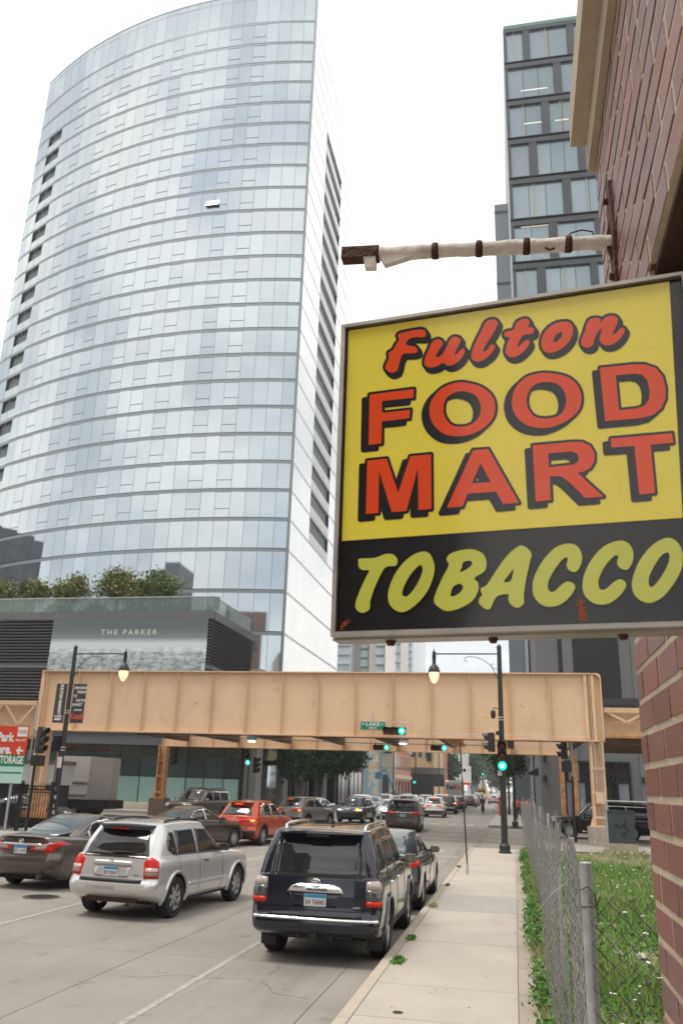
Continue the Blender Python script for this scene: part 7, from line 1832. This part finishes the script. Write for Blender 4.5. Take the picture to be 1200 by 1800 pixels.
for _ in range(330):
    far_ = rng.random() < .6
    y = rng.uniform(18, 35) if far_ else rng.uniform(6, 18); x = rng.uniform(.5, .9+y*.2); h = rng.uniform(.28, .62)
    if not far_ and rng.random() < .72: continue
    lean = rng.normal(0, .05, 2); r_ = rng.uniform(.02, .042)
    c = np.array([x+lean[0], y+lean[1], .1+h]); fb.add([c+np.array([math.cos(a)*r_*rng.uniform(.8, 1.2), math.sin(a)*r_*rng.uniform(.8, 1.2), rng.normal(0, .004)]) for a in np.arange(0, 6.2, .9)]+[c+np.array([0, 0, -.014])], [(i, (i+1) % 7, 7) for i in range(7)]+[tuple(range(7))])
    sb2.beam((x, y, .1), c-np.array([0, 0, .01]), .004, .004)
o = single(fb, 'flower_heads', wf, 'small white umbel flowers scattered over the lot', 'flowers'); tag(o, kind='stuff'); o = single(sb2, 'flower_stems', stm, 'thin stems of the white flowers in the lot', 'flower stems'); tag(o, kind='stuff')
# rubble in the lot
def rock(x, y, r_, lb):
    bm = bmesh.new(); bmesh.ops.create_icosphere(bm, subdivisions=2, radius=r_)
    for v in bm.verts: v.co *= 1+random.uniform(-.22, .22); v.co.z *= .5
    me = bpy.data.meshes.new('stone'); bm.to_mesh(me); bm.free(); me.materials.append(mat('stone_pale', (.42, .39, .34), .9, var=.2)); o = bpy.data.objects.new('stone', me); COL.objects.link(o); o.location = (x, y, .14); tag(o, lb, 'stone')
q = atz(1083, 1680, .12); rock(q.x, q.y, .11, 'pale broken concrete lump in the grass left of the brick wall')
q = atz(1128, 1684, .12); rock(q.x, q.y, .09, 'smaller round stone in the grass next to the brick wall')
# verge weeds along the fence
pts = []; 
for _ in range(330):
    y = rng.uniform(5.5, 33); big = math.sin(y*1.9)+math.sin(y*.83+1) > .3
    if not big and rng.random() < .6: continue
    x = .27+rng.normal(0, .04)-(.05 if big else 0); k = rng.integers(20, 46) if big else rng.integers(8, 20)
    q = rng.normal(size=(k, 3))*np.array([.055, .12, .17 if big else .07]); q[:, 2] = np.abs(q[:, 2])+.02; pts.append(q+np.array([x, y, .15]))
o = bpy.data.objects.new('verge_weeds', leaf_mesh('verge_weeds', np.vstack(pts), .030, gr4, up=.2)); COL.objects.link(o); tag(o, 'leafy weeds growing along the foot of the wire fence', 'weeds', kind='stuff')
blades('verge_grass', 9000, (.20, .38), (5, 34), .15, .004, gB, z0=.15, dens=-2, label='straw coloured grass along the foot of the wire fence')
KG = 'weed tufts growing in the kerb joint'
for (px_, py_, s_, y_, lb) in [(700, 1690, .12, 0, 'small green weed tuft nearest in the kerb joint'), (722, 1650, .10, 0, 'longer green weed tuft in the kerb joint beside the navy SUV'), (762, 1593, .11, 1, 'round straw coloured grass tuft on the kerb'), (786, 1556, .06, 0, 'tiny weed tuft on the kerb before the sign pole'), (806, 1524, .08, 0, 'weed tuft by the foot of the sign pole')]:
    p = atz(px_, py_, .155); n_ = 220; s_ *= .72; q = rng.normal(size=(n_, 3))*np.array([s_*.4, s_*1.1, s_*.22]); q[:, 2] = np.abs(q[:, 2])+.003
    o = bpy.data.objects.new('weed_tuft', leaf_mesh('weed_tuft', q, .022, gr5 if y_ else gr4, aspect=2.6)); COL.objects.link(o); o.location = p; tag(o, lb, 'weed', KG)
# bits of litter
lit_m = mat('litter_dark', (.06, .055, .05), .9); lb_ = MB()
for _ in range(90):
    x = rng.uniform(-1.6, .2); y = rng.uniform(8.6, 24); r_ = rng.uniform(.006, .016); lb_.prism([(x, y, .152), (x+r_, y+r_*.3, .152), (x+r_*.8, y+r_, .152), (x-.2*r_, y+r_*.6, .152)], (0, 0, .003))
o = single(lb_, 'gum_spots', lit_m, 'dark gum spots and specks on the near pavement', 'specks'); tag(o, kind='stuff')
# ---------------------------------------------------------------- chain-link fence
fence = empty('chain_link_fence', (.35, 3.6, .1), 'sagging galvanised chain link fence between pavement and vacant lot', 'fence')
posts = []
for i, (px_, py_) in enumerate([(1028, 1515), (1003, 1472), (978, 1447), (962, 1430), (948, 1418), (938, 1412)]):
    Y = (3.6, 7.4, 11.0, 15.2, 20.5, 27)[i]; p = at(px_, py_, Y); zt = p.z if i == 0 else min(p.z, 2.15); posts.append((p.x, Y, zt))
    b = MB().lathe([(.0235, .05-.1), (.0235, zt-.1-.004), (.019, zt-.1), (.012, zt-.105)], 16, c=(p.x-.35, Y-3.6, 0)); part(b, 'post', galv_m, fence, smooth=True, local=True)
tb = [(y, x) for x, y, z in posts]; tb = [(3.3, tb[0][1])]+tb+[(36, .62)]
def fx_(y, h):          # fence surface: x as a function of distance and height fraction
    base = interp(y, tb)-.03
    w = .045*math.sin(y*2.3)+.05*math.sin(y*1.13+2)+.035*math.sin(y*4.6+1)
    far_ = min(1, max(0, (y-4.2)/3))
    lean = -(.05+.20*min(1, max(0, (y-12)/12)))*h*far_
    belly = -.10*math.sin(math.pi*min(1, h*1.1))*far_*(.6+.4*math.sin(y*.9))
    return base+far_*(w*(.35+h*.9)+belly)+lean
def ftop(y): return 1.83+.10*math.sin(y*1.7)+.07*math.sin(y*3.9+1)-.16*max(0, math.sin(y*.55+.6))
wv = MB()
pitch = .037; n_w = int((33-3.62)/pitch)
def wire(ptsf, r_=.0018):
    pts = ptsf; vs = []; fs = []
    k = len(pts)
    for i, p in enumerate(pts):
        d = Vector(pts[min(i+1, k-1)])-Vector(pts[max(i-1, 0)]); d.normalize(); x = d.cross(Vector((.3, 1, .1))).normalized(); y = d.cross(x)
        for a in (0, 2.094, 4.189): vs.append(Vector(p)+(x*math.cos(a)+y*math.sin(a))*r_)
    for i in range(k-1):
        for j in range(3): fs.append((i*3+j, i*3+(j+1) % 3, i*3+3+(j+1) % 3, i*3+3+j))
    wv.add(vs, fs)
for i in range(n_w):
    y0 = 3.62+i*pitch; top_ = ftop(y0); m_ = int(top_/.036); pts = []; jx = rng.normal(0, .004)+.015*math.sin(i*.37)
    for j in range(m_+1):
        yy = y0+(pitch*1.03 if (j+i) % 2 else -pitch*.03); z = .17+j*.036; h = j/50
        pts.append((fx_(yy, h)+(.003 if j % 2 else -.003)+jx+rng.normal(0, .003), yy+rng.normal(0, .004), z+rng.normal(0, .003)))
    pts.append((pts[-1][0]+rng.normal(0, .012), pts[-1][1]+.01, pts[-1][2]+.03+abs(rng.normal(0, .02))))
    wire(pts, .0015 if y0 < 6 else .0013+.00002*y0)
part(wv, 'mesh_wire', wire_m, fence, kind='stuff')
# return section from the first post towards the lot, behind the brick corner
wv = MB(); px0, py0, pz0 = posts[0]
for i in range(66):
    x0 = px0+.0+i*pitch; pts = []; m_ = 50
    for j in range(m_+1):
        sag = .05*math.sin(i*.11)
        x = x0+(pitch*1.03 if (j+i) % 2 else -pitch*.03)+.006*math.sin(j*.3+i*.3); pts.append((x, py0-.03+(.003 if j % 2 else -.003)+.02*math.sin(i*.2+j*.12)+.05*(i/66), .14+j*.0365-sag*.5))
    x, y, z = pts[-1]; pts.append((x+.02, y, z+.02)); wire(pts, .0024)
part(wv, 'return_mesh_wire', mat('wire_dark', (.05, .05, .048), .6, metal=.4), fence, kind='stuff')
part(MB().tube([(px0-.024, py0-.02, pz0-.10), (px0+.0, py0-.032, pz0-.085), (px0+.026, py0-.02, pz0-.11), (px0+.034, py0, pz0-.19)], .0022, 5).tube([(px0-.026, py0-.01, pz0-.16), (px0, py0-.034, pz0-.155), (px0+.028, py0-.015, pz0-.158), (px0+.045, py0-.02, pz0-.12)], .0022, 5), 'tie_wire', MATS['wire_dark'], fence)
s0 = at(947, 1600, 7.2); s1 = at(990, 1555, 6.9)
o = single(MB().tube([s0, (s0+s1)/2+Vector((0, 0, .02)), s1], .0035, 5), 'string', mat('string_white', (.55, .53, .48), .8), 'pale piece of string hanging in the wire fence', 'string')
# ---------------------------------------------------------------- utility cabinet and steel guard
c0 = atz(1069, 1500, .12); c1 = atz(1111, 1497, .12)
cab = empty('utility_cabinet', ((c0.x+c1.x)/2, c0.y, .12), 'grey green utility cabinet on a concrete base right of the bridge column', 'cabinet')
cw = (c1.x-c0.x)/2-.05; chh = at(1090, 1425, c0.y).z-.12
gc_ = mat('cabinet_grey', (.04, .052, .06), .5, var=.08)
part(MB().box((-cw-.06, -.05, 0), (cw+.06, .8, .38)), 'base', MATS['plinth_concrete'], cab, local=True)
part(MB().box((-cw, 0, .38), (cw, .7, chh-.03)), 'housing', gc_, cab, local=True); part(MB().box((-cw-.02, -.02, chh-.03), (cw+.02, .72, chh)), 'lid', gc_, cab, local=True)
b = MB(); gmk = mat('graffiti', (.012, .013, .015), .6)
for pts in ([(-.32, .95), (-.2, 1.02), (-.1, .9), (.02, .98), (.12, .9)], [(.18, 1.25), (.12, 1.05), (.2, .85), (.3, .8)], [(-.02, .72), (.1, .76), (.16, .68), (.06, .62), (-.04, .66)]): b.tube([(x*cw/.55, -.003, z*chh/1.5) for x, z in pts], .028, 4)
part(b, 'graffiti', gmk, cab, local=True)
g0 = atz(1073, 1502, .15); gd = empty('steel_guard', (g0.x, c0.y-.35, .12), 'thin galvanised pipe guard standing before the utility cabinet', 'guard rail')
zt = at(1070, 1408, c0.y-.35).z-.12
part(MB().tube([(0, 0, 0), (0, 0, zt-.08), (.05, 0, zt), (1.9, 0, zt), (1.95, 0, zt-.06), (1.95, 0, 0)], .028, 8), 'pipe', galv_m, gd, local=True, smooth=True)
part(MB().tube([(0, 0, zt), (-.3, 0, zt)], .02, 6), 'stub', galv_m, gd, local=True)
# ---------------------------------------------------------------- left side: iron fence, car park sign, timber, hoarding
FYY = 33.4
zf1 = at(40, 1375, FYY).z; zf0 = at(40, 1452, FYY).z
fen = empty('iron_fence', (-24, FYY, 0), 'black iron picket fence of the left car park', 'fence')
irn = mat('iron_black', (.012, .012, .013), .5)
x = -27.5; xe = at(95, 1400, FYY).x
pk = MB().box((-.011, -.011, .05), (.011, .011, zf1)).mesh('picket', irn)
while x < xe: inst(pk, 'picket', fen, (x+24, 0, 0)); x += .125
for z in (zf0-.05, zf1-.16, zf1-.40): part(MB().box((-27.5, FYY-.02, z), (xe, FYY+.02, z+.045)), 'rail', irn, fen)
b = MB(); x = -27.4
while x < xe: b.lathe([(.042, -.012), (.055, -.012), (.055, .012), (.042, .012)], 10, c=(x, FYY, zf1-.27), axis='Y'); x += .125
part(b, 'ring_ornament', irn, fen, kind='stuff')
for px_ in (37, 91): X_ = at(px_, 1400, FYY).x; part(MB().box((X_-.06, FYY-.06, 0), (X_+.06, FYY+.06, zf1+.06)), 'post', irn, fen)
# car park board
bY = 33.0
A = at(52, 1277, bY); Bq = at(40, 1377, bY); 
brd = empty('car_park_sign', (A.x-1.2, bY, Bq.z), 'red green and white board with Park Here and STORAGE at the left edge', 'sign')
redb = mat('board_red', (.58, .045, .018), .5); grb = mat('board_green', (.0, .17, .09), .5); mint = mat('board_mint', (.42, .62, .52), .5)
wB = 3.4; x1 = A.x; zz = [A.z, at(46, 1327, bY).z, at(42, 1348, bY).z, Bq.z]
sl_ = (at(40, 1377, bY).x-A.x)/(Bq.z-A.z)
part(MB().box((x1-wB, bY, zz[1]), (x1, bY+.05, zz[0])), 'red_panel', redb, brd); part(MB().box((x1-wB, bY, zz[2]), (x1, bY+.05, zz[1]-.004)), 'green_panel', grb, brd); part(MB().box((x1-wB, bY, zz[3]), (x1, bY+.05, zz[2]-.004)), 'mint_panel', mint, brd)
part(MB().box((x1-wB, bY-.006, zz[3]+.38), (x1-.06, bY-.001, zz[3]+.44)), 'green_line', grb, brd)
def bt(s_, size, x, z, m_, bold=.03, sx=1, al='RIGHT'): part(xf(text_mb(s_, size, bold=bold, sx=sx, align=al), Matrix.Translation((x, bY-.007, z))), 'lettering', m_, brd)
hR = zz[0]-zz[1]
bt('Park', .50, x1-.66, zz[0]-.62, wh_m, .04, .85); bt('Here.', .50, x1-.66, zz[0]-1.12, wh_m, .04, .85)
part(MB().box((x1-.50, bY-.005, zz[0]-.42), (x1-.03, bY-.001, zz[0]-.03)), 'code_panel', wh_m, brd); part(xf(text_mb('P5302', .19, bold=.01, sx=.85), Matrix.Translation((x1-.265, bY-.010, zz[0]-.29))), 'lettering', redb, brd)
bt('Open 24/7', .12, x1-.05, zz[0]-.60, wh_m, .02, .95)
ax, az = x1-.28, zz[0]-1.0
part(MB().prism([(ax-.17, bY-.005, az), (ax-.02, bY-.005, az+.18), (ax+.03, bY-.005, az+.12), (ax-.03, bY-.005, az+.04), (ax+.16, bY-.005, az+.04), (ax+.16, bY-.005, az-.04), (ax-.03, bY-.005, az-.04), (ax+.03, bY-.005, az-.12), (ax-.02, bY-.005, az-.18)], (0, .004, 0)), 'arrow', wh_m, brd)
bt('STORAGE', .44, x1-.05, zz[2]+.12, wh_m, .03, .62); bt('EAST BANK', .2, x1-1.22, zz[2]+.3, wh_m, .01, .7)
for xx in (x1-.5, x1-2.6): part(MB().box((xx-.04, bY+.06, .06), (xx+.04, bY+.14, zz[0]-.1)), 'leg', galv_m, brd)
p = at(160*.35-8, 1312, 40)
# stacked timber behind the fence
tm0 = at(57, 1388, 37); tm1 = at(82, 1428, 37)
tw = mat('timber', (.42, .20, .075), .7, rnd=.25, var=.2); st_ = empty('timber_stack', (tm0.x, 37, .06), 'orange timber boards leaning behind the iron fence', 'timber')
n_ = 8
for i in range(n_):
    x = tm0.x+(tm1.x-tm0.x)*i/(n_-1); part(MB().beam((x-.12, 37, tm1.z+.0), (x, 37.25, tm0.z+random.uniform(-.04, .04)), .085, .04, up=(0, 1, 0)), 'board', tw, st_)
part(MB().box((tm0.x-.5, 36.95, tm1.z-.25), (tm1.x+.1, 37.3, tm1.z+.02)), 'pallet', tw, st_)
# wooden pole behind the left lamp
p = at(95, 1395, 38.5); po_ = single(MB().lathe([(.13, 0), (.12, 4.2), (0, 4.22)], 10), 'wooden_post', mat('wood_post', (.16, .11, .08), .9, var=.3), 'weathered wooden post between fence end and lamp post', 'post'); po_.location = (p.x, 38.5, 0)
bins = single(MB().prism([(-.3, -.3, .1), (.3, -.3, .1), (.34, -.36, 1.0), (-.34, -.36, 1.0)], (0, .65, 0)).box((-.36, -.4, 1.0), (.36, .35, 1.07)), 'wheelie_bin', dark_m, 'black bin behind the iron fence left of the timber', 'bin'); bins.location = (at(20, 1420, 36.5).x, 36.5, .06)
# ---------------------------------------------------------------- people
def skin(name, verts, edges, radii, m, parent=None, loc=(0, 0, 0), sub=1):
    me = bpy.data.meshes.new('t'); me.from_pydata(verts, edges, []); ob = bpy.data.objects.new('t', me); COL.objects.link(ob)
    md = ob.modifiers.new('s', 'SKIN'); sv_ = me.skin_vertices[0].data
    for i, r_ in enumerate(radii): sv_[i].radius = (r_, r_) if not isinstance(r_, tuple) else r_
    sv_[0].use_root = True
    s2 = ob.modifiers.new('u', 'SUBSURF'); s2.levels = sub; s2.render_levels = sub
    bpy.context.view_layer.update(); me2 = obj_from_eval(ob); bpy.data.objects.remove(ob)
    me2.materials.clear(); me2.materials.append(m)
    for p_ in me2.polygons: p_.use_smooth = True
    o = bpy.data.objects.new(name, me2); COL.objects.link(o); o.parent = parent; o.location = loc; return o
skn = mat('skin', (.30, .16, .10), .55); hair = mat('hair_dark', (.012, .009, .008), .7)
def person(x, y, z, rz, label, shirt, pants, pose, H=1.72, hairlen=.0, group=None):
    t = empty('person', (x, y, z), label, 'person', group, rz=rz)
    J = dict(pel=(0, 0, .93), chest=(0, -.0, 1.25), neck=(0, 0, 1.46), head=(0, .01, 1.56), top=(0, .01, 1.68),
             shl=(-.18, 0, 1.40), ell=(-.24, 0, 1.13), wrl=(-.25, .06, .90), hal=(-.25, .09, .82), shr=(.18, 0, 1.40), elr=(.24, 0, 1.13), wrr=(.25, .06, .90), har=(.25, .09, .82),
             hil=(-.09, 0, .90), knl=(-.10, .03, .50), anl=(-.10, -.02, .09), tol=(-.10, .14, .03), hir=(.09, 0, .90), knr=(.10, .03, .50), anr=(.10, -.02, .09), tor=(.10, .14, .03))
    J.update(pose); k = H/1.72; J = {a: (b[0]*k, b[1]*k, b[2]*k) for a, b in J.items()}
    names = list(J); ix = {n: i for i, n in enumerate(names)}
    E_ = [('pel', 'chest'), ('chest', 'neck'), ('neck', 'head'), ('head', 'top'), ('neck', 'shl'), ('shl', 'ell'), ('ell', 'wrl'), ('wrl', 'hal'), ('neck', 'shr'), ('shr', 'elr'), ('elr', 'wrr'), ('wrr', 'har'),
          ('pel', 'hil'), ('hil', 'knl'), ('knl', 'anl'), ('anl', 'tol'), ('pel', 'hir'), ('hir', 'knr'), ('knr', 'anr'), ('anr', 'tor')]
    Rr = dict(pel=.13, chest=(.15, .11), neck=.055, head=.095, top=.075, shl=.055, ell=.042, wrl=.028, hal=.034, shr=.055, elr=.042, wrr=.028, har=.034, hil=.085, knl=.058, anl=.04, tol=.035, hir=.085, knr=.058, anr=.04, tor=.035)
    skin('body', [J[n] for n in names], [(ix[a], ix[b]) for a, b in E_], [Rr[n] for n in names], skn, t, sub=2)
    sn = ['chest', 'pel', 'neck', 'shl', 'ell', 'shr', 'elr']; si = {n: i for i, n in enumerate(sn)}
    sv = [J[n] for n in sn]; sv[2] = tuple(J['neck'][i]*.9+J['chest'][i]*.1 for i in range(3))
    skin('shirt', sv, [(0, 1), (0, 2), (2, 3), (3, 4), (2, 5), (5, 6)], [(.165, .125), .145, .075, .07, .055, .07, .055], shirt, t, sub=2)
    tn = ['pel', 'hil', 'knl', 'anl', 'hir', 'knr', 'anr']; tv = [J[n] for n in tn]
    for i in (3, 6): tv[i] = (tv[i][0], tv[i][1], tv[i][2]+.04)
    skin('trousers', tv, [(0, 1), (1, 2), (2, 3), (0, 4), (4, 5), (5, 6)], [.14, .098, .07, .055, .098, .07, .055], pants, t, sub=2)
    for s_ in ('l', 'r'): a, b = J['an'+s_], J['to'+s_]; skin('shoe', [(a[0], a[1]-.03, a[2]-.03), b], [(0, 1)], [.048, .042], dark_m, t, sub=1)
    h = J['top']; hv = [(h[0], h[1]-.035, h[2]-.10-hairlen), (h[0], h[1]-.03, h[2]-.03), (h[0], h[1]-.0, h[2]+.005)]
    skin('hair', hv, [(0, 1), (1, 2)], [.075, .088, .08], hair, t, sub=2)
    # nose and ears
    hc = J['head']; part(MB().prism([(-.012, hc[1]+.085, hc[2]+.0), (.012, hc[1]+.085, hc[2]+.0), (0, hc[1]+.085, hc[2]+.05)], (0, .03, -.01)), 'nose', skn, t, local=True)
    return t
cl = lambda n, c: mat('cloth_'+n, c, .85)
walk1 = dict(knl=(-.10, .16, .52), anl=(-.10, .10, .11), tol=(-.10, .25, .06), anr=(.10, -.26, .14), knr=(.10, -.06, .49), tor=(.10, -.14, .05), wrl=(-.25, -.10, .92), hal=(-.25, -.10, .84), ell=(-.24, -.08, 1.14), wrr=(.25, .16, .95), har=(.25, .22, .89), elr=(.24, .04, 1.13))
PGp = 'pedestrians on the far right pavement'
for (px_, Y, rz_, sh, tr, lb, hl_) in [(905, 76, 0, (.10, .07, .25), (.02, .02, .03), 'person in an indigo top beside the dark pole past the crossing', 0), (911, 73, .4, (.65, .12, .04), (.03, .04, .08), 'person in a red orange top carrying a backpack', 0), (920, 71, 2.9, (.70, .20, .08), (.3, .3, .3), 'person in a bright orange shirt behind the fence', 0), (928, 69, 3.1, (.62, .45, .50), (.5, .5, .5), 'person with dark hair in a pale pink top by the grey wall', .12), (933, 72, 3.0, (.6, .6, .62), (.1, .1, .12), 'person in a white top nearest the grey wall', 0)]:
    p = at(px_, 1400, Y); t = person(p.x, Y, .15, rz_, lb, cl('s%d' % px_, sh), cl('t%d' % px_, tr), walk1, 1.74, hl_, PGp)
    if px_ == 911: part(MB().lathe([(0, -.1), (.12, -.1), (.15, 0), (.12, .12), (0, .12)], 8, c=(0, -.17, 1.25)), 'backpack', cl('bag', (.05, .08, .25)), t, local=True)
def bicycle(x, y, z, rz, label, col=(.02, .02, .02)):
    t = empty('bicycle', (x, y, z), label, 'bicycle', rz=rz); fm_ = mat('bike_%s' % col[0], col, .4)
    for yy in (-.5, .5):
        b = MB(); pts = [(0, yy+.33*math.cos(a), .35+.33*math.sin(a)) for a in np.arange(0, 6.4, .35)]; b.tube(pts, .02, 5, cap=False); w_ = part(b, 'wheel', dark_m, t, local=True)
        s_ = MB()
        for a in np.arange(0, 3.1, .4): s_.beam((0, yy+.32*math.cos(a), .35+.32*math.sin(a)), (0, yy-.32*math.cos(a), .35-.32*math.sin(a)), .003, .003)
        part(s_, 'spokes', galv_m, w_, local=True)
    part(MB().tube([(0, -.5, .35), (0, -.08, .30), (0, -.2, .82), (0, -.5, .35)], .016, 5).tube([(0, -.08, .30), (0, .36, .80), (0, -.17, .74)], .018, 5).tube([(0, .5, .35), (0, .36, .80), (0, .33, .98)], .016, 5), 'frame', fm_, t, local=True)
    part(MB().tube([(-.24, .26, 1.0), (-.2, .34, 1.0), (.2, .34, 1.0), (.24, .26, 1.0)], .014, 5), 'handlebar', dark_m, t, local=True); part(MB().lathe([(.0, .83), (.07, .84), (.06, .9), (0, .9)], 8, c=(0, -.22, 0)), 'saddle', dark_m, t, local=True)
    part(MB().lathe([(.09, -.008), (.09, .008)], 10, c=(0, -.08, .30), axis='X').beam((.06, -.08, .3), (.06, .02, .17), .02, .02), 'crank', galv_m, t, local=True); return t
bicycle(-3.38, 92.5, 0, 0, 'bicycle ridden down the street away from the camera')
person(-3.38, 92.35, .0, 0, 'cyclist in dark clothes riding away down the street', cl('cy', (.02, .02, .022)), cl('cy2', (.05, .05, .05)),
    dict(pel=(0, -.08, .98), chest=(0, .10, 1.26), neck=(0, .22, 1.44), head=(0, .27, 1.54), top=(0, .28, 1.66), shl=(-.18, .2, 1.38), ell=(-.26, .30, 1.16), wrl=(-.22, .44, 1.04), hal=(-.22, .50, 1.02), shr=(.18, .2, 1.38), elr=(.26, .30, 1.16), wrr=(.22, .44, 1.04), har=(.22, .50, 1.02),
         hil=(-.09, -.06, .95), knl=(-.11, .24, .70), anl=(-.10, .08, .30), tol=(-.10, .2, .22), hir=(.09, -.06, .95), knr=(.11, .14, .58), anr=(.10, -.04, .18), tor=(.10, .10, .10)), 1.76)
bicycle(-1.45, 91, .15, R(80), 'bicycle leaning at the rack left of the right lamp post')
t = empty('bike_rack', (-1.3, 90.2, .15), 'dark post of the bicycle rack by the right kerb', 'rack'); part(MB().tube([(0, 0, 0), (0, 0, .9), (0, .25, 1.05), (0, .5, .9), (0, .5, 0)], .03, 6), 'hoop', dark_m, t, local=True)
t = empty('litter_bin', (at(878, 1415, 84).x, 84, .15), 'narrow red orange box left of the right lamp post near the bicycle', 'box'); part(MB().box((-.14, -.2, 0), (.14, .2, 1.5)), 'housing', mat('box_red', (.5, .07, .03), .5), t, local=True); part(MB().box((-.16, -.22, 1.5), (.16, .22, 1.58)), 'lid', dark_m, t, local=True)
# far signals and light poles down the street
for (px_, py_, Y, lb) in [(848, 1361, 150, 'tiny green traffic signal over the far street'), (728, 1375, 120, 'small green traffic signal before the black canopy')]:
    p = at(px_, py_, Y); t = signal(p, 0, lb, r=.17, n=1, visor=False); t.children[1].data = t.children[1].data.copy(); t.children[1].data.materials[0] = lens_g
    part(MB().tube([(.0, .15, .5), (.0, .15, -p.z+.1)], .07, 6), 'pole', black_m, t, local=True)
for (px_, Y, h, lb) in [(779-8, 150, 9, 'dark light pole before the rust wall'), (730, 130, 9, 'dark light pole before the tan building'), (805, 190, 10, 'thin light pole before the white block'), (848, 230, 13, 'thin light pole at the end of the street'), (691, 128, 8.5, 'dark light pole at the corner of the orange brick building')]:
    p = at(px_, 1390, Y); t = empty('light_pole', (p.x, Y, .1), lb, 'street lamp', group='distant light poles'); part(MB().lathe([(.12, 0), (.07, h)], 8), 'pole', black_m, t, local=True); part(MB().tube([(0, 0, h-.3), (1.3, 0, h-.1)], .04, 5).box((1.1, -.1, h-.35), (1.5, .1, h-.15)), 'arm', black_m, t, local=True)
p = at(760, 1352, 140); o = single(MB().tube([(-22, 0, 0), (-5, 0, 0)], .03, 5), 'span_wire', dark_m, 'thin dark span wire crossing the far street', 'wire'); o.location = (0, 140, p.z)
# ---------------------------------------------------------------- thin summer haze
hz = MB().box((-320, -260, -2.6), (220, 640, 118)); hm = bpy.data.materials.new('haze'); hm.use_nodes = True; th = hm.node_tree
for n in list(th.nodes): th.nodes.remove(n)
oh = N(th, 'ShaderNodeOutputMaterial'); vh = N(th, 'ShaderNodeVolumePrincipled'); vh.inputs['Color'].default_value = (.93, .95, .97, 1); vh.inputs['Density'].default_value = .0005; vh.inputs['Anisotropy'].default_value = .2
th.links.new(vh.outputs[0], oh.inputs['Volume'])
ho = bpy.data.objects.new('haze', hz.mesh('haze', hm)); COL.objects.link(ho); ho['kind'] = 'stuff'
